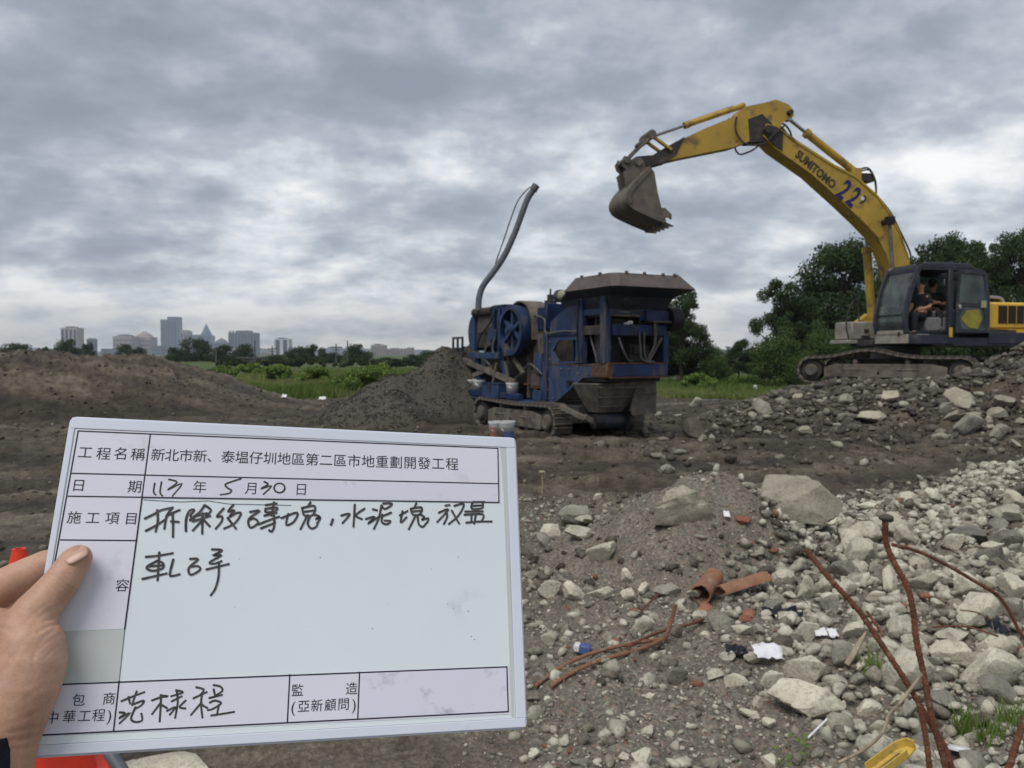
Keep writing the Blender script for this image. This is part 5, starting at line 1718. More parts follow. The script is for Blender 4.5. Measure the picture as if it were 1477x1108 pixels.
def person(base, yaw, label, lean=.06, arms=None, head_turn=0.0):
    """seated figure; base = hip centre in excavator frame, facing +x turned by yaw"""
    Pm = EM @ Matrix.Translation(base) @ Matrix.Rotation(yaw, 4, 'Z')
    root = empty('person', Pm @ Matrix.Translation((0, 0, -.1)), label, 'person')

    def p(x, y, z): return Pm @ Vector((x, y, z))
    hd = Vector((lean + .03, 0, .68))
    J = {'hip': (p(0, 0, .02), .13, .11), 'waist': (p(lean * .3, 0, .2), .115, .1), 'chest': (p(lean * .7, 0, .38), .135, .11), 'collar': (p(lean, 0, .5), .08, .075),
         'neck': (p(lean + .01, 0, .56), .05), 'head0': (p(lean + .02, 0, .63), .07, .075), 'head1': (p(lean + .03, 0, .7), .085, .09), 'head2': (p(lean + .02, 0, .77), .075, .08), 'head3': (p(lean + .01, 0, .81), .045)}
    B = [('hip', 'waist'), ('waist', 'chest'), ('chest', 'collar'), ('collar', 'neck'), ('neck', 'head0'), ('head0', 'head1'), ('head1', 'head2'), ('head2', 'head3')]
    arms = arms or {}
    for s, nm in ((1, 'l'), (-1, 'r')):
        a = arms.get(nm, [(.12, .22 * s, .24), (.32, .12 * s, .2)])
        J['sh' + nm] = (p(lean * .9, .17 * s, .46), .062)
        J['el' + nm] = (p(*a[0]), .045)
        J['wr' + nm] = (p(*a[1]), .03)
        d = (Vector(a[1]) - Vector(a[0])).normalized() * .09
        J['ha' + nm] = (p(*(Vector(a[1]) + d * .7)), .036, .02)
        J['fi' + nm] = (p(*(Vector(a[1]) + d * 1.5)), .026, .014)
        J['kn' + nm] = (p(.42, .11 * s, .04), .07)
        J['th' + nm] = (p(.14, .1 * s, .0), .09)
        J['an' + nm] = (p(.44, .12 * s, -.36), .045)
        J['to' + nm] = (p(.58, .13 * s, -.4), .04, .03)
        B += [('chest', 'sh' + nm), ('sh' + nm, 'el' + nm), ('el' + nm, 'wr' + nm), ('wr' + nm, 'ha' + nm), ('ha' + nm, 'fi' + nm), ('hip', 'th' + nm), ('th' + nm, 'kn' + nm), ('kn' + nm, 'an' + nm), ('an' + nm, 'to' + nm)]
    body = skin_obj('body', J, B, M['skin_far'], root)
    g = .016
    Sj = {k: (J[k][0], *[r + g for r in J[k][1:]]) for k in ('hip', 'waist', 'chest', 'collar', 'shl', 'shr')}
    Sb = [('hip', 'waist'), ('waist', 'chest'), ('chest', 'collar'), ('chest', 'shl'), ('chest', 'shr')]
    for nm in 'lr':
        Sj['m' + nm] = (Vector(J['sh' + nm][0]).lerp(Vector(J['el' + nm][0]), .8), .07)
        Sb.append(('sh' + nm, 'm' + nm))
    skin_obj('shirt', Sj, Sb, M['shirt'], root)
    Tj = {k: (J[k][0], *[r + g for r in J[k][1:]]) for k in ('hip', 'thl', 'thr', 'knl', 'knr', 'anl', 'anr')}
    skin_obj('trousers', Tj, [('hip', 'thl'), ('hip', 'thr'), ('thl', 'knl'), ('thr', 'knr'), ('knl', 'anl'), ('knr', 'anr')], M['trouser'], root)
    for s_ in (1, -1):
        q = MB(Pm); q.box(.38, .64, s_ * .125 - .055, s_ * .125 + .055, -.46, -.34); q.build('shoe', M['black'], root, bevel=.03)
    Hm = Pm @ Matrix.Translation((lean + .02, 0, .72)) @ Matrix.Rotation(head_turn, 4, 'Z')
    q = MB(Hm)
    q.sphere((-.018, 0, .045), (.105, .096, .082), 14, 9)
    q.sphere((-.05, 0, -.01), (.07, .088, .08), 12, 8)
    q.build('hair', M['hair'], root, smooth=80)
    q = MB(Hm)
    q.add([(.07, -.012, .0), (.07, .012, .0), (.105, 0, -.028), (.075, -.018, -.035), (.075, .018, -.035)], [(0, 1, 2), (0, 2, 3), (1, 4, 2), (3, 2, 4)])
    q.build('nose', M['skin_far'], root, smooth=80)
    for s in (-1, 1):
        q = MB(Hm); q.sphere((.078, .033 * s, .006), (.012, .014, .008), 8, 5); q.build('eye', M['hair'], root, smooth=80)
        q = MB(Hm); q.sphere((0, .085 * s, -.01), (.018, .01, .032), 8, 6); q.build('ear', M['skin_far'], root, smooth=80)
    q = MB(Hm); q.box(.074, .084, -.024, .024, -.062, -.054); q.build('mouth', M['red_print'], root)
    return root


person((.06, -.3, 2.46), .3, 'person in a black T-shirt sitting at the open cab door with one forearm held out', lean=.03,
       arms={'l': [(.0, .2, .22), (.24, .17, .17)], 'r': [(.1, -.18, .24), (.28, -.1, .16)]}, head_turn=.5)
person((-.48, -.6, 2.52), .95, 'person in black on the cab seat, half hidden, with forearms crossed', lean=.05,
       arms={'l': [(.1, .24, .22), (.27, .0, .3)], 'r': [(.1, -.24, .22), (.27, .02, .26)]}, head_turn=2.4)

# ================================================================== the hand-held board
bc = [(99, 600), (743, 631), (763, 1051), (20, 1096)]
rr_ = [ray(*p) for p in bc]
Amat = np.array([[-rr_[1].x, rr_[2].x, -rr_[3].x], [-rr_[1].y, rr_[2].y, -rr_[3].y], [-rr_[1].z, rr_[2].z, -rr_[3].z]])
dd = np.linalg.solve(Amat, -np.array(rr_[0]))
Pc = [rr_[0], rr_[1] * dd[0], rr_[2] * dd[1], rr_[3] * dd[2]]
sc_ = 0.45 / (Pc[1] - Pc[0]).length
Pc = [CAM + p * sc_ for p in Pc]
ux = ((Pc[1] - Pc[0]) + (Pc[2] - Pc[3])).normalized()
vz = ((Pc[0] - Pc[3]) + (Pc[1] - Pc[2]))
vz = (vz - ux * vz.dot(ux)).normalized()
nz = ux.cross(vz)
cen = sum(Pc, Vector()) / 4
BW = ((Pc[1] - Pc[0]).length + (Pc[2] - Pc[3]).length) / 2
BH = ((Pc[0] - Pc[3]).length + (Pc[1] - Pc[2]).length) / 2
BM_ = Matrix.Translation(cen) @ Matrix((ux, vz, nz)).transposed().to_4x4()
BI = BM_.inverted()


def b2(px, py):
    r = ray(px, py)
    t = (cen - CAM).dot(nz) / r.dot(nz)
    q = BI @ (CAM + r * t)
    return q.x, q.y


def bw(px, py, off=0.0):
    """world point on the ray through (px, py), off metres in front of the board's face"""
    r = ray(px, py)
    t = ((cen - CAM).dot(nz) + off) / r.dot(nz)
    return CAM + r * t


def board_mat(name, c, dirt, amt, dsc, rough=.35):
    m = pmat(name, c, tuple(x * .95 for x in c), 3, rough, dirt=dirt, dirt_amt=amt, dscale=dsc, spec=.4)
    return m


MBD = {
    'surface': board_mat('whiteboard_surface', (.7, .77, .79), (.5, .56, .6), .2, 9, .25),
    'paper': board_mat('laminated_paper', (.7, .7, .78), (.54, .52, .58), .3, 14, .35),
    'frame': board_mat('board_frame', (.65, .69, .77), (.5, .54, .58), .3, 20, .4),
    'tape': board_mat('clear_tape_strip', (.52, .56, .54), (.45, .47, .43), .3, 12, .3),
    'line': pmat('printed_line', (.02, .018, .035), None, 5, .5),
    'ink': pmat('printed_ink', (.02, .018, .03), None, 5, .5),
    'marker': pmat('dried_marker_ink', (.035, .032, .03), (.075, .072, .07), 160, .4),
    'smudge': pmat('wiped_ink_smudge', (.4, .4, .45), None, 5, .5),
}
wb = empty('whiteboard', BM_, 'white site whiteboard with a printed form and black handwriting, held up in the left foreground', 'whiteboard')


def flat(name, mat, polys, z, th=.0002, par=wb, **k):
    q = MB(BM_)
    for pl in polys:
        q.prism(pl, z - th, z, plane='XY')
    return q.build(name, mat, par, smooth=0, **k)


w2, h2 = BW / 2, BH / 2
q = MB(BM_)
rc = .006
prf = []
for (cx_, cy_, a0) in ((w2 - rc, h2 - rc, 0), (-w2 + rc, h2 - rc, PI / 2), (-w2 + rc, -h2 + rc, PI), (w2 - rc, -h2 + rc, 3 * PI / 2)):
    for k in range(5):
        a_ = a0 + PI / 2 * k / 4
        prf.append((cx_ + rc * math.cos(a_), cy_ + rc * math.sin(a_)))
q.prism(prf, -.009, -.0012, plane='XY')
q.build('panel', MBD['frame'], wb, smooth=0, bevel=.0008)
e_ = .0125
for (x0, x1, y0, y1) in ((-w2 + .002, w2 - .002, h2 - e_, h2 - .0015), (-w2 + .002, w2 - .002, -h2 + .0015, -h2 + .010), (-w2 + .0015, -w2 + .006, -h2 + .010, h2 - e_), (w2 - .012, w2 - .0015, -h2 + .010, h2 - e_)):
    q = MB(BM_); q.box(x0, x1, y0, y1, -.0012, .0012); q.build('frame_edge', MBD['frame'], wb, smooth=0, bevel=.0006)
q = MB(BM_); q.box(-w2 + .0063, w2 - .0123, -h2 + .0103, h2 - e_ - .0003, -.0012, 0); q.build('writing_surface', MBD['surface'], wb, smooth=0)


def pp2(l): return [b2(*p) for p in l]


hdr = pp2([(107, 617), (728, 643), (729, 727), (203, 719), (172, 984), (55, 984), (84, 780)])
flat('form_sheet', MBD['paper'], [pp2([(110, 619), (721, 645), (722, 726), (204, 717.5), (181, 907), (60, 912)])], .0004)
flat('tape_strip', MBD['tape'], [pp2([(63, 912), (181, 907.5), (172, 983), (55, 986.5)])], .0003)
flat('tape_strip', MBD['tape'], [pp2([(722, 645), (731, 645.5), (742, 1040), (738, 1040), (727, 727)])], .0003)
flat('form_sheet', MBD['paper'], [pp2([(55, 987), (734, 960.5), (736, 1030), (45, 1063)])], .0004)


flat('smudged_cell', board_mat('wiped_ink_smear', (.68, .68, .78), (.42, .39, .46), .36, 26, .35), [pp2([(520, 971), (730, 963.5), (732, 1025.5), (517, 1035)])], .0005, .0001)
flat('smudged_cell', board_mat('wiped_date_cell', (.68, .68, .78), (.48, .46, .52), .3, 34, .35), [pp2([(210, 687), (718, 700), (718.5, 723), (206, 715)])], .0005, .0001)


def line(p, q_, w=.0013):
    a, b = Vector(b2(*p)), Vector(b2(*q_))
    d = (b - a).normalized()
    n_ = Vector((-d.y, d.x)) * w / 2
    a, b = a - d * w / 2, b + d * w / 2
    flat('printed_line', MBD['line'], [[tuple(a + n_), tuple(a - n_), tuple(b - n_), tuple(b + n_)]], .00055, .0001)


for p, q_ in (((113, 622), (718, 647)), ((104, 683), (718, 698)), ((99, 716), (719, 725)), ((88, 779), (197, 780)), ((113, 622), (84, 785)), ((84, 785), (62, 905)),
              ((217, 627), (205, 717)), ((205, 717), (180, 907)), ((718, 647), (719.5, 725)),
              ((60, 988.5), (730.7, 962)), ((48, 1061), (733, 1026.6)), ((172, 983), (164, 1054)), ((418, 973.6), (414.5, 1041)), ((518.5, 970), (516, 1037)), ((731, 962), (733, 1026.6))):
    line(p, q_)
# faint hand-drawn continuation of the divider
line((180, 907), (172, 983), .0004)


def glyph(ch, px, py, hpx=18, wide=1.0):
    x, y = b2(px, py)
    x1, y1 = b2(px, py - 10)
    x2, y2 = b2(px + 10, py)
    k = math.hypot(x1 - x, y1 - y) / 10
    ang_ = 0
    T = BM_ @ Matrix.Translation((x, y, .0006)) @ Matrix.Rotation(ang_, 4, 'Z') @ Matrix.Diagonal((wide, 1, 1, 1))
    text_mesh('printed_text', ch, hpx * k * 1.12, MBD['ink'], wb, T, bold=0, extrude=.00005)


for ch, px, py in (('工', 123, 654), ('程', 149.5, 656), ('名', 174.5, 656), ('稱', 199, 657), ('日', 113.5, 701.5), ('期', 194.5, 703.5), ('施', 107, 748), ('工', 134, 748.5), ('項', 162, 749), ('目', 189.5, 749.5),
                   ('容', 176.5, 846), ('年', 288, 704), ('月', 363, 706), ('日', 434.5, 707.5), ('包', 113.5, 1011), ('商', 157.5, 1009), ('中', 76, 1036.5), ('華', 100, 1035), ('工', 122, 1034), ('程', 142.5, 1033),
                   ('監', 429, 997), ('造', 507, 994.5), ('亞', 438, 1020), ('新', 457, 1019), ('顧', 476.5, 1018), ('問', 495.5, 1017)):
    glyph(ch, px, py, 17)
for ch, px, py in (('(', 61.5, 1039), (')', 158.5, 1033), ('(', 422.5, 1021), (')', 511, 1017)):
    glyph(ch, px, py, 20)
title = '新北市新、泰塭仔圳地區第二區市地重劃開發工程'
for i, ch in enumerate(title):
    px = 228 + (652 - 228) * i / 21
    glyph(ch, px, 657.5 + (671 - 657.5) * i / 21, 17)


def ink(name, ox, oy, s, strokes, w, label=None, z=.0007):
    """pen strokes: rounded ribbons lying on the board"""
    q = MB(BM_)
    for k, st in enumerate(strokes):
        P = catmull([Vector(p + (0,)) for p in st], 4) if len(st) > 2 else [Vector(p + (0,)) for p in st]
        P = [Vector(b2(ox + p.x / s, oy + p.y / s)) for p in P]
        n = len(P)
        Lf, Rt = [], []
        for i in range(n):
            d = (P[min(i + 1, n - 1)] - P[max(i - 1, 0)])
            d = d.normalized() if d.length > 0 else Vector((1, 0))
            m_ = Vector((-d.y, d.x)) * (w / 2) * (1.06 - .18 * i / max(1, n - 1))
            Lf.append(P[i] + m_); Rt.append(P[i] - m_)
        zz = z + k * .000004
        V = [(a.x, a.y, zz) for a in Lf] + [(a.x, a.y, zz) for a in Rt]
        q.add(V, [(i, i + 1, n + i + 1, n + i) for i in range(n - 1)])
        for c in (P[0], P[-1]):
            q.add([(c.x + w * .53 * math.cos(t), c.y + w * .53 * math.sin(t), zz + .000002) for t in [2 * PI * j / 10 for j in range(10)]], [tuple(range(10))])
    return q.build(name, MBD['marker'], wb, smooth=0)


A_ = (190, 715, 5.093)
ink('handwriting', *A_, [[(98, 168), (160, 138), (215, 108), (300, 88)], [(188, 108), (192, 190), (176, 262)], [(105, 258), (175, 222), (240, 180)], [(300, 88), (262, 140), (248, 190), (240, 242)], [(255, 150), (300, 128), (350, 106)], [(300, 132), (304, 220), (303, 302)], [(290, 190), (344, 193)]], .0022)
ink('handwriting', *A_, [[(398, 260), (400, 172), (425, 112), (460, 106), (430, 150), (462, 168), (430, 182)], [(535, 70), (500, 120), (430, 175)], [(535, 70), (582, 108), (545, 150)], [(470, 150), (550, 130)], [(450, 190), (575, 150)], [(520, 130), (518, 278)], [(510, 190), (450, 255)], [(535, 185), (572, 225)]], .0022)
ink('handwriting', *A_, [[(675, 95), (625, 155), (662, 152), (660, 190), (618, 242)], [(745, 70), (708, 118), (755, 108), (715, 158), (770, 128), (802, 132), (760, 200), (680, 242)], [(705, 165), (765, 242)]], .0022)
ink('handwriting', *A_, [[(870, 120), (940, 112), (860, 172), (872, 236), (928, 200), (900, 168), (862, 180)], [(985, 70), (1062, 58)], [(1045, 50), (1028, 145)], [(982, 98), (1066, 88), (1052, 115), (985, 122), (984, 98)], [(975, 147), (1062, 128)], [(930, 212), (1010, 180), (1082, 155)], [(950, 240), (1052, 200)], [(1045, 150), (1046, 225), (1028, 264), (1010, 255)]], .0022)
ink('handwriting', *A_, [[(1100, 165), (1215, 125), (1192, 190), (1135, 215), (1150, 135)], [(1312, 50), (1292, 82)], [(1250, 92), (1342, 76), (1332, 140), (1268, 146), (1252, 94)], [(1262, 120), (1332, 110)], [(1290, 145), (1240, 245)], [(1310, 150), (1292, 205), (1320, 242), (1358, 225), (1362, 200)], [(1340, 140), (1380, 155), (1348, 175), (1385, 160), (1365, 202)]], .0022)
ink('handwriting', *A_, [[(105, 450), (190, 442), (300, 423)], [(203, 418), (190, 620)], [(190, 478), (110, 525), (150, 552), (225, 535), (232, 500), (195, 478)], [(115, 520), (230, 512)], [(80, 612), (255, 572)], [(305, 470), (280, 580), (310, 588), (350, 578)]], .0021)
ink('handwriting', *A_, [[(430, 465), (488, 468), (420, 530), (434, 582), (502, 545), (485, 518), (425, 525)], [(590, 395), (665, 402), (598, 440), (660, 437), (572, 490), (605, 500), (658, 482)], [(550, 542), (712, 503)], [(640, 490), (638, 590), (615, 680), (582, 730)]], .0021)
B_ = (460, 715, 5.275)
ink('handwriting', *B_, [[(105, 183), (92, 220)]], .0026)
ink('handwriting', *B_, [[(272, 70), (268, 150), (262, 235)], [(170, 152), (235, 140), (180, 208)], [(345, 100), (280, 150), (325, 178)]], .0022)
ink('handwriting', *B_, [[(410, 104), (440, 112)], [(358, 178), (425, 162), (370, 215), (450, 165)], [(488, 60), (550, 60), (545, 78), (500, 102), (480, 80)], [(475, 75), (455, 170), (418, 252)], [(548, 130), (475, 160)], [(482, 145), (478, 200), (515, 218), (545, 195), (500, 190)]], .0022)
ink('handwriting', *B_, [[(615, 150), (672, 118)], [(635, 120), (622, 205), (665, 165)], [(740, 60), (725, 92)], [(698, 100), (780, 90), (768, 140), (715, 146), (697, 102)], [(710, 122), (770, 115)], [(737, 148), (683, 255)], [(750, 150), (758, 215), (788, 238), (812, 215)], [(772, 145), (802, 165), (780, 185), (832, 172), (822, 205)]], .0022)
ink('handwriting', *B_, [[(962, 76), (992, 72)], [(912, 130), (985, 105), (900, 200)], [(968, 125), (975, 160), (950, 215)], [(1030, 78), (1102, 65), (1062, 150), (988, 216)], [(1010, 115), (1065, 212)]], .0022)
ink('handwriting', *B_, [[(1172, 50), (1258, 48)], [(1165, 60), (1162, 100), (1240, 96), (1246, 60)], [(1160, 78), (1245, 74)], [(1112, 122), (1245, 120)], [(1106, 146), (1245, 142), (1238, 192)], [(1160, 150), (1158, 200)], [(1192, 150), (1180, 212)], [(1120, 206), (1210, 198), (1312, 197)]], .0022)
C_s = (160, 970, 7.385)
ink('signature', *C_s, [[(115, 305), (235, 255), (355, 210)], [(275, 203), (250, 270), (228, 345)], [(188, 262), (205, 330)], [(232, 342), (350, 300), (325, 350), (250, 392)], [(262, 372), (215, 490), (262, 527), (332, 510), (325, 440)], [(95, 425), (152, 436), (85, 490), (205, 430), (95, 540)]], .0018)
ink('signature', *C_s, [[(440, 297), (540, 262), (610, 254), (530, 243)], [(535, 240), (528, 400), (520, 520)], [(525, 330), (440, 442)], [(540, 345), (595, 378)], [(695, 190), (770, 212), (645, 252)], [(650, 307), (752, 255)], [(702, 195), (712, 320), (685, 480)], [(600, 408), (690, 368), (630, 447)], [(795, 300), (732, 368), (792, 383)]], .0018)
ink('signature', *C_s, [[(910, 158), (990, 182), (955, 235)], [(880, 275), (1020, 210)], [(970, 235), (960, 340), (975, 478)], [(965, 320), (855, 450)], [(970, 345), (1025, 378)], [(1095, 135), (1165, 150), (1188, 195), (1120, 242)], [(1095, 180), (1110, 250)], [(1050, 272), (1182, 240)], [(1055, 320), (1110, 300), (1175, 328), (1085, 388), (1035, 400)], [(1150, 345), (1130, 445)], [(1070, 458), (1160, 445), (1310, 420)]], .0018)
D_s = (200, 680, 5.908)
ink('handwritten_date', *D_s, [[(138, 103), (128, 175), (145, 200)], [(195, 92), (183, 180), (203, 208)], [(258, 70), (328, 95), (245, 160), (370, 105), (290, 210)]], .0016)
ink('handwritten_date', *D_s, [[(870, 65), (745, 108), (755, 140), (792, 165), (765, 190), (700, 200)]], .0018)
ink('handwritten_date', *D_s, [[(1070, 90), (1102, 112), (1040, 150), (1132, 125), (1065, 195)], [(1200 + 46 * math.cos(t), 143 + 40 * math.sin(t)) for t in [2 * PI * j / 10 for j in range(11)]]], .0018)
# a few specks and wiped smudges
rs = random.Random(4)
for i in range(14):
    px, py = rs.uniform(230, 720), rs.uniform(790, 950)
    x, y = b2(px, py)
    r_ = rs.uniform(.0003, .0007)
    flat('speck', MBD['marker'], [[(x + r_ * math.cos(t), y + r_ * .7 * math.sin(t)) for t in [2 * PI * j / 7 for j in range(7)]]], .0002, .0001)
q = MB(BM_)
for i in range(16):
    px = rs.choice((737.5, 738.5)) ; py = rs.uniform(728, 790)
    x, y = b2(px, py)
    q.box(x - .0004, x + .0004, y - rs.uniform(.0005, .002), y + .0006, .0001, .0005)
q.build('ink_residue', MBD['marker'], wb, smooth=0)
q = MB(BM_)
pts = [(207, 721), (260, 724), (300, 722.5), (330, 727), (420, 729)]
for a, b in zip(pts, pts[1:]):
    A2, B2 = b2(*a), b2(*b)
    q.bar((A2[0], A2[1], .0004), (B2[0], B2[1], .0004), .0004, .0003)
q.build('tape_edge', MBD['marker'], wb, smooth=0)

# ================================================================== the hand
def hand():
    root = empty('person', Matrix.Translation(bw(20, 980, 0)), "photographer's left hand gripping the left edge of the whiteboard, thumb in front", 'person')
    K = .72 / 1120
    def ball_chain(q, ch, sub=5):
        """tapered chain of (px, py, r_px, off)"""
        P = [bw(c[0], c[1], c[3]) for c in ch]
        D = [(p - CAM).dot(FW) for p in P]
        R = [c[2] * d / FPX for c, d in zip(ch, D)]
        n = len(P)
        for i in range(n - 1):
            L = (P[i + 1] - P[i]).length
            k = max(2, int(L / (min(R[i], R[i + 1]) * .35)))
            for j in range(k + (1 if i == n - 2 else 0)):
                t = j / k
                q.sphere(P[i].lerp(P[i + 1], t), R[i] + (R[i + 1] - R[i]) * t, 18, 12)
    q = MB()
    # thumb
    ball_chain(q, [(113, 805, 19.5, .0145), (107, 811, 22, .0145), (96, 828, 24, .016), (86, 843, 26, .017), (70, 862, 28, .019), (50, 886, 32, .020), (34, 920, 38, .020)])
    # ball of the thumb, heel and wrist
    ball_chain(q, [(34, 918, 44, .020), (44, 935, 46, .024), (42, 960, 50, .024), (34, 992, 49, .024), (18, 1030, 49, .022), (6, 1062, 48, .020), (-1, 1092, 48, .018), (-6, 1115, 49, .016), (-40, 1220, 56, .01), (-90, 1400, 60, 0)])
    ball_chain(q, [(-10, 930, 52, .004), (-20, 980, 62, .006), (-28, 1040, 60, .006), (-40, 1110, 54, .004), (-60, 1200, 50, .0)])
    ball_chain(q, [(-60, 930, 50, -.01), (-75, 1000, 54, -.012), (-70, 1080, 52, -.008), (-70, 1180, 48, .0)])
    # fingers, behind the board
    for ch in ([(-62, 895, 33, -.008), (-20, 862, 30, -.014), (24, 838, 27, -.022), (66, 818, 24.5, -.027), (110, 806, 22, -.027), (142, 800, 18, -.026)],
               [(-72, 920, 33, -.014), (-22, 898, 30, -.024), (26, 880, 27, -.029), (80, 866, 24.5, -.028), (130, 860, 22, -.027), (160, 860, 18, -.026)],
               [(-76, 960, 32, -.018), (-20, 945, 29, -.03), (30, 930, 26, -.031), (80, 922, 24, -.028), (128, 918, 21, -.027), (152, 918, 17, -.025)],
               [(-76, 1000, 30, -.018), (-20, 992, 26, -.03), (24, 984, 23, -.03), (66, 980, 21, -.027), (100, 978, 19, -.025), (122, 978, 15, -.024)]):
        ball_chain(q, ch)
    T = wm(root).inverted()
    me = raw_mesh('hand', [T @ v for v in q.v], q.f)
    tmp = bpy.data.objects.new('hand', me)
    COL.objects.link(tmp)
    rm = tmp.modifiers.new('r', 'REMESH'); rm.mode = 'VOXEL'; rm.voxel_size = .0016; rm.use_smooth_shade = True
    sm_ = tmp.modifiers.new('s', 'SMOOTH'); sm_.factor = .5; sm_.iterations = 22
    dg = bpy.context.evaluated_depsgraph_get()
    m2 = bpy.data.meshes.new_from_object(tmp.evaluated_get(dg))
    bpy.data.objects.remove(tmp)
    m2.name = 'hand'
    # creases: press shallow folds across the knuckle, the web and the wrist
    n = len(m2.vertices)
    co = np.empty(n * 3, dtype=np.float32); m2.vertices.foreach_get('co', co); co = co.reshape(-1, 3)
    no = np.empty(n * 3, dtype=np.float32); m2.vertex_normals.foreach_get('vector', no); no = no.reshape(-1, 3)

    def crease(pts, depth, width):
        P = [Vector((p[0], p[1], 0)) for p in pts]
        P = np.array([list(p)[:2] for p in (catmull(P, 4) if len(P) > 2 else P)])
        best = np.full(n, 99.0)
        for a, b in zip(P, P[1:]):
            ab = b - a
            t = np.clip(((uv - a) @ ab) / (ab @ ab), 0, 1)
            best = np.minimum(best, np.linalg.norm(uv - (a + t[:, None] * ab), axis=1))
        wd_px = width * 1500
        return -.62 * depth * (np.exp(-(best / wd_px) ** 2) - .35 * np.exp(-((best - wd_px * 2) / wd_px) ** 2)) * facing
    wco = co + np.array(list(root.matrix_world.translation if root.matrix_world.translation.length > 0 else bw(20, 980, 0)))
    wco = co + np.array(list(bw(20, 980, 0)))
    dv = wco - np.array(list(CAM))
    zz_ = dv @ np.array(list(FW))
    uv = np.stack([738.5 + FPX * dv[:, 0] / zz_, 554 - FPX * (dv @ np.array(list(UP))) / zz_], 1)
    facing = np.clip(-(no * dv).sum(1) / np.linalg.norm(dv, axis=1) * 3, 0, 1)
    d = np.zeros(n)
    for k, (pts, dp, wd) in enumerate([
        ([(66, 832, .030), (78, 838, .036), (92, 850, .036), (104, 858, .030)], .0007, .0013),
        ([(69, 827, .030), (82, 833, .037), (96, 844, .037), (108, 853, .030)], .0008, .0013),
        ([(73, 822, .030), (86, 828, .036), (100, 839, .036)], .0006, .0012),
        ([(62, 838, .030), (74, 845, .038), (86, 857, .037)], .0005, .0012),
        ([(92, 898, .03), (72, 903, .046), (55, 912, .05)], .0012, .0018),
        ([(86, 884, .03), (76, 893, .042), (64, 896, .046)], .0010, .0016),
        ([(80, 905, .042), (60, 925, .055), (48, 950, .058)], .0006, .0022),
        ([(60, 1060, .03), (40, 1066, .05), (10, 1070, .06)], .0006, .0018),
        ([(10, 875, .03), (22, 868, .03), (36, 858, .03)], .0008, .0018),
        ([(58, 842, 0), (68, 850, 0), (80, 862, 0), (90, 866, 0)], .0004, .0011),
        ([(77, 817, 0), (90, 823, 0), (104, 834, 0)], .0004, .0011),
        ([(70, 870, 0), (55, 880, 0), (40, 895, 0)], .0003, .0014),
        ([(76, 878, 0), (60, 888, 0), (44, 905, 0)], .0003, .0014),
        ([(89, 915, 0), (74, 922, 0), (58, 936, 0)], .0005, .0014),
        ([(90, 930, 0), (78, 936, 0), (64, 952, 0)], .0004, .0014),
        ([(91, 950, 0), (80, 956, 0), (70, 970, 0)], .0003, .0014),
        ([(86, 985, 0), (60, 992, 0), (35, 1010, 0)], .0003, .002),
        ([(72, 1025, 0), (48, 1030, 0), (20, 1042, 0)], .0003, .002),
        ([(58, 1048, 0), (36, 1052, 0), (8, 1058, 0)], .0005, .0016),
        ([(52, 1078, 0), (30, 1080, 0), (0, 1082, 0)], .0005, .0016),
        ([(0, 905, 0), (22, 915, 0), (50, 948, 0)], .0003, .002),
        ([(0, 940, 0), (20, 955, 0), (40, 990, 0)], .0003, .002),
        ([(52, 905, .05), (30, 930, .058), (10, 965, .062)], .0005, .003)]):
        d += crease(pts, dp, wd)
    # fine skin relief
    pw_ = co * 260
    d += .00012 * (vn(pw_[:, 0] + pw_[:, 2], pw_[:, 1] * 1.0 + pw_[:, 2] * .3, 5) + vn(pw_[:, 0] * 2.1, pw_[:, 2] * 2.1, 6))
    co2 = co + no * d[:, None]
    m2.vertices.foreach_set('co', co2.astype(np.float32).ravel())
    m2.update()
    sk = bpy.data.materials.new('hand_skin')
    sk.use_nodes = True
    t = sk.node_tree
    bs = t.nodes['Principled BSDF']
    tcn = N(t, 'ShaderNodeTexCoord')
    a = N(t, 'ShaderNodeTexNoise', ins={'Scale': 22.0, 'Detail': 6.0, 'Roughness': .6})
    b = N(t, 'ShaderNodeTexNoise', ins={'Scale': 420.0, 'Detail': 4.0, 'Roughness': .6})
    v = N(t, 'ShaderNodeTexVoronoi', ins={'Scale': 900.0}); v.feature = 'DISTANCE_TO_EDGE'
    for x in (a, b, v): t.links.new(tcn.outputs['Object'], x.inputs['Vector'])
    col = ramp(t, a.outputs['Fac'], [(.32, (.38, .21, .135)), (.5, (.5, .29, .195)), (.68, (.56, .34, .245))])
    col = mixc(t, 1.0, col, ramp(t, b.outputs['Fac'], [(.3, (.88, .85, .84)), (.6, (1, 1, 1))]), 'MULTIPLY')
    t.links.new(col, bs.inputs['Base Color'])
    bs.inputs['Roughness'].default_value = .5
    bs.inputs['Subsurface Weight'].default_value = .15
    bs.inputs['Subsurface Radius'].default_value = (.012, .005, .003)
    bs.inputs['Subsurface Scale'].default_value = .4
    bn = N(t, 'ShaderNodeBump', ins={'Strength': .35, 'Distance': .0006})
    t.links.new(math_node(t, 'ADD', v.outputs['Distance'], math_node(t, 'MULTIPLY', b.outputs['Fac'], .7)), bn.inputs['Height'])
    t.links.new(bn.outputs[0], bs.inputs['Normal'])
    m2.materials.clear(); m2.materials.append(sk)
    m2.polygons.foreach_set('use_smooth', [True] * len(m2.polygons))
    link_mesh('hand', m2, root)
    # thumbnail
    c = bw(108, 798, .0262)
    ax = (bw(128, 786, .021) - bw(90, 807, .024)).normalized()
    nn = (nz * .95 + (bw(90, 785, .02) - bw(110, 808, .02)).normalized() * .75)
    nn = (nn - ax * nn.dot(ax)).normalized()
    sx = ax.cross(nn)
    Tn = Matrix.Translation(c) @ Matrix((ax, sx, nn)).transposed().to_4x4()
    V, F = [], []
    nu, nv_ = 14, 12
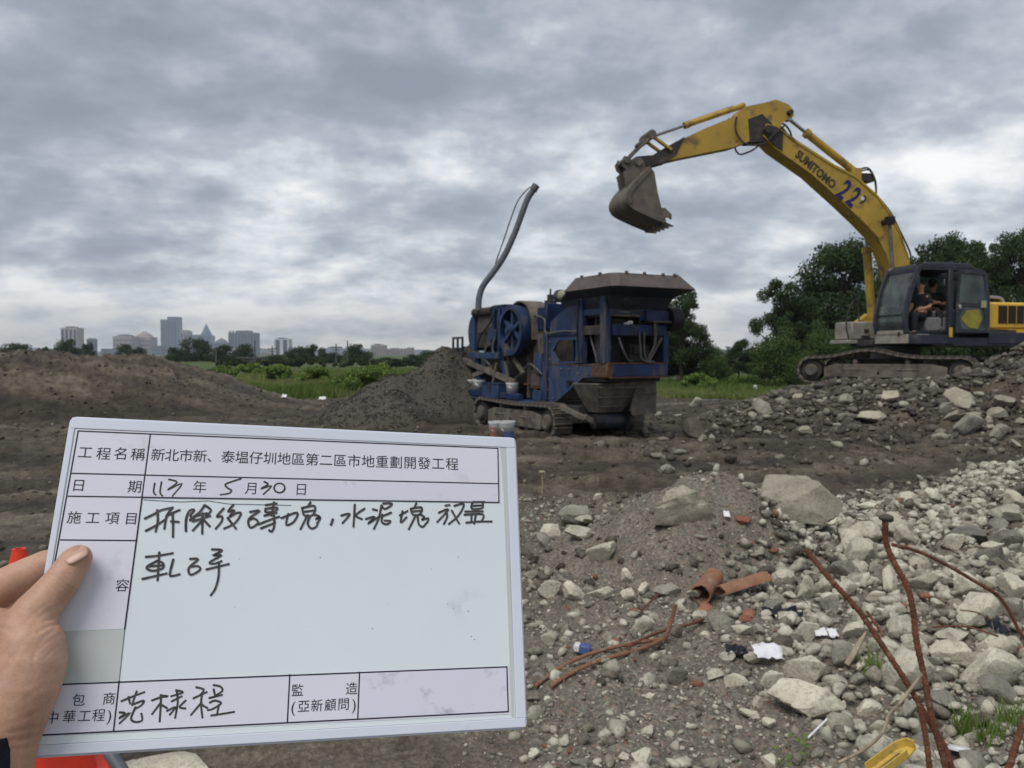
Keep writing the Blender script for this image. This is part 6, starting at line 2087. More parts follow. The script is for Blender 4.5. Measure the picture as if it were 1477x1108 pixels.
    for i in range(nu + 1):
        u = -1 + 2 * i / nu
        for j in range(nv_ + 1):
            w_ = -1 + 2 * j / nv_
            # superellipse outline, curved across
            k = (1 - abs(u) ** 3.2) ** (1 / 3.2) if abs(u) < 1 else 0
            yy = w_ * .0085 * max(k, .05)
            xx = u * .0098
            zz = -.0030 * (yy / .0085) ** 2 - .0010 * u * u
            V.append((xx, yy, zz))
    for i in range(nu):
        for j in range(nv_):
            a0 = i * (nv_ + 1) + j
            F.append((a0, a0 + 1, a0 + nv_ + 2, a0 + nv_ + 1))
    q = MB(Tn); q.add(V, F)
    nm = pmat('thumbnail', (.5, .3, .225), (.46, .265, .195), 60, .32, spec=.5)
    nl = q.build('thumbnail', nm, root, smooth=80)
    so = nl.modifiers.new('t', 'SOLIDIFY'); so.thickness = .0006; so.offset = -1
    # sleeve cuff
    q = MB()
    c0, c1 = bw(-60, 1070, .036), bw(-78, 1330, .02)
    d_ = (c1 - c0).normalized()
    ring_pts = [c0 + d_ * s for s in (0, .01, .03, .06, .1, .18)]
    q.tube(ring_pts, [.0375, .039, .039, .040, .042, .045], n=28)
    q.build('sleeve', M['sleeve'], root, smooth=60)


hand()

# ================================================================== rubble
def rock_mesh(seed, sub=2, sx=1, sy=1, sz=1, cuts=7, rough=.09, name='chunk', lo=.42):
    rs = np.random.RandomState(seed)
    bm = bmesh.new()
    bmesh.ops.create_icosphere(bm, subdivisions=sub, radius=1.0)
    co = np.array([v.co for v in bm.verts])
    d = co / np.linalg.norm(co, axis=1)[:, None]
    r = np.full(len(d), 1.25)
    # flat broken faces: keep the nearest of several cutting planes
    for k in range(cuts):
        nrm = rs.normal(size=3); nrm /= np.linalg.norm(nrm)
        off = rs.uniform(lo, .85)
        dn = d @ nrm
        lim = np.where(dn > 1e-3, off / np.maximum(dn, 1e-3), 9)
        r = np.minimum(r, lim)
    P = d * r[:, None]
    o = rs.uniform(0, 50, 3)
    nz1 = fbm(P[:, 0] * 1.6 + o[0] + P[:, 2], P[:, 1] * 1.6 + o[1] - P[:, 2] * .7, 4, seed)
    nz2 = fbm(P[:, 0] * 5 + o[2], P[:, 1] * 5 + P[:, 2] * 4, 3, seed + 9)
    nz3 = fbm(P[:, 0] * 14 + P[:, 2] * 9, P[:, 1] * 14 - P[:, 2] * 11, 3, seed + 5) if sub > 3 else 0
    P = P * (1 + rough * nz1 * 1.6 + rough * .6 * nz2 + rough * .35 * nz3)[:, None]
    P = P - (P.max(0) + P.min(0)) / 2
    P = P / np.abs(P).max()
    P = P * np.array([sx, sy, sz])
    for v, p in zip(bm.verts, P): v.co = p
    me = bpy.data.meshes.new(name)
    bm.to_mesh(me); bm.free()
    me.polygons.foreach_set('use_smooth', [True] * len(me.polygons))
    me.set_sharp_from_angle(angle=math.radians(28))
    # size 1 across the widest
    return me


SHAPES = [('blocky', 1, .85, .75), ('flat', 1, .8, .42), ('rounded', 1, .9, .8), ('long', 1, .55, .5), ('wedge-shaped', 1, .75, .6)]
LIB = {}
for si, (nm_, a, b_, c_) in enumerate(SHAPES):
    for k in range(3):
        for tone in ('pale', 'grey', 'brown'):
            pass
        LIB[(si, k)] = [rock_mesh(100 + si * 10 + k, 4, a, b_, c_, cuts=(22 if nm_ == 'rounded' else 12), rough=.08, lo=.66 if nm_ == 'rounded' else .5), None, None]


def lib(si, k, tone):
    """mesh of a shape in a tone; alike stones share the mesh"""
    key = (si, k, tone)
    if key not in LIB:
        me = LIB[(si, k)][0].copy()
        me.name = 'chunk'
        me.materials.append(M['rock_' + tone])
        LIB[key] = me
    return LIB[key]


placed = []


def chunk(pos, size, si, k, tone, rot=None, sink=.3, name='concrete_chunk', label=None, group=None, rs=random, squash=(1, 1, 1), mat=None):
    me = lib(si, k, tone) if mat is None else mat
    R = rot if rot is not None else Matrix.Rotation(rs.uniform(0, 2 * PI), 4, 'Z') @ Matrix.Rotation(rs.uniform(-.45, .45), 4, 'X') @ Matrix.Rotation(rs.uniform(-.4, .4), 4, 'Y')
    s = size / 2
    hz0 = SHAPES[si][3] * s * squash[2]
    Mx = Matrix.Translation((pos[0], pos[1], pos[2] + hz0 * (1 - 2 * sink))) @ R @ Matrix.Diagonal((s * squash[0], s * squash[1], s * squash[2], 1))
    placed.append((pos[0], pos[1], size))
    return link_mesh(name, me, None, Mx, label, 'rubble', group)


# -- stones one can point at: (px, py of the middle, width px, shape, tone, yaw, label)
HERO = [
        (868, 796, 48, 4, 'pale', .8, 'beige upright lump with a dark crack under it, left of the near heap', .2, (1, .9, 1.3)),
    (828, 741, 52, 2, 'grey', .3, 'broad brownish lump at the far left of the pale stones', .35, (1, 1, .9)),
    (845, 748, 34, 1, 'pale', .6, 'whitish slab lying on the broad brownish lump', .1, (1, 1, 1)),
    (793, 766, 34, 2, 'pale', .1, 'rounded pale stone nearest the right border of the whiteboard', .3, (1, 1, 1)),
    (838, 764, 56, 1, 'pale', .2, 'long flat cream slab below the broad brownish lump', .2, (1, .7, 1)),
    (790, 850, 40, 4, 'pale', 1.4, 'pale triangular stone pointing down beside the whiteboard', .2, (1, .9, 1.2)),
    (828, 853, 42, 0, 'pale', .1, 'pale blocky stone second from the whiteboard in the row', .25, (1, .8, 1)),
    (866, 853, 38, 4, 'pale', -.3, 'pale wedge third from the whiteboard in the row', .25, (1, .8, 1)),
    (905, 832, 24, 0, 'pale', .4, 'squarish cream stone standing above the row, left of the dark broken slab', .2, (1, 1, 1.2)),
    (906, 858, 24, 2, 'pale', 1.0, 'small white stone under the squarish cream one', .2, (1, 1, 1)),
    (928, 850, 22, 0, 'pale', .7, 'small cream stone just left of the dark broken slab', .2, (1, 1, 1.1)),
    (908, 872, 30, 1, 'pale', 0, 'thin flat white chip below the row of pale stones', .2, (1, .7, 1)),
    (962, 848, 52, 3, 'grey', -.75, 'dark grey broken slab slanting down towards the terracotta pipe', .25, (1, 1, 1)),
    (1002, 852, 50, 3, 'pale', .95, 'thin pale stick of stone between the dark slab and the terracotta pipe', .1, (1, .5, .6)),
    (926, 903, 42, 0, 'pale', -.1, 'cream block with flat top below the row of pale stones', .25, (1, .85, 1)),
    (975, 978, 34, 4, 'grey', .9, 'light grey stone with one shaded face beside the red brick lump', .15, (1, .8, 1.3)),
    (1040, 897, 40, 0, 'grey', .2, 'grey-beige block behind the slanting pale one under the terracotta pipe', .2, (1, 1, 1)),
    (1070, 905, 42, 3, 'pale', -.8, 'pale oblong stone slanting under the terracotta pipe', .2, (1, .9, .9)),
    (1095, 908, 22, 0, 'grey', .3, 'small grey cube-like stone right of the slanting oblong', .2, (1, 1, 1)),
    (1010, 890, 26, 2, 'pale', .1, 'pale stone in the shadow below the mouth of the terracotta pipe', .25, (1, 1, 1)),
    (1160, 965, 72, 4, 'pale', -.35, 'broad cream stone right of the white paper', .2, (1, .8, 1)),
    (1110, 978, 48, 4, 'pale', .5, 'pale stone with a ridge below the white paper', .3, (1, .8, 1)),
    (1062, 978, 34, 4, 'pale', -.4, 'thin pointed pale stone left of the ridged one', .35, (1, .7, 1)),
    (1162, 1004, 118, 1, 'pale', -.2, 'long pinkish-grey concrete slab with a hollow underside near the bottom', .1, (1, .6, 1.1)),
    (1163, 855, 32, 0, 'pale', 1.5, 'pale upright stone left of the slanting rusty bar', .15, (1, .8, 1.5)),
    (1190, 848, 28, 2, 'pale', .3, 'pale rounded stone touching the slanting rusty bar', .2, (1, 1, 1.2)),
    (1128, 838, 40, 2, 'pale', .8, 'pinkish pale stone right of the terracotta shard', .2, (1, .9, 1)),
    (1218, 852, 40, 0, 'pale', .3, 'white stone under the middle of the slanting rusty bar', .2, (1, .9, 1)),
    (1262, 858, 34, 4, 'pale', .2, 'white wedge between the slanting and the standing rusty bars', .2, (1, .8, .8)),
    (1285, 845, 30, 0, 'pale', 1.6, 'tall white stone directly left of the standing rusty bar', .1, (1, .8, 1.7)),
    (1305, 778, 40, 0, 'pale', .1, 'cream block behind the top of the standing rusty bar', .15, (1, .9, 1.2)),
    (1328, 838, 52, 4, 'pale', -.5, 'cream stone behind the standing rusty bar at its bend', .2, (1, .8, 1)),
    (1372, 780, 40, 4, 'pale', .2, 'cream stone right of the standing bar near the thin bent bar', .2, (1, .9, 1)),
    (1430, 786, 36, 3, 'pale', -.5, 'oblong cream stone above the thin bent bar', .2, (1, 1, 1)),
    (1395, 845, 52, 0, 'pale', .4, 'white angular block below the thin bent bar', .2, (1, .9, 1)),
    (1412, 890, 56, 2, 'pale', 1.3, 'large pale upright stone near the right edge below the thin bent bar', .15, (1, .9, 1.3)),
    (1372, 912, 60, 3, 'pale', -.35, 'long slanting beige stone right of the standing bar', .2, (1, .9, .8)),
    (1370, 945, 62, 2, 'pale', -.1, 'smooth oval stone in front of the long slanting one', .2, (1, .75, .9)),
    (1440, 935, 54, 2, 'pale', .1, 'smooth pale stone at the right edge with a black strip over it', .2, (1, .8, 1)),
    (1425, 966, 96, 0, 'pale', -.2, 'large rough tan boulder at the lower right', .3, (1, .8, 1.0)),
    (1310, 970, 80, 2, 'pale', .3, 'big pale stone crossed by the two rusty bars', .25, (1, .8, 1.1)),
    (1230, 905, 50, 4, 'pale', .6, 'tan flat stone behind the slanting rusty bar', .25, (1, .8, 1)),
    (1300, 905, 50, 2, 'pale', .7, 'grey-white stone behind the standing bar, half way down', .25, (1, .8, 1)),
    (1208, 893, 26, 1, 'grey', .2, 'dark bluish tile-like piece beside the slanting bar', .2, (1, .9, .8)),
    (1160, 912, 46, 4, 'pale', 1.3, 'pale upright slab above the white paper', .2, (1, .8, 1.2)),
    (1128, 925, 36, 2, 'brown', .1, 'smooth brown stone above the white paper', .25, (1, .8, .8)),
    (1455, 742, 56, 1, 'pale', .2, 'pair-like flat cream boulder at the right edge, upper one', .1, (1, .9, 1.3)),
    (1462, 725, 40, 0, 'pale', .2, 'cream boulder highest on the right edge of the near rubble', .1, (1, .9, 1)),
    (1400, 765, 78, 1, 'grey', .4, 'broad dusty slab behind the cream stones near the right edge', .25, (1, .8, 1)),
    (1465, 832, 30, 2, 'pale', .4, 'round white stone at the right edge under the thin bent bar', .2, (1, 1, 1)),
    (1345, 905, 28, 1, 'brown', .3, 'small dark brown stone under the bend of the standing bar', .25, (1, 1, 1)),
    (1240, 668, 1, 0, 'grey', 0, '', 0, (1, 1, 1)),
    (962, 677, 24, 2, 'grey', .1, 'single smooth stone on the dark mud beyond the near heap', .3, (1, 1, 1)),
]
for (px, py, w, si, tone, yaw, lb, sink, sq) in HERO:
    if w < 5: continue
    g = gpt(px, py + w * .22)
    size = w / FPX * (g - CAM).dot(FW) * 1.05
    R = Matrix.Rotation(yaw if sq[2] < 1.15 else yaw * .4, 4, 'Z') @ Matrix.Rotation(yaw * .25, 4, 'Y')
    chunk((g.x, g.y, g.z), size, si, len(lb) % 3, tone, R, sink, label=lb, squash=sq)

def slab(pts, tone, label, seed):
    """a broken slab: hull of its corners, faces roughened"""
    c = sum(pts, Vector()) / len(pts)
    bm = bmesh.new()
    for p in pts: bm.verts.new(p - c)
    bmesh.ops.convex_hull(bm, input=bm.verts)
    bmesh.ops.subdivide_edges(bm, edges=bm.edges, cuts=5, use_grid_fill=True)
    bmesh.ops.triangulate(bm, faces=bm.faces)
    bm.normal_update()
    co = np.array([v.co for v in bm.verts]); no = np.array([v.normal for v in bm.verts])
    f = fbm(co[:, 0] * 9 + co[:, 2] * 7, co[:, 1] * 9 - co[:, 2] * 8, 4, seed, .6) * .035 + fbm(co[:, 0] * 3 + seed, co[:, 2] * 3 + co[:, 1], 2, seed) * .04
    for v, a, b in zip(bm.verts, f, no): v.co = v.co + Vector(b) * float(a)
    me = bpy.data.meshes.new('broken_concrete')
    bm.to_mesh(me); bm.free()
    me.polygons.foreach_set('use_smooth', [True] * len(me.polygons))
    me.set_sharp_from_angle(angle=math.radians(30))
    me.materials.append(M['rock_' + tone])
    placed.append((c.x, c.y, .5))
    return link_mesh('broken_concrete', me, None, Matrix.Translation(c), label, 'rubble', None, 'thing')


g = gpt(985, 750); d = g.y
slab([at(942, 757, d), at(946, 728, d - .03), at(962, 711, d), at(986, 699, d + .02), at(1006, 708, d - .05), at(1022, 726, d - .05), at(1028, 757, d), at(950, 760, d + .35), at(990, 712, d + .3), at(1026, 752, d + .35)],
     'mid', 'largest pointed dusty concrete slab crowning the near heap', 3)
slab([at(1018, 744, d + .1), at(1022, 722, d + .12), at(1034, 714, d + .2), at(1062, 731, d + .1), at(1066, 744, d + .1), at(1040, 742, d + .4), at(1060, 742, d + .4)], 'grey', 'low grey piece leaning against the right side of the pointed slab', 4)
g = gpt(1150, 756); d = g.y
slab([at(1084, 752, d), at(1094, 732, d + .02), at(1150, 719, d - .02), at(1183, 702, d + .05), at(1212, 729, d + .05), at(1206, 744, d), at(1184, 757, d - .03), at(1106, 688, d + .5), at(1124, 686, d + .5), at(1162, 687, d + .45), at(1110, 745, d + .6), at(1200, 745, d + .5)],
     'mid', 'biggest flat-faced concrete slab at the far edge of the rubble, right of the heap', 5)
# -- scattered individual chunks
LM = [('terracotta pipe', 1035, 850), ('standing rusty bar', 1312, 850), ('slanting rusty bar', 1240, 890), ('white scrap of paper', 1105, 952), ('whiteboard corner', 763, 1000), ('pointed grey slab', 1003, 742),
      ('flat-faced boulder', 1152, 730), ('pale rebar bundle', 870, 950), ('thin bent bar', 1400, 840), ('yellow broken plastic', 1300, 1085), ('green grass tuft', 1420, 1040), ('red brick lump', 1004, 982),
      ('right picture edge', 1477, 900), ('excavator track', 1280, 560), ('excavator cab', 1345, 500)]
TW = {'mid': 'beige', 'pale': 'cream', 'grey': 'grey', 'brown': 'muddy brown'}


def lab(px, py, si, tone, w):
    n, lx, ly = min(LM, key=lambda l: math.hypot(l[1] - px, l[2] - py))
    dx, dy = px - lx, py - ly
    d = 'right of' if dx > abs(dy) else 'left of' if dx < -abs(dy) else 'in front of' if dy > 0 else 'behind'
    far = math.hypot(dx, dy)
    dist = 'close' if far < 45 else 'a little way' if far < 100 else 'well' if far < 200 else 'far'
    sz = 'large' if w > 34 else 'medium' if w > 22 else 'small' if w > 14 else 'tiny'
    return '%s %s %s concrete chunk %s %s the %s' % (sz, TW[tone], SHAPES[si][0], dist, d, n)


rg = random.Random(21)
near_n = 0
tries = 0
seen_xy = []


def project(p):
    d = Vector(p) - CAM
    z = d.dot(FW)
    return 738.5 + FPX * d.x / z, 554 - FPX * d.dot(UP) / z, z


def blocked(px, py):
    return px < 755 and 600 < py < 1095


def dens_near(px, py, x, y):
    """how thickly the pale stones lie, from the layout of the site"""
    h1 = math.exp(-(((x - 1.5) / 1.1) ** 2 + ((y - 6.1) / .9) ** 2))          # earthy heap
    right = 1 / (1 + math.exp(-(x - (1.05 + .12 * y)) * 4))
    return max(.1, right) * (1 - .8 * h1)


while near_n < 168 and tries < 20000:
    tries += 1
    px, py = rg.uniform(760, 1500), 715 + (1108 - 715) * rg.random() ** .8
    g = gpt(px, py)
    if g.y > 8.6 or rg.random() > dens_near(px, py, g.x, g.y): continue
    w = 20 + 38 * rg.random() ** 1.7
    if px < 1080 and w > 26: w *= .6
    size = w / FPX * g.y
    if any((g.x - a) ** 2 + (g.y - b) ** 2 < (.42 * (size + s)) ** 2 for a, b, s in placed): continue
    si, k = rg.choice([0, 0, 1, 2, 2, 3, 4, 4]), rg.randrange(3)
    tone = rg.choice(['pale'] * 6 + ['grey'] * 3 + ['brown'])
    chunk((g.x, g.y, g.z), size, si, k, tone, None, rg.uniform(.12, .34), label=lab(px, py, si, tone, w), group='loose concrete chunks on the near rubble', rs=rg)
    near_n += 1

MH = [(1385, 575, 38, 0, 'pale', .3, 'big pale squarish boulder below the right end of the excavator track'),
      (1283, 571, 42, 3, 'pale', .6, 'tan oblong stone standing out below the middle of the excavator track'),
      (1258, 598, 44, 1, 'pale', .3, 'tan flat stone with a streak of rubble running down left of it'),
      (1448, 577, 46, 3, 'pale', -.15, 'long pale stone at the right on the excavator mound'),
      (1362, 590, 26, 4, 'grey', 1.0, 'dark tilted slab left of the squarish boulder'),
      (1373, 600, 26, 4, 'pale', .4, 'light wedge under the squarish boulder'),
      (1395, 615, 44, 0, 'grey', -.2, 'large grey-brown boulder low on the excavator mound'),
      (1400, 600, 34, 3, 'pale', .1, 'thin long pale stone above the large grey-brown boulder'),
      (1435, 600, 26, 2, 'pale', .5, 'pinkish pale stone right of the thin long one'),
      (1440, 625, 30, 0, 'grey', .2, 'squarish stone low on the mound near the right edge'),
      (1465, 640, 24, 3, 'pale', -1.2, 'oblong stone standing on end low on the mound at the right edge'),
      (1160, 623, 18, 2, 'pale', .2, 'pale round stone on the left slope of the excavator mound'),
      (1150, 572, 24, 3, 'pale', .5, 'pale oblong stone just under the left end of the track'),
      (1218, 577, 20, 2, 'grey', .5, 'rounded grey stone under the track, left of the tan oblong'),
      (1410, 552, 22, 3, 'grey', -.3, 'grey stone right beside the curved end of the track'),
      (1100, 588, 28, 0, 'grey', .3, 'brownish boulder on the left shoulder of the mound'),
      (1003, 583, 22, 0, 'pale', .1, 'pale stone at the left foot of the mound near the crusher'),
      (1000, 618, 34, 0, 'brown', .3, 'brown lump at the foot of the mound right of the crusher track')]
for (px, py, w, si, tone, yaw, lb) in MH:
    tone = 'mid' if tone == 'pale' else tone
    g = gpt(px, py + w * .2)
    chunk((g.x, g.y, g.z), w / FPX * g.y * 1.1, si, len(lb) % 3, tone, Matrix.Rotation(yaw * .3, 4, 'Z') @ Matrix.Rotation(-yaw * .5, 4, 'Y'), .2, label=lb)
mn = 0
tries = 0
while mn < 58 and tries < 9000:
    tries += 1
    px, py = rg.uniform(960, 1490), rg.uniform(545, 665)
    g = gpt(px, py)
    if g.y > 17.5 or g.y < 10.5: continue
    w = 7 + 14 * rg.random() ** 2.2
    size = w / FPX * g.y
    if any((g.x - a) ** 2 + (g.y - b) ** 2 < (.5 * (size + s)) ** 2 for a, b, s in placed): continue
    si, k = rg.choice([0, 1, 2, 3, 4, 4]), rg.randrange(3)
    tone = rg.choice(['mid'] * 3 + ['grey'] * 3 + ['brown'] * 4)
    chunk((g.x, g.y, g.z), size, si, k, tone, None, rg.uniform(.15, .4), label=lab(px, py, si, tone, w), group='stones on the excavator mound', rs=rg)
    mn += 1

# twins: say which is nearer
by = {}
for o in list(COL.objects):
    if o.name.startswith('concrete_chunk') and 'label' in o: by.setdefault(o['label'], []).append(o)
for lb_, os_ in by.items():
    if len(os_) == 2:
        os_.sort(key=lambda o: o.matrix_basis.translation.y)
        for o, w_ in zip(os_, ('nearer', 'farther')): o['label'] = w_ + ' ' + lb_.replace(' a little way', '').replace(' concrete', '')

# broken bricks
brick_me = []
for k in range(3):
    b = rock_mesh(300 + k, 2, 1, .62, .42 + .1 * k, cuts=4, rough=.05, name='brick_fragment')
    b.materials.append(M['brick'])
    brick_me.append(b)
BR = [(1004, 984, 28, 'round red brick lump beside the light grey stone'), (858, 830, 18, 'small flat red brick chip above the row of pale stones'), (817, 876, 14, 'round red brick bit below the row, near the whiteboard'),
      (820, 933, 10, 'tiny orange-red bit left of the blue and white packet'), (822, 1080, 16, 'red-brown chip low beside a grey stone, near the bottom'), (786, 1075, 14, 'red brick chip just below the whiteboard corner'),
      (932, 1097, 9, 'orange chip at the bottom edge left of the black hollow'), (915, 950, 14, 'orange brick chip under the pale rebar bundle'), (1070, 747, 28, 'reddish clay pieces behind the near heap'),
      (1075, 890, 26, 'curved terracotta flake below the long shard'), (1246, 1055, 14, 'small brown brick bit in front of the slanting bar'), (915, 880, 16, 'brown smooth brick pebble under the white chip'),
      (800, 1103, 14, 'red chip at the bottom edge near the whiteboard'), (904, 1066, 8, 'tiny red chip on the gravel, lower middle'), (1452, 770, 12, 'orange brick chip near the right edge'), (1192, 935, 10, 'orange chip inside the white litter')]
for i, (px, py, w, lb) in enumerate(BR):
    g = gpt(px, py + w * .2)
    sz = w / FPX * g.y
    Mx = Matrix.Translation((g.x, g.y, g.z + sz * .1)) @ Matrix.Rotation(i * 1.1, 4, 'Z') @ Matrix.Rotation(.3 * math.sin(i), 4, 'X') @ Matrix.Scale(sz / 2, 4)
    link_mesh('brick_fragment', brick_me[i % 3], None, Mx, lb, 'brick')
    placed.append((g.x, g.y, sz))


# -- stones beyond the countable ones, joined
def lowrocks(nvar, sub, seed):
    out = []
    for k in range(nvar):
        me = rock_mesh(seed + k, sub, 1, .6 + .3 * ((k * 7) % 3) / 2, .5 + .3 * ((k * 5) % 3) / 2, cuts=11, rough=.04, lo=.45)
        V = np.array([v.co for v in me.vertices]); F = np.array([p.vertices[:] for p in me.polygons])
        bpy.data.meshes.remove(me)
        out.append((V, F))
    return out


def scatter(name, P, S, mat, protos, seed, tone, label, cat='rubble', up=.1, flat_sh=True):
    rs = np.random.RandomState(seed)
    n = len(P)
    Vs, Fs, Ts = [], [], []
    base = 0
    which = rs.randint(0, len(protos), n)
    for k, (V, F) in enumerate(protos):
        id_ = np.nonzero(which == k)[0]
        m = len(id_)
        if not m: continue
        a = rs.uniform(0, 2 * PI, m); t = rs.normal(0, .75, m)
        ca, sa, ct, st = np.cos(a), np.sin(a), np.cos(t), np.sin(t)
        R = np.zeros((m, 3, 3))
        R[:, 0, 0] = ca; R[:, 0, 1] = -sa * ct; R[:, 0, 2] = sa * st
        R[:, 1, 0] = sa; R[:, 1, 1] = ca * ct; R[:, 1, 2] = -ca * st
        R[:, 2, 1] = st; R[:, 2, 2] = ct
        W = np.einsum('nij,vj->nvi', R, V) * (S[id_] / 2)[:, None, None] + P[id_][:, None, :]
        W[:, :, 2] += (S[id_] * up)[:, None]
        Vs.append(W.reshape(-1, 3))
        Fs.append((F[None] + (np.arange(m) * len(V))[:, None, None] + base).reshape(-1, F.shape[1]))
        Ts.append(np.repeat(tone[id_], len(V)))
        base += m * len(V)
    me = raw_mesh(name, np.vstack(Vs), np.vstack(Fs), mat, None, {'tone': np.concatenate(Ts)})
    return link_mesh(name, me, None, None, label, cat, None, 'stuff')


CHIP = tone_mat('mixed_rubble', [(0, (.07, .06, .05)), (.25, (.135, .12, .1)), (.5, (.28, .258, .205)), (.75, (.44, .412, .335)), (.93, (.56, .53, .44)), (.935, (.24, .11, .075)), (1.0, (.32, .17, .115))], 22)
GREY = tone_mat('crushed_gravel', [(0, (.045, .04, .034)), (.5, (.085, .077, .064)), (1, (.15, .137, .113))], 40)
CLOD = tone_mat('earth_clods', [(0, (.055, .046, .034)), (.5, (.11, .094, .07)), (.85, (.2, .176, .136)), (1, (.34, .31, .25))], 18)
pr1 = lowrocks(8, 2, 500)
pr0 = lowrocks(8, 1, 540)

rs = np.random.RandomState(99)


def sample(n, x0, x1, y0, y1, f, p=1.0):
    x = rs.uniform(x0, x1, n)
    y = y0 + (y1 - y0) * rs.uniform(0, 1, n) ** p
    k = (rs.uniform(0, 1, n) < f(x, y)) & (rs.uniform(0, 1, n) < np.clip((1.5 - np.abs(x / y)) / .5, 0, 1))
    return x[k], y[k]


def rdens(x, y):
    h1 = np.exp(-(((x - 1.5) / 1.1) ** 2 + ((y - 6.1) / .9) ** 2))
    right = 1 / (1 + np.exp(-(x - (1.0 + .12 * y)) * 4.0))
    right = right * np.clip(1.05 + 1.6 * fbm(x * 1.3, y * 1.3, 3, 17), .25, 1)
    return np.clip(np.maximum(.13, right) * (1 - .75 * h1) * (zones(x, y)[0] > .3), 0, 1)


# fist-sized, right field
x, y = sample(68000, 0, 8.2, 2.2, 8.8, rdens, 1.25)
s = (.024 + .12 * rs.uniform(0, 1, len(x)) ** 2.5) * np.where(x > .9 + .12 * y, 1, .78)
pl = np.array(placed)
keep = np.ones(len(x), bool)
for a, b, c in pl: keep &= (x - a) ** 2 + (y - b) ** 2 > (.36 * (c + s)) ** 2
for a_, b_ in ((1107, 955), (840, 945), (1128, 887), (1062, 942), (1184, 918), (1201, 920), (1012, 868), (1384, 1092), (1265, 1085)):
    g_ = gpt(a_, b_); keep &= (x - g_.x) ** 2 + (y + .05 - g_.y) ** 2 > .012
x, y, s = x[keep], y[keep], s[keep]
ton = np.clip(.93 - .68 * rs.uniform(0, 1, len(x)) ** 1.5 - .25 * (fbm(x * .9, y * .9, 2, 5) < -.15), 0, .93)
ton = np.where(rs.uniform(0, 1, len(x)) < .012, .97, ton)
bgs = s > .085
liftv = .035 * rs.uniform(0, 1, len(x)) ** 2 * (x > 1.0 + .12 * y)
scatter('rubble_field', np.stack([x, y, height(x, y) + liftv], 1)[bgs], s[bgs], CHIP, pr1, 1, ton[bgs], 'pale fist-sized rubble spread over the near right ground')
scatter('rubble_field', np.stack([x, y, height(x, y) + liftv], 1)[~bgs], s[~bgs], CHIP, pr0, 6, ton[~bgs], 'smaller pale rubble filling the gaps on the near right ground')
# chips and gravel
x, y = sample(64000, -1.6, 7.5, 2.0, 8.6, lambda x, y: (.55 + .45 * (fbm(x * 2, y * 2, 3, 3) > -.05)) * (zones(x, y)[0] > .2) * np.clip(1.35 - y / 9, 0.15, 1), 1.5)
s = .008 + .023 * rs.uniform(0, 1, len(x)) ** 2.2
ton = rs.uniform(.2, .93, len(x)); ton = np.where(rs.uniform(0, 1, len(x)) < .018, .96, ton)
scatter('rubble_chips', np.stack([x, y, height(x, y)], 1), s, CHIP, pr0, 2, ton, 'fine chips of broken concrete and brick covering the near ground')
# excavator mound
x, y = sample(32000, 1.5, 18, 10.5, 21, lambda x, y: np.clip(.06 + 1.1 * (zones(x, y)[1] > .05) * np.clip(.35 + zones(x, y)[1] + zones(x, y)[2], 0, 1), 0, 1))
s = .035 + .26 * rs.uniform(0, 1, len(x)) ** 3.2
keep = np.ones(len(x), bool)
for a, b, c in pl: keep &= (x - a) ** 2 + (y - b) ** 2 > (.34 * (c + s)) ** 2
tr_ = (x - 8.8) * .64 + (y - 17.9) * .77
tl_ = -(x - 9.84) * .77 + (y - 16.5) * .64
keep &= ~((tr_ > -.3) & (tr_ < 3.2) & (tl_ > -.1) & (tl_ < 3.9) & (s > .1))
x, y, s = x[keep], y[keep], s[keep]
ton = np.clip(.02 + .42 * rs.uniform(0, 1, len(x)) ** 1.5, 0, .9)
ton = np.where(rs.uniform(0, 1, len(x)) < .06, .65, ton)
bgs = s > .1
scatter('mound_rubble', np.stack([x, y, height(x, y)], 1)[~bgs], s[~bgs], CHIP, pr0, 7, ton[~bgs], 'small brown-grey rubble between the larger pieces of the excavator mound')
scatter('mound_rubble', np.stack([x, y, height(x, y)], 1)[bgs], s[bgs], CHIP, pr1, 3, ton[bgs], 'brown-grey rubble making up the mound under the excavator')
# clods over the mud and the left mound
x, y = sample(42000, -20, 17, 5, 31, lambda x, y: np.clip(.3 + .8 * (fbm(x * .8, y * 1.4, 3, 12) + .1) + .4 * (zones(x, y)[3] > .1), 0.05, 1), 1.1)
s = .015 + .1 * rs.uniform(0, 1, len(x)) ** 3.0
ton = rs.uniform(0, .9, len(x)); ton = np.where(rs.uniform(0, 1, len(x)) < .02, 1, ton)
scatter('earth_clods', np.stack([x, y, height(x, y)], 1), s, CLOD, pr0, 4, ton, 'dark clods of churned earth across the site', 'soil')
# crushed gravel heaps
x, y = sample(24000, -5.2, 1.2, 16, 21.5, lambda x, y: ((zones(x, y)[4] + zones(x, y)[5]) > .06) * 1.0)
s = .025 + .05 * rs.uniform(0, 1, len(x)) ** 2
scatter('crushed_gravel', np.stack([x, y, height(x, y)], 1), s * .8, GREY, pr0, 5, rs.uniform(.2, .8, len(x)), 'heap of grey crushed gravel under the discharge end of the crusher', 'gravel')

# ================================================================== rebar, pipes and litter
def barobj(name, pts, r, mat, label, cat='rebar', ribs=True, d0=None, sub=5):
    P = catmull([Vector(p) for p in pts], sub)
    q = MB()
    q.tube(P, r, n=8)
    o = q.build(name, M[mat], None, smooth=60)
    if ribs:
        # rolled ribs along the bar
        b = MB()
        L = 0
        for i in range(len(P) - 1):
            seg = (P[i + 1] - P[i])
            k = max(1, int(seg.length / (r * 1.5)))
            for j in range(k):
                c = P[i] + seg * (j / k)
                d = seg.normalized() * r * .28
                b.cyl(c - d, c + d, r * 1.16, n=8)
        o2 = b.build('ribs', M[mat], o, smooth=0)
        put(o2, kind='stuff')
    put(o, label, cat)
    return o


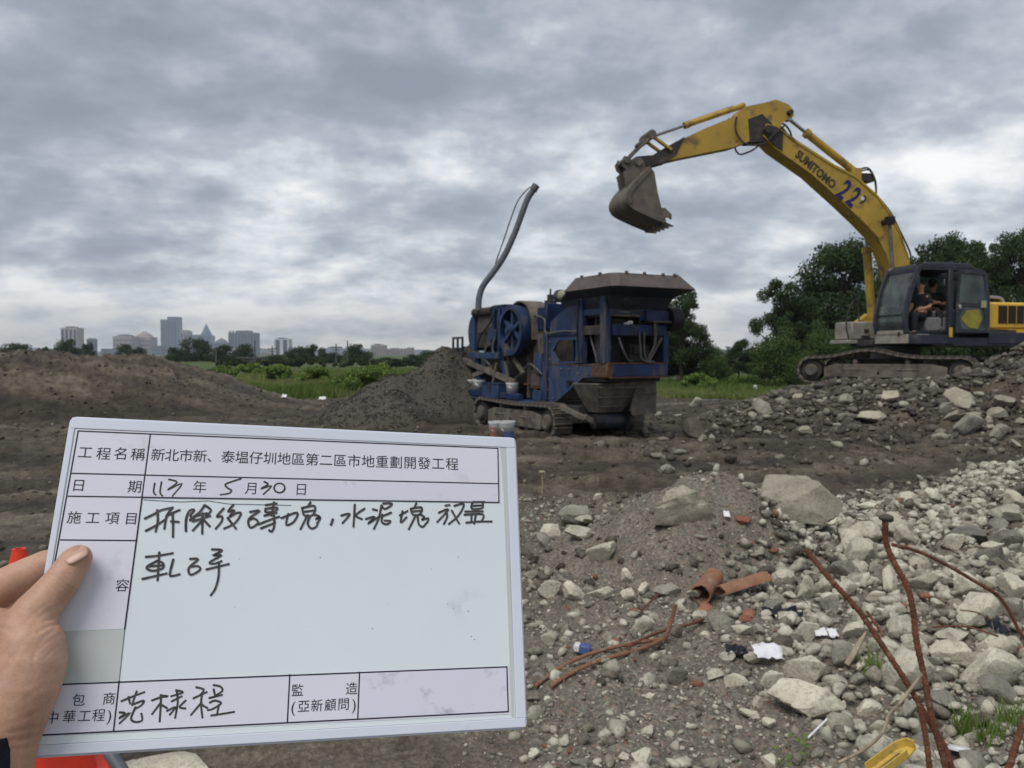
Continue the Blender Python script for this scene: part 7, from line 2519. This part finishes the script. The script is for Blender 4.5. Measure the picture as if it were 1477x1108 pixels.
def bp(l, d):
    """(px, py[, depth])"""
    return [at(p[0], p[1], p[2] if len(p) > 2 else d) for p in l]


barobj('rebar', bp([(1277, 752, 2.62), (1278, 782, 2.62), (1290, 812, 2.6), (1308, 845, 2.58), (1317, 880, 2.56), (1322, 925, 2.54), (1333, 975, 2.52), (1343, 1030, 2.5), (1362, 1100, 2.48), (1372, 1150, 2.46), (1380, 1210, 2.45)], 2.5), .0098, 'rebar',
       'thick rusty bar standing up with a clod on its tip, at the right')
barobj('rebar', bp([(1163, 793, 2.75), (1195, 833, 2.7), (1238, 880, 2.65), (1272, 930, 2.6), (1308, 985, 2.56), (1340, 1040, 2.53), (1366, 1085, 2.5), (1382, 1150, 2.47), (1390, 1210, 2.45)], 2.6), .0095, 'rebar',
       'rusty bar slanting from upper left down to the foot of the standing bar')
barobj('rebar', bp([(1288, 786, 2.75), (1320, 794, 2.78), (1362, 813, 2.8), (1405, 838, 2.82), (1438, 858, 2.84), (1455, 880, 2.84), (1470, 910, 2.84), (1500, 960, 2.8), (1530, 1100, 2.75)], 2.8), .006, 'rebar',
       'thin rusty bar arching from the standing bar to the right edge')
barobj('rebar', bp([(1490, 1010, 2.45), (1470, 1060, 2.42), (1455, 1110, 2.4), (1440, 1170, 2.38)], 2.4), .010, 'rebar', 'short thick rusty bar crossing the lower right corner')
barobj('rebar', bp([(1323, 1005, 2.42), (1333, 1050, 2.4), (1341, 1110, 2.38), (1345, 1180, 2.36)], 2.4), .0085, 'rebar', 'rusty bar rising between the feet of the two crossing bars')
barobj('rebar', bp([(1250, 882, 2.66), (1262, 898, 2.63), (1274, 918, 2.6)], 2.6), .005, 'rebar', 'short wire stub wired to the slanting bar', ribs=False)
barobj('branch', bp([(1210, 1100, 2.6), (1245, 1082, 2.58), (1272, 1058, 2.55), (1283, 1030, 2.55), (1300, 1012, 2.53), (1330, 972, 2.52)], 2.55), .0055, 'wood', 'thin brown branch curving up to the crossing of the rusty bars', 'branch', ribs=False)
barobj('rebar', bp([(1372, 944, 3.35), (1340, 905, 3.4), (1392, 903, 3.35), (1412, 908, 3.35)], 3.4)[2:] if False else bp([(1345, 905, 3.3), (1380, 903, 3.3), (1410, 908, 3.3), (1440, 918, 3.28)], 3.3), .004, 'rebar', 'thin rusty wire lying across the stones right of the standing bar', ribs=False)
barobj('rebar', bp([(1385, 880, 3.5), (1410, 884, 3.5), (1432, 896, 3.48)], 3.5), .003, 'rebar', 'hair-thin rusty wire over the large upright stone', ribs=False)
cl_ = MB(); c = at(1278, 747, 2.62)
cl_.sphere(c, (.026, .02, .012), 10, 6); cl_.sphere(c + Vector((.012, 0, -.006)), (.014, .014, .01), 8, 5)
put(cl_.build('earth_clod', M['dark'], None, smooth=60), 'small dark clod stuck on the tip of the standing rusty bar', 'clod')


def on_ground(l, lift=.01):
    out = []
    for p in l:
        g = gpt(p[0], p[1])
        out.append(Vector((g.x, g.y, g.z + (p[2] if len(p) > 2 else lift))))
    return out


def smooth_path(l, lift=.015):
    P = on_ground(l, lift)
    for _ in range(2):
        P = [P[0]] + [(P[i - 1] + P[i] * 2 + P[i + 1]) / 4 for i in range(1, len(P) - 1)] + [P[-1]]
    return P


barobj('rebar', smooth_path([(772, 998), (800, 972), (830, 957), (860, 947), (895, 938), (930, 934), (950, 930)], .03), .0095, 'rebar_pale', 'pale rusty bar on the left of the bundle lying on the gravel')
barobj('rebar', smooth_path([(795, 998), (822, 978), (850, 963), (885, 955), (920, 947), (950, 938), (962, 925)], .03), .0105, 'rebar_pale', 'thicker pale rusty bar in the middle of the bundle lying on the gravel')
p0 = gpt(958, 928)
barobj('rebar', [p0 + Vector((0, 0, .02)), p0 + Vector((.02, -.01, .07)), p0 + Vector((.045, 0, .15)), p0 + Vector((.06, 0, .22))], .011, 'rebar_pale', 'short upright end of the pale rebar bundle')
barobj('rebar', smooth_path([(905, 942), (925, 930), (950, 917), (975, 911), (1000, 909), (1015, 903), (1022, 893)], .03), .0085, 'rebar', 'dark rusty bar curling from the bundle towards the terracotta pipe')
barobj('rebar', smooth_path([(925, 888), (935, 874), (950, 864)], .03), .006, 'rebar', 'thin rusty wire beside the brown pebble above the cream block', ribs=False)

# terracotta pipe, hollow
def tpipe(a, b, r, label, arc=2 * PI, start=0.0, mat='terracotta'):
    a, b = Vector(a), Vector(b)
    d = (b - a).normalized()
    u = d.cross(Vector((0, 0, 1))).normalized()
    w = u.cross(d)
    q = MB()
    n = 28
    V, F = [], []
    rs_ = random.Random(3)
    for e, (c, out) in enumerate(((a, 1), (b, 0))):
        for rr2 in (r, r * .86):
            for i in range(n + 1):
                t = start + arc * i / n
                jag = (rs_.uniform(-.004, .01) if e == 0 else rs_.uniform(-.012, .012))
                V.append(c + (u * math.cos(t) + w * math.sin(t)) * rr2 + d * (jag if rr2 == r else V and (jag)))
    m = n + 1
    # order: a-outer, a-inner, b-outer, b-inner
    for i in range(n):
        F += [(i, i + 1, 2 * m + i + 1, 2 * m + i), (m + i + 1, m + i, 3 * m + i, 3 * m + i + 1), (i + 1, i, m + i, m + i + 1), (2 * m + i, 2 * m + i + 1, 3 * m + i + 1, 3 * m + i)]
    F += [(0, 2 * m, 3 * m, m), (n, m + n, 3 * m + n, 2 * m + n)]
    q.add(V, F)
    return put(q.build('clay_pipe', M[mat], None, smooth=40), label, 'pipe')


ga, gb = gpt(1009, 872), gpt(1030, 842)
tpipe(ga + Vector((0, -.02, .07)), ga + Vector((.16, .27, .10)), .066, 'hollow terracotta pipe lying with its broken mouth towards the viewer')
gs = gpt(1035, 870)
tpipe(gs + Vector((.02, .0, .045)), gs + Vector((.36, .14, .1)), .07, 'terracotta half-pipe shard leaning right of the hollow pipe', PI * .95, PI * 1.02 + PI * .12 - PI)
gf = gpt(1014, 895)
tpipe(gf + Vector((-.03, .0, -.02)), gf + Vector((.05, .1, .03)), .05, 'small curved terracotta flake under the mouth of the pipe', PI * .6, PI * .2)
gf = gpt(1078, 892)
tpipe(gf + Vector((0, .0, -.03)), gf + Vector((.04, .1, -.02)), .05, 'hooked terracotta flake between the pale stones', PI * .6, PI * .2)


def crumple(name, px, py, wpx, hpx, mat, label, cat, seed=1, lift=.02, n=7, amp=.25, tilt=.9):
    rs_ = random.Random(seed)
    g = gpt(px, py + hpx * .3)
    w, h = wpx / FPX * g.y, hpx / FPX * g.y
    V, F = [], []
    for j in range(n + 1):
        for i in range(n + 1):
            u, v = i / n - .5, j / n - .5
            e = 1 + rs_.uniform(-.12, .12)
            z = abs(rs_.gauss(0, amp)) * h * .5 + (v + .5) * h * tilt
            V.append(g + Vector((u * w * e, v * h * 1.6 * e, lift + z)))
    for j in range(n):
        for i in range(n):
            a = j * (n + 1) + i
            F.append((a, a + 1, a + n + 2, a + n + 1))
    q = MB(); q.add(V, F)
    o = q.build(name, M[mat], None, smooth=30)
    s = o.modifiers.new('t', 'SOLIDIFY'); s.thickness = .0015
    return put(o, label, cat)


crumple('paper_scrap', 1107, 955, 40, 17, 'paper', 'white crumpled scrap of paper left of the broad cream stone', 'paper', 1, tilt=.7, lift=.05)
crumple('paper_scrap', 1184, 918, 18, 8, 'paper', 'small white scrap above the slanting bar, left one', 'paper', 2)
crumple('paper_scrap', 1201, 920, 13, 9, 'paper', 'small lilac-white scrap right of the other, nearer the slanting bar', 'paper', 3)
crumple('paper_scrap', 1048, 747, 9, 7, 'paper', 'white scrap behind the near heap beside reddish clay pieces', 'paper', 4)
crumple('plastic_bag', 1128, 887, 50, 16, 'blackbag', 'black plastic film spread between stones right of the terracotta shard', 'plastic', 5, amp=.4, tilt=.2)
crumple('plastic_bag', 1062, 942, 30, 14, 'blackbag', 'small black plastic piece left of the white paper', 'plastic', 6, amp=.4, tilt=.3)
crumple('plastic_strip', 1436, 925, 22, 22, 'blackbag', 'black strip lying over the smooth pale stone at the right edge', 'plastic', 7, lift=.09, amp=.3, tilt=.4)
crumple('plastic_bag', 410, 573, 7, 4, 'paper', 'white plastic bag on the ground left of the weed mound, left one', 'plastic', 8)
crumple('plastic_bag', 465, 576, 10, 4, 'paper', 'white plastic bag on the ground in front of the weed mound, right one', 'plastic', 9)
crumple('plastic_sheet', 1025, 577, 30, 6, 'hose', 'bluish grey sheet on the ground at the left foot of the mound', 'plastic', 10, amp=.2, tilt=.2)
# blue and white packet
g = gpt(840, 945)
Mx = Matrix.Translation(g + Vector((0, 0, .035))) @ Matrix.Rotation(-.25, 4, 'Z') @ Matrix.Rotation(.15, 4, 'Y')
pk = empty('drink_packet', Mx, 'blue and white crushed packet lying left of the pale rebar bundle', 'packet')
q = MB(Mx); q.box(-.045, .04, -.025, .025, -.02, .022); q.build('body', M['white_plastic'], pk, bevel=.008)
q = MB(Mx); q.box(-.02, .043, -.0265, .0265, -.0215, .0235); q.build('print_band', M['blue_print'], pk, bevel=.006)
# white lid
g = gpt(1384, 1092)
Mx = Matrix.Translation(g + Vector((0, 0, .03))) @ Matrix.Rotation(-.3, 4, 'X') @ Matrix.Rotation(.15, 4, 'Y')
ld = empty('cup_lid', Mx, 'translucent white plastic lid in the mud near the feet of the rusty bars', 'lid')
q = MB(Mx); q.cyl((0, 0, 0), (0, 0, .012), .042, .038, n=24); q.build('disc', M['white_plastic'], ld)
q = MB(Mx); q.ring((0, 0, -.004), (0, 0, .005), .045, .04, 24); q.build('rim', M['paper'], ld)
# wood splinters and straws
g = gpt(1236, 965)
q = MB(); q.tube([g + Vector((-.05, 0, .02)), g + Vector((0, .02, .08)), g + Vector((.03, .03, .13)), g + Vector((.06, .04, .17))], [.014, .015, .012, .004], n=6)
put(q.build('wood_splinter', M['wood'], None, smooth=20), 'jagged pale wood splinter sticking up left of the grass by the slanting bar', 'wood')
g = gpt(1180, 1068)
q = MB(); q.tube([g + Vector((-.05, -.02, .02)), g + Vector((.06, .06, .06))], .004, n=6)
put(q.build('straw', M['paper'], None), 'thin pale splinter lying below the long hollow slab', 'straw')
# yellow broken plastic bracket
g0 = at(1268, 1112, 2.42); g1 = at(1322, 1072, 2.5)
d_ = (g1 - g0).normalized(); s_ = Vector((.62, -.75, .1)); s_ = (s_ - d_ * s_.dot(d_)).normalized(); n_ = d_.cross(s_)
if n_.z < 0: n_ = -n_
YM = Matrix.Translation(g0) @ Matrix((d_, s_, n_)).transposed().to_4x4() @ Matrix.Diagonal((1.1, .62, 1, 1))
yb = empty('plastic_bracket', YM, 'broken yellow plastic channel lying at the bottom in front of the rusty bars', 'bracket')
q = MB(YM); q.prism([(-.03, -.03), (.10, -.035), (.135, -.012), (.14, .03), (.1, .042), (-.03, .04)], 0, .006, plane='XY', holes=[[(.0, -.008), (.09, -.01), (.105, .012), (.0, .018)]])
q.build('web', M['yplastic'], yb, smooth=20)
q = MB(YM); q.box(-.03, .1, -.035, -.03, 0, .035); q.bar((.1, -.033, .017), (.135, -.012, .017), .006, .036); q.bar((.135, -.012, .017), (.14, .03, .017), .006, .036); q.build('flange', M['yplastic'], yb, bevel=.002)
q = MB(YM); q.box(-.03, .1, .036, .042, 0, .028); q.build('flange', M['yplastic'], yb, bevel=.002)
# dry stalk
g = gpt(782, 712)
q = MB(); q.tube([g, g + Vector((.004, 0, .12)), g + Vector((-.005, 0, .24))], .006, n=5); q.sphere(g + Vector((-.005, 0, .25)), (.04, .03, .018), 8, 5); q.sphere(g + Vector((.02, 0, .24)), (.02, .02, .012), 8, 5)
put(q.build('dry_stalk', M['wood'], None, smooth=50), 'single dry stalk with a flat head just right of the whiteboard', 'plant')
# white post by the trees
g = gpt(1089, 556) if gpt(1089, 556).y < 34 else Vector((10.4, 33, hz_(10.4, 33)))
q = MB(); q.cyl((10.5, 33.5, 0), (10.5, 33.5, .2), .08, n=10); q.sphere((10.5, 33.5, .2), .08, 10, 6)
put(q.build('marker_post', M['white_plastic'], None), 'small white marker at the edge of the green strip before the trees', 'marker')

# traffic cone
cx_, cy_ = (21 - 738.5) / FPX * 2.8, 2.8
cz = hz_(cx_, cy_)
Mx = Matrix.Translation((cx_, cy_, cz)) @ Matrix.Rotation(.5, 4, 'Z')
cone = empty('traffic_cone', Mx, 'orange-red traffic cone behind the hand and the whiteboard at the left edge', 'cone')
q = MB(Mx); q.cyl((0, 0, .04), (0, 0, .9), .235, .022, n=32, caps=False); q.ring((0, 0, .895), (0, 0, .905), .022, .014, 24); q.build('body', M['cone'], cone, smooth=50)
q = MB(Mx); q.box(-.28, .28, -.28, .28, 0, .04); q.build('base', M['cone'], cone, bevel=.012)
q = MB(Mx); q.cyl((0, 0, .44), (0, 0, .6), .1375, .0985, n=32, caps=False); q.build('reflective_band', M['white_plastic'], cone, smooth=50)
# grey pipe and pale slab below the board
g = gpt(168, 1100)
q = MB(); q.tube([at(158, 1086, 2.75), at(172, 1106, 2.72), at(200, 1150, 2.68)], .022, n=14); o = q.build('drain_pipe', M['greypipe'], None, smooth=50)
put(o, 'grey plastic pipe end right of the cone, just below the whiteboard', 'pipe')
g = gpt(235, 1120)
gm = rock_mesh(700, 3, 1, .6, .12, cuts=5, rough=.04, name='paving_slab'); gm.materials.append(M['rock_pale'])
link_mesh('paving_slab', gm, None, Matrix.Translation((g.x, g.y, g.z + .01)) @ Matrix.Rotation(.3, 4, 'Z') @ Matrix.Scale(.26, 4), 'pale flat slab on the ground below the whiteboard, left', 'slab', None, 'thing')


# grass tufts in the rubble
def tuft(px, py, n, h, w, label, seed, mat=None, spread=.05, leaf=False):
    rs_ = random.Random(seed)
    g = gpt(px, py)
    q = MB()
    tones = []
    for i in range(n):
        a = rs_.uniform(0, 2 * PI)
        r0 = spread * math.sqrt(rs_.random())
        x, y = g.x + r0 * math.cos(a), g.y + r0 * math.sin(a)
        z = hz_(x, y) - .005
        hh = h * rs_.uniform(.45, 1.15)
        lx, ly = rs_.gauss(0, .28) * hh, rs_.gauss(0, .28) * hh
        t = rs_.uniform(0, PI)
        dx, dy = math.cos(t) * w, math.sin(t) * w
        if leaf:
            c = Vector((x + lx, y + ly, z + hh))
            k = h * .35
            n0 = Vector((rs_.gauss(0, .5), rs_.gauss(0, .5), 1)).normalized()
            u = n0.orthogonal().normalized(); v = n0.cross(u)
            q.add([c - u * k * .5, c - v * k * .4, c + u * k * .6, c + v * k * .4, c - u * k * .1 + n0 * k * .08], [(0, 1, 4), (1, 2, 4), (2, 3, 4), (3, 0, 4)])
            q.add([(x - .001, y, z), (x + .001, y, z), c], [(0, 1, 2)])
            tones += [rs_.uniform(.3, .9)] * 8
        else:
            m = Vector((x + lx * .35, y + ly * .35, z + hh * .6))
            q.add([(x - dx, y - dy, z), (x + dx, y + dy, z), m + Vector((dx * .7, dy * .7, 0)), m - Vector((dx * .7, dy * .7, 0)), (x + lx, y + ly, z + hh)], [(0, 1, 2, 3), (3, 2, 4)])
            tones += [rs_.uniform(.2, 1)] * 5
    me = raw_mesh('grass_tuft', [tuple(v) for v in q.v], q.f, mat or WEED, None, {'tone': np.array(tones)})
    return link_mesh('grass_tuft' if not leaf else 'seedling', me, None, None, label, 'grass' if not leaf else 'plant')


tuft(1388, 1060, 80, .15, .0026, 'tall green grass tuft right of the rusty bars, left one of three', 1, spread=.035)
tuft(1428, 1072, 80, .12, .0026, 'green grass tuft in the middle of the three at the lower right', 2, spread=.05)
tuft(1462, 1052, 110, .14, .0026, 'green grass tuft nearest the lower right edge', 3, spread=.06)
tuft(1256, 972, 70, .14, .002, 'wispy green grass under the slanting rusty bar', 4, spread=.05)
tuft(1148, 1100, 18, .07, .002, 'small leafy green seedlings at the bottom edge', 5, mat=WEED, spread=.06, leaf=True)
tuft(1122, 1103, 8, .04, .002, 'two or three round seedling leaves at the bottom edge, left of the others', 6, mat=WEED, spread=.04, leaf=True)
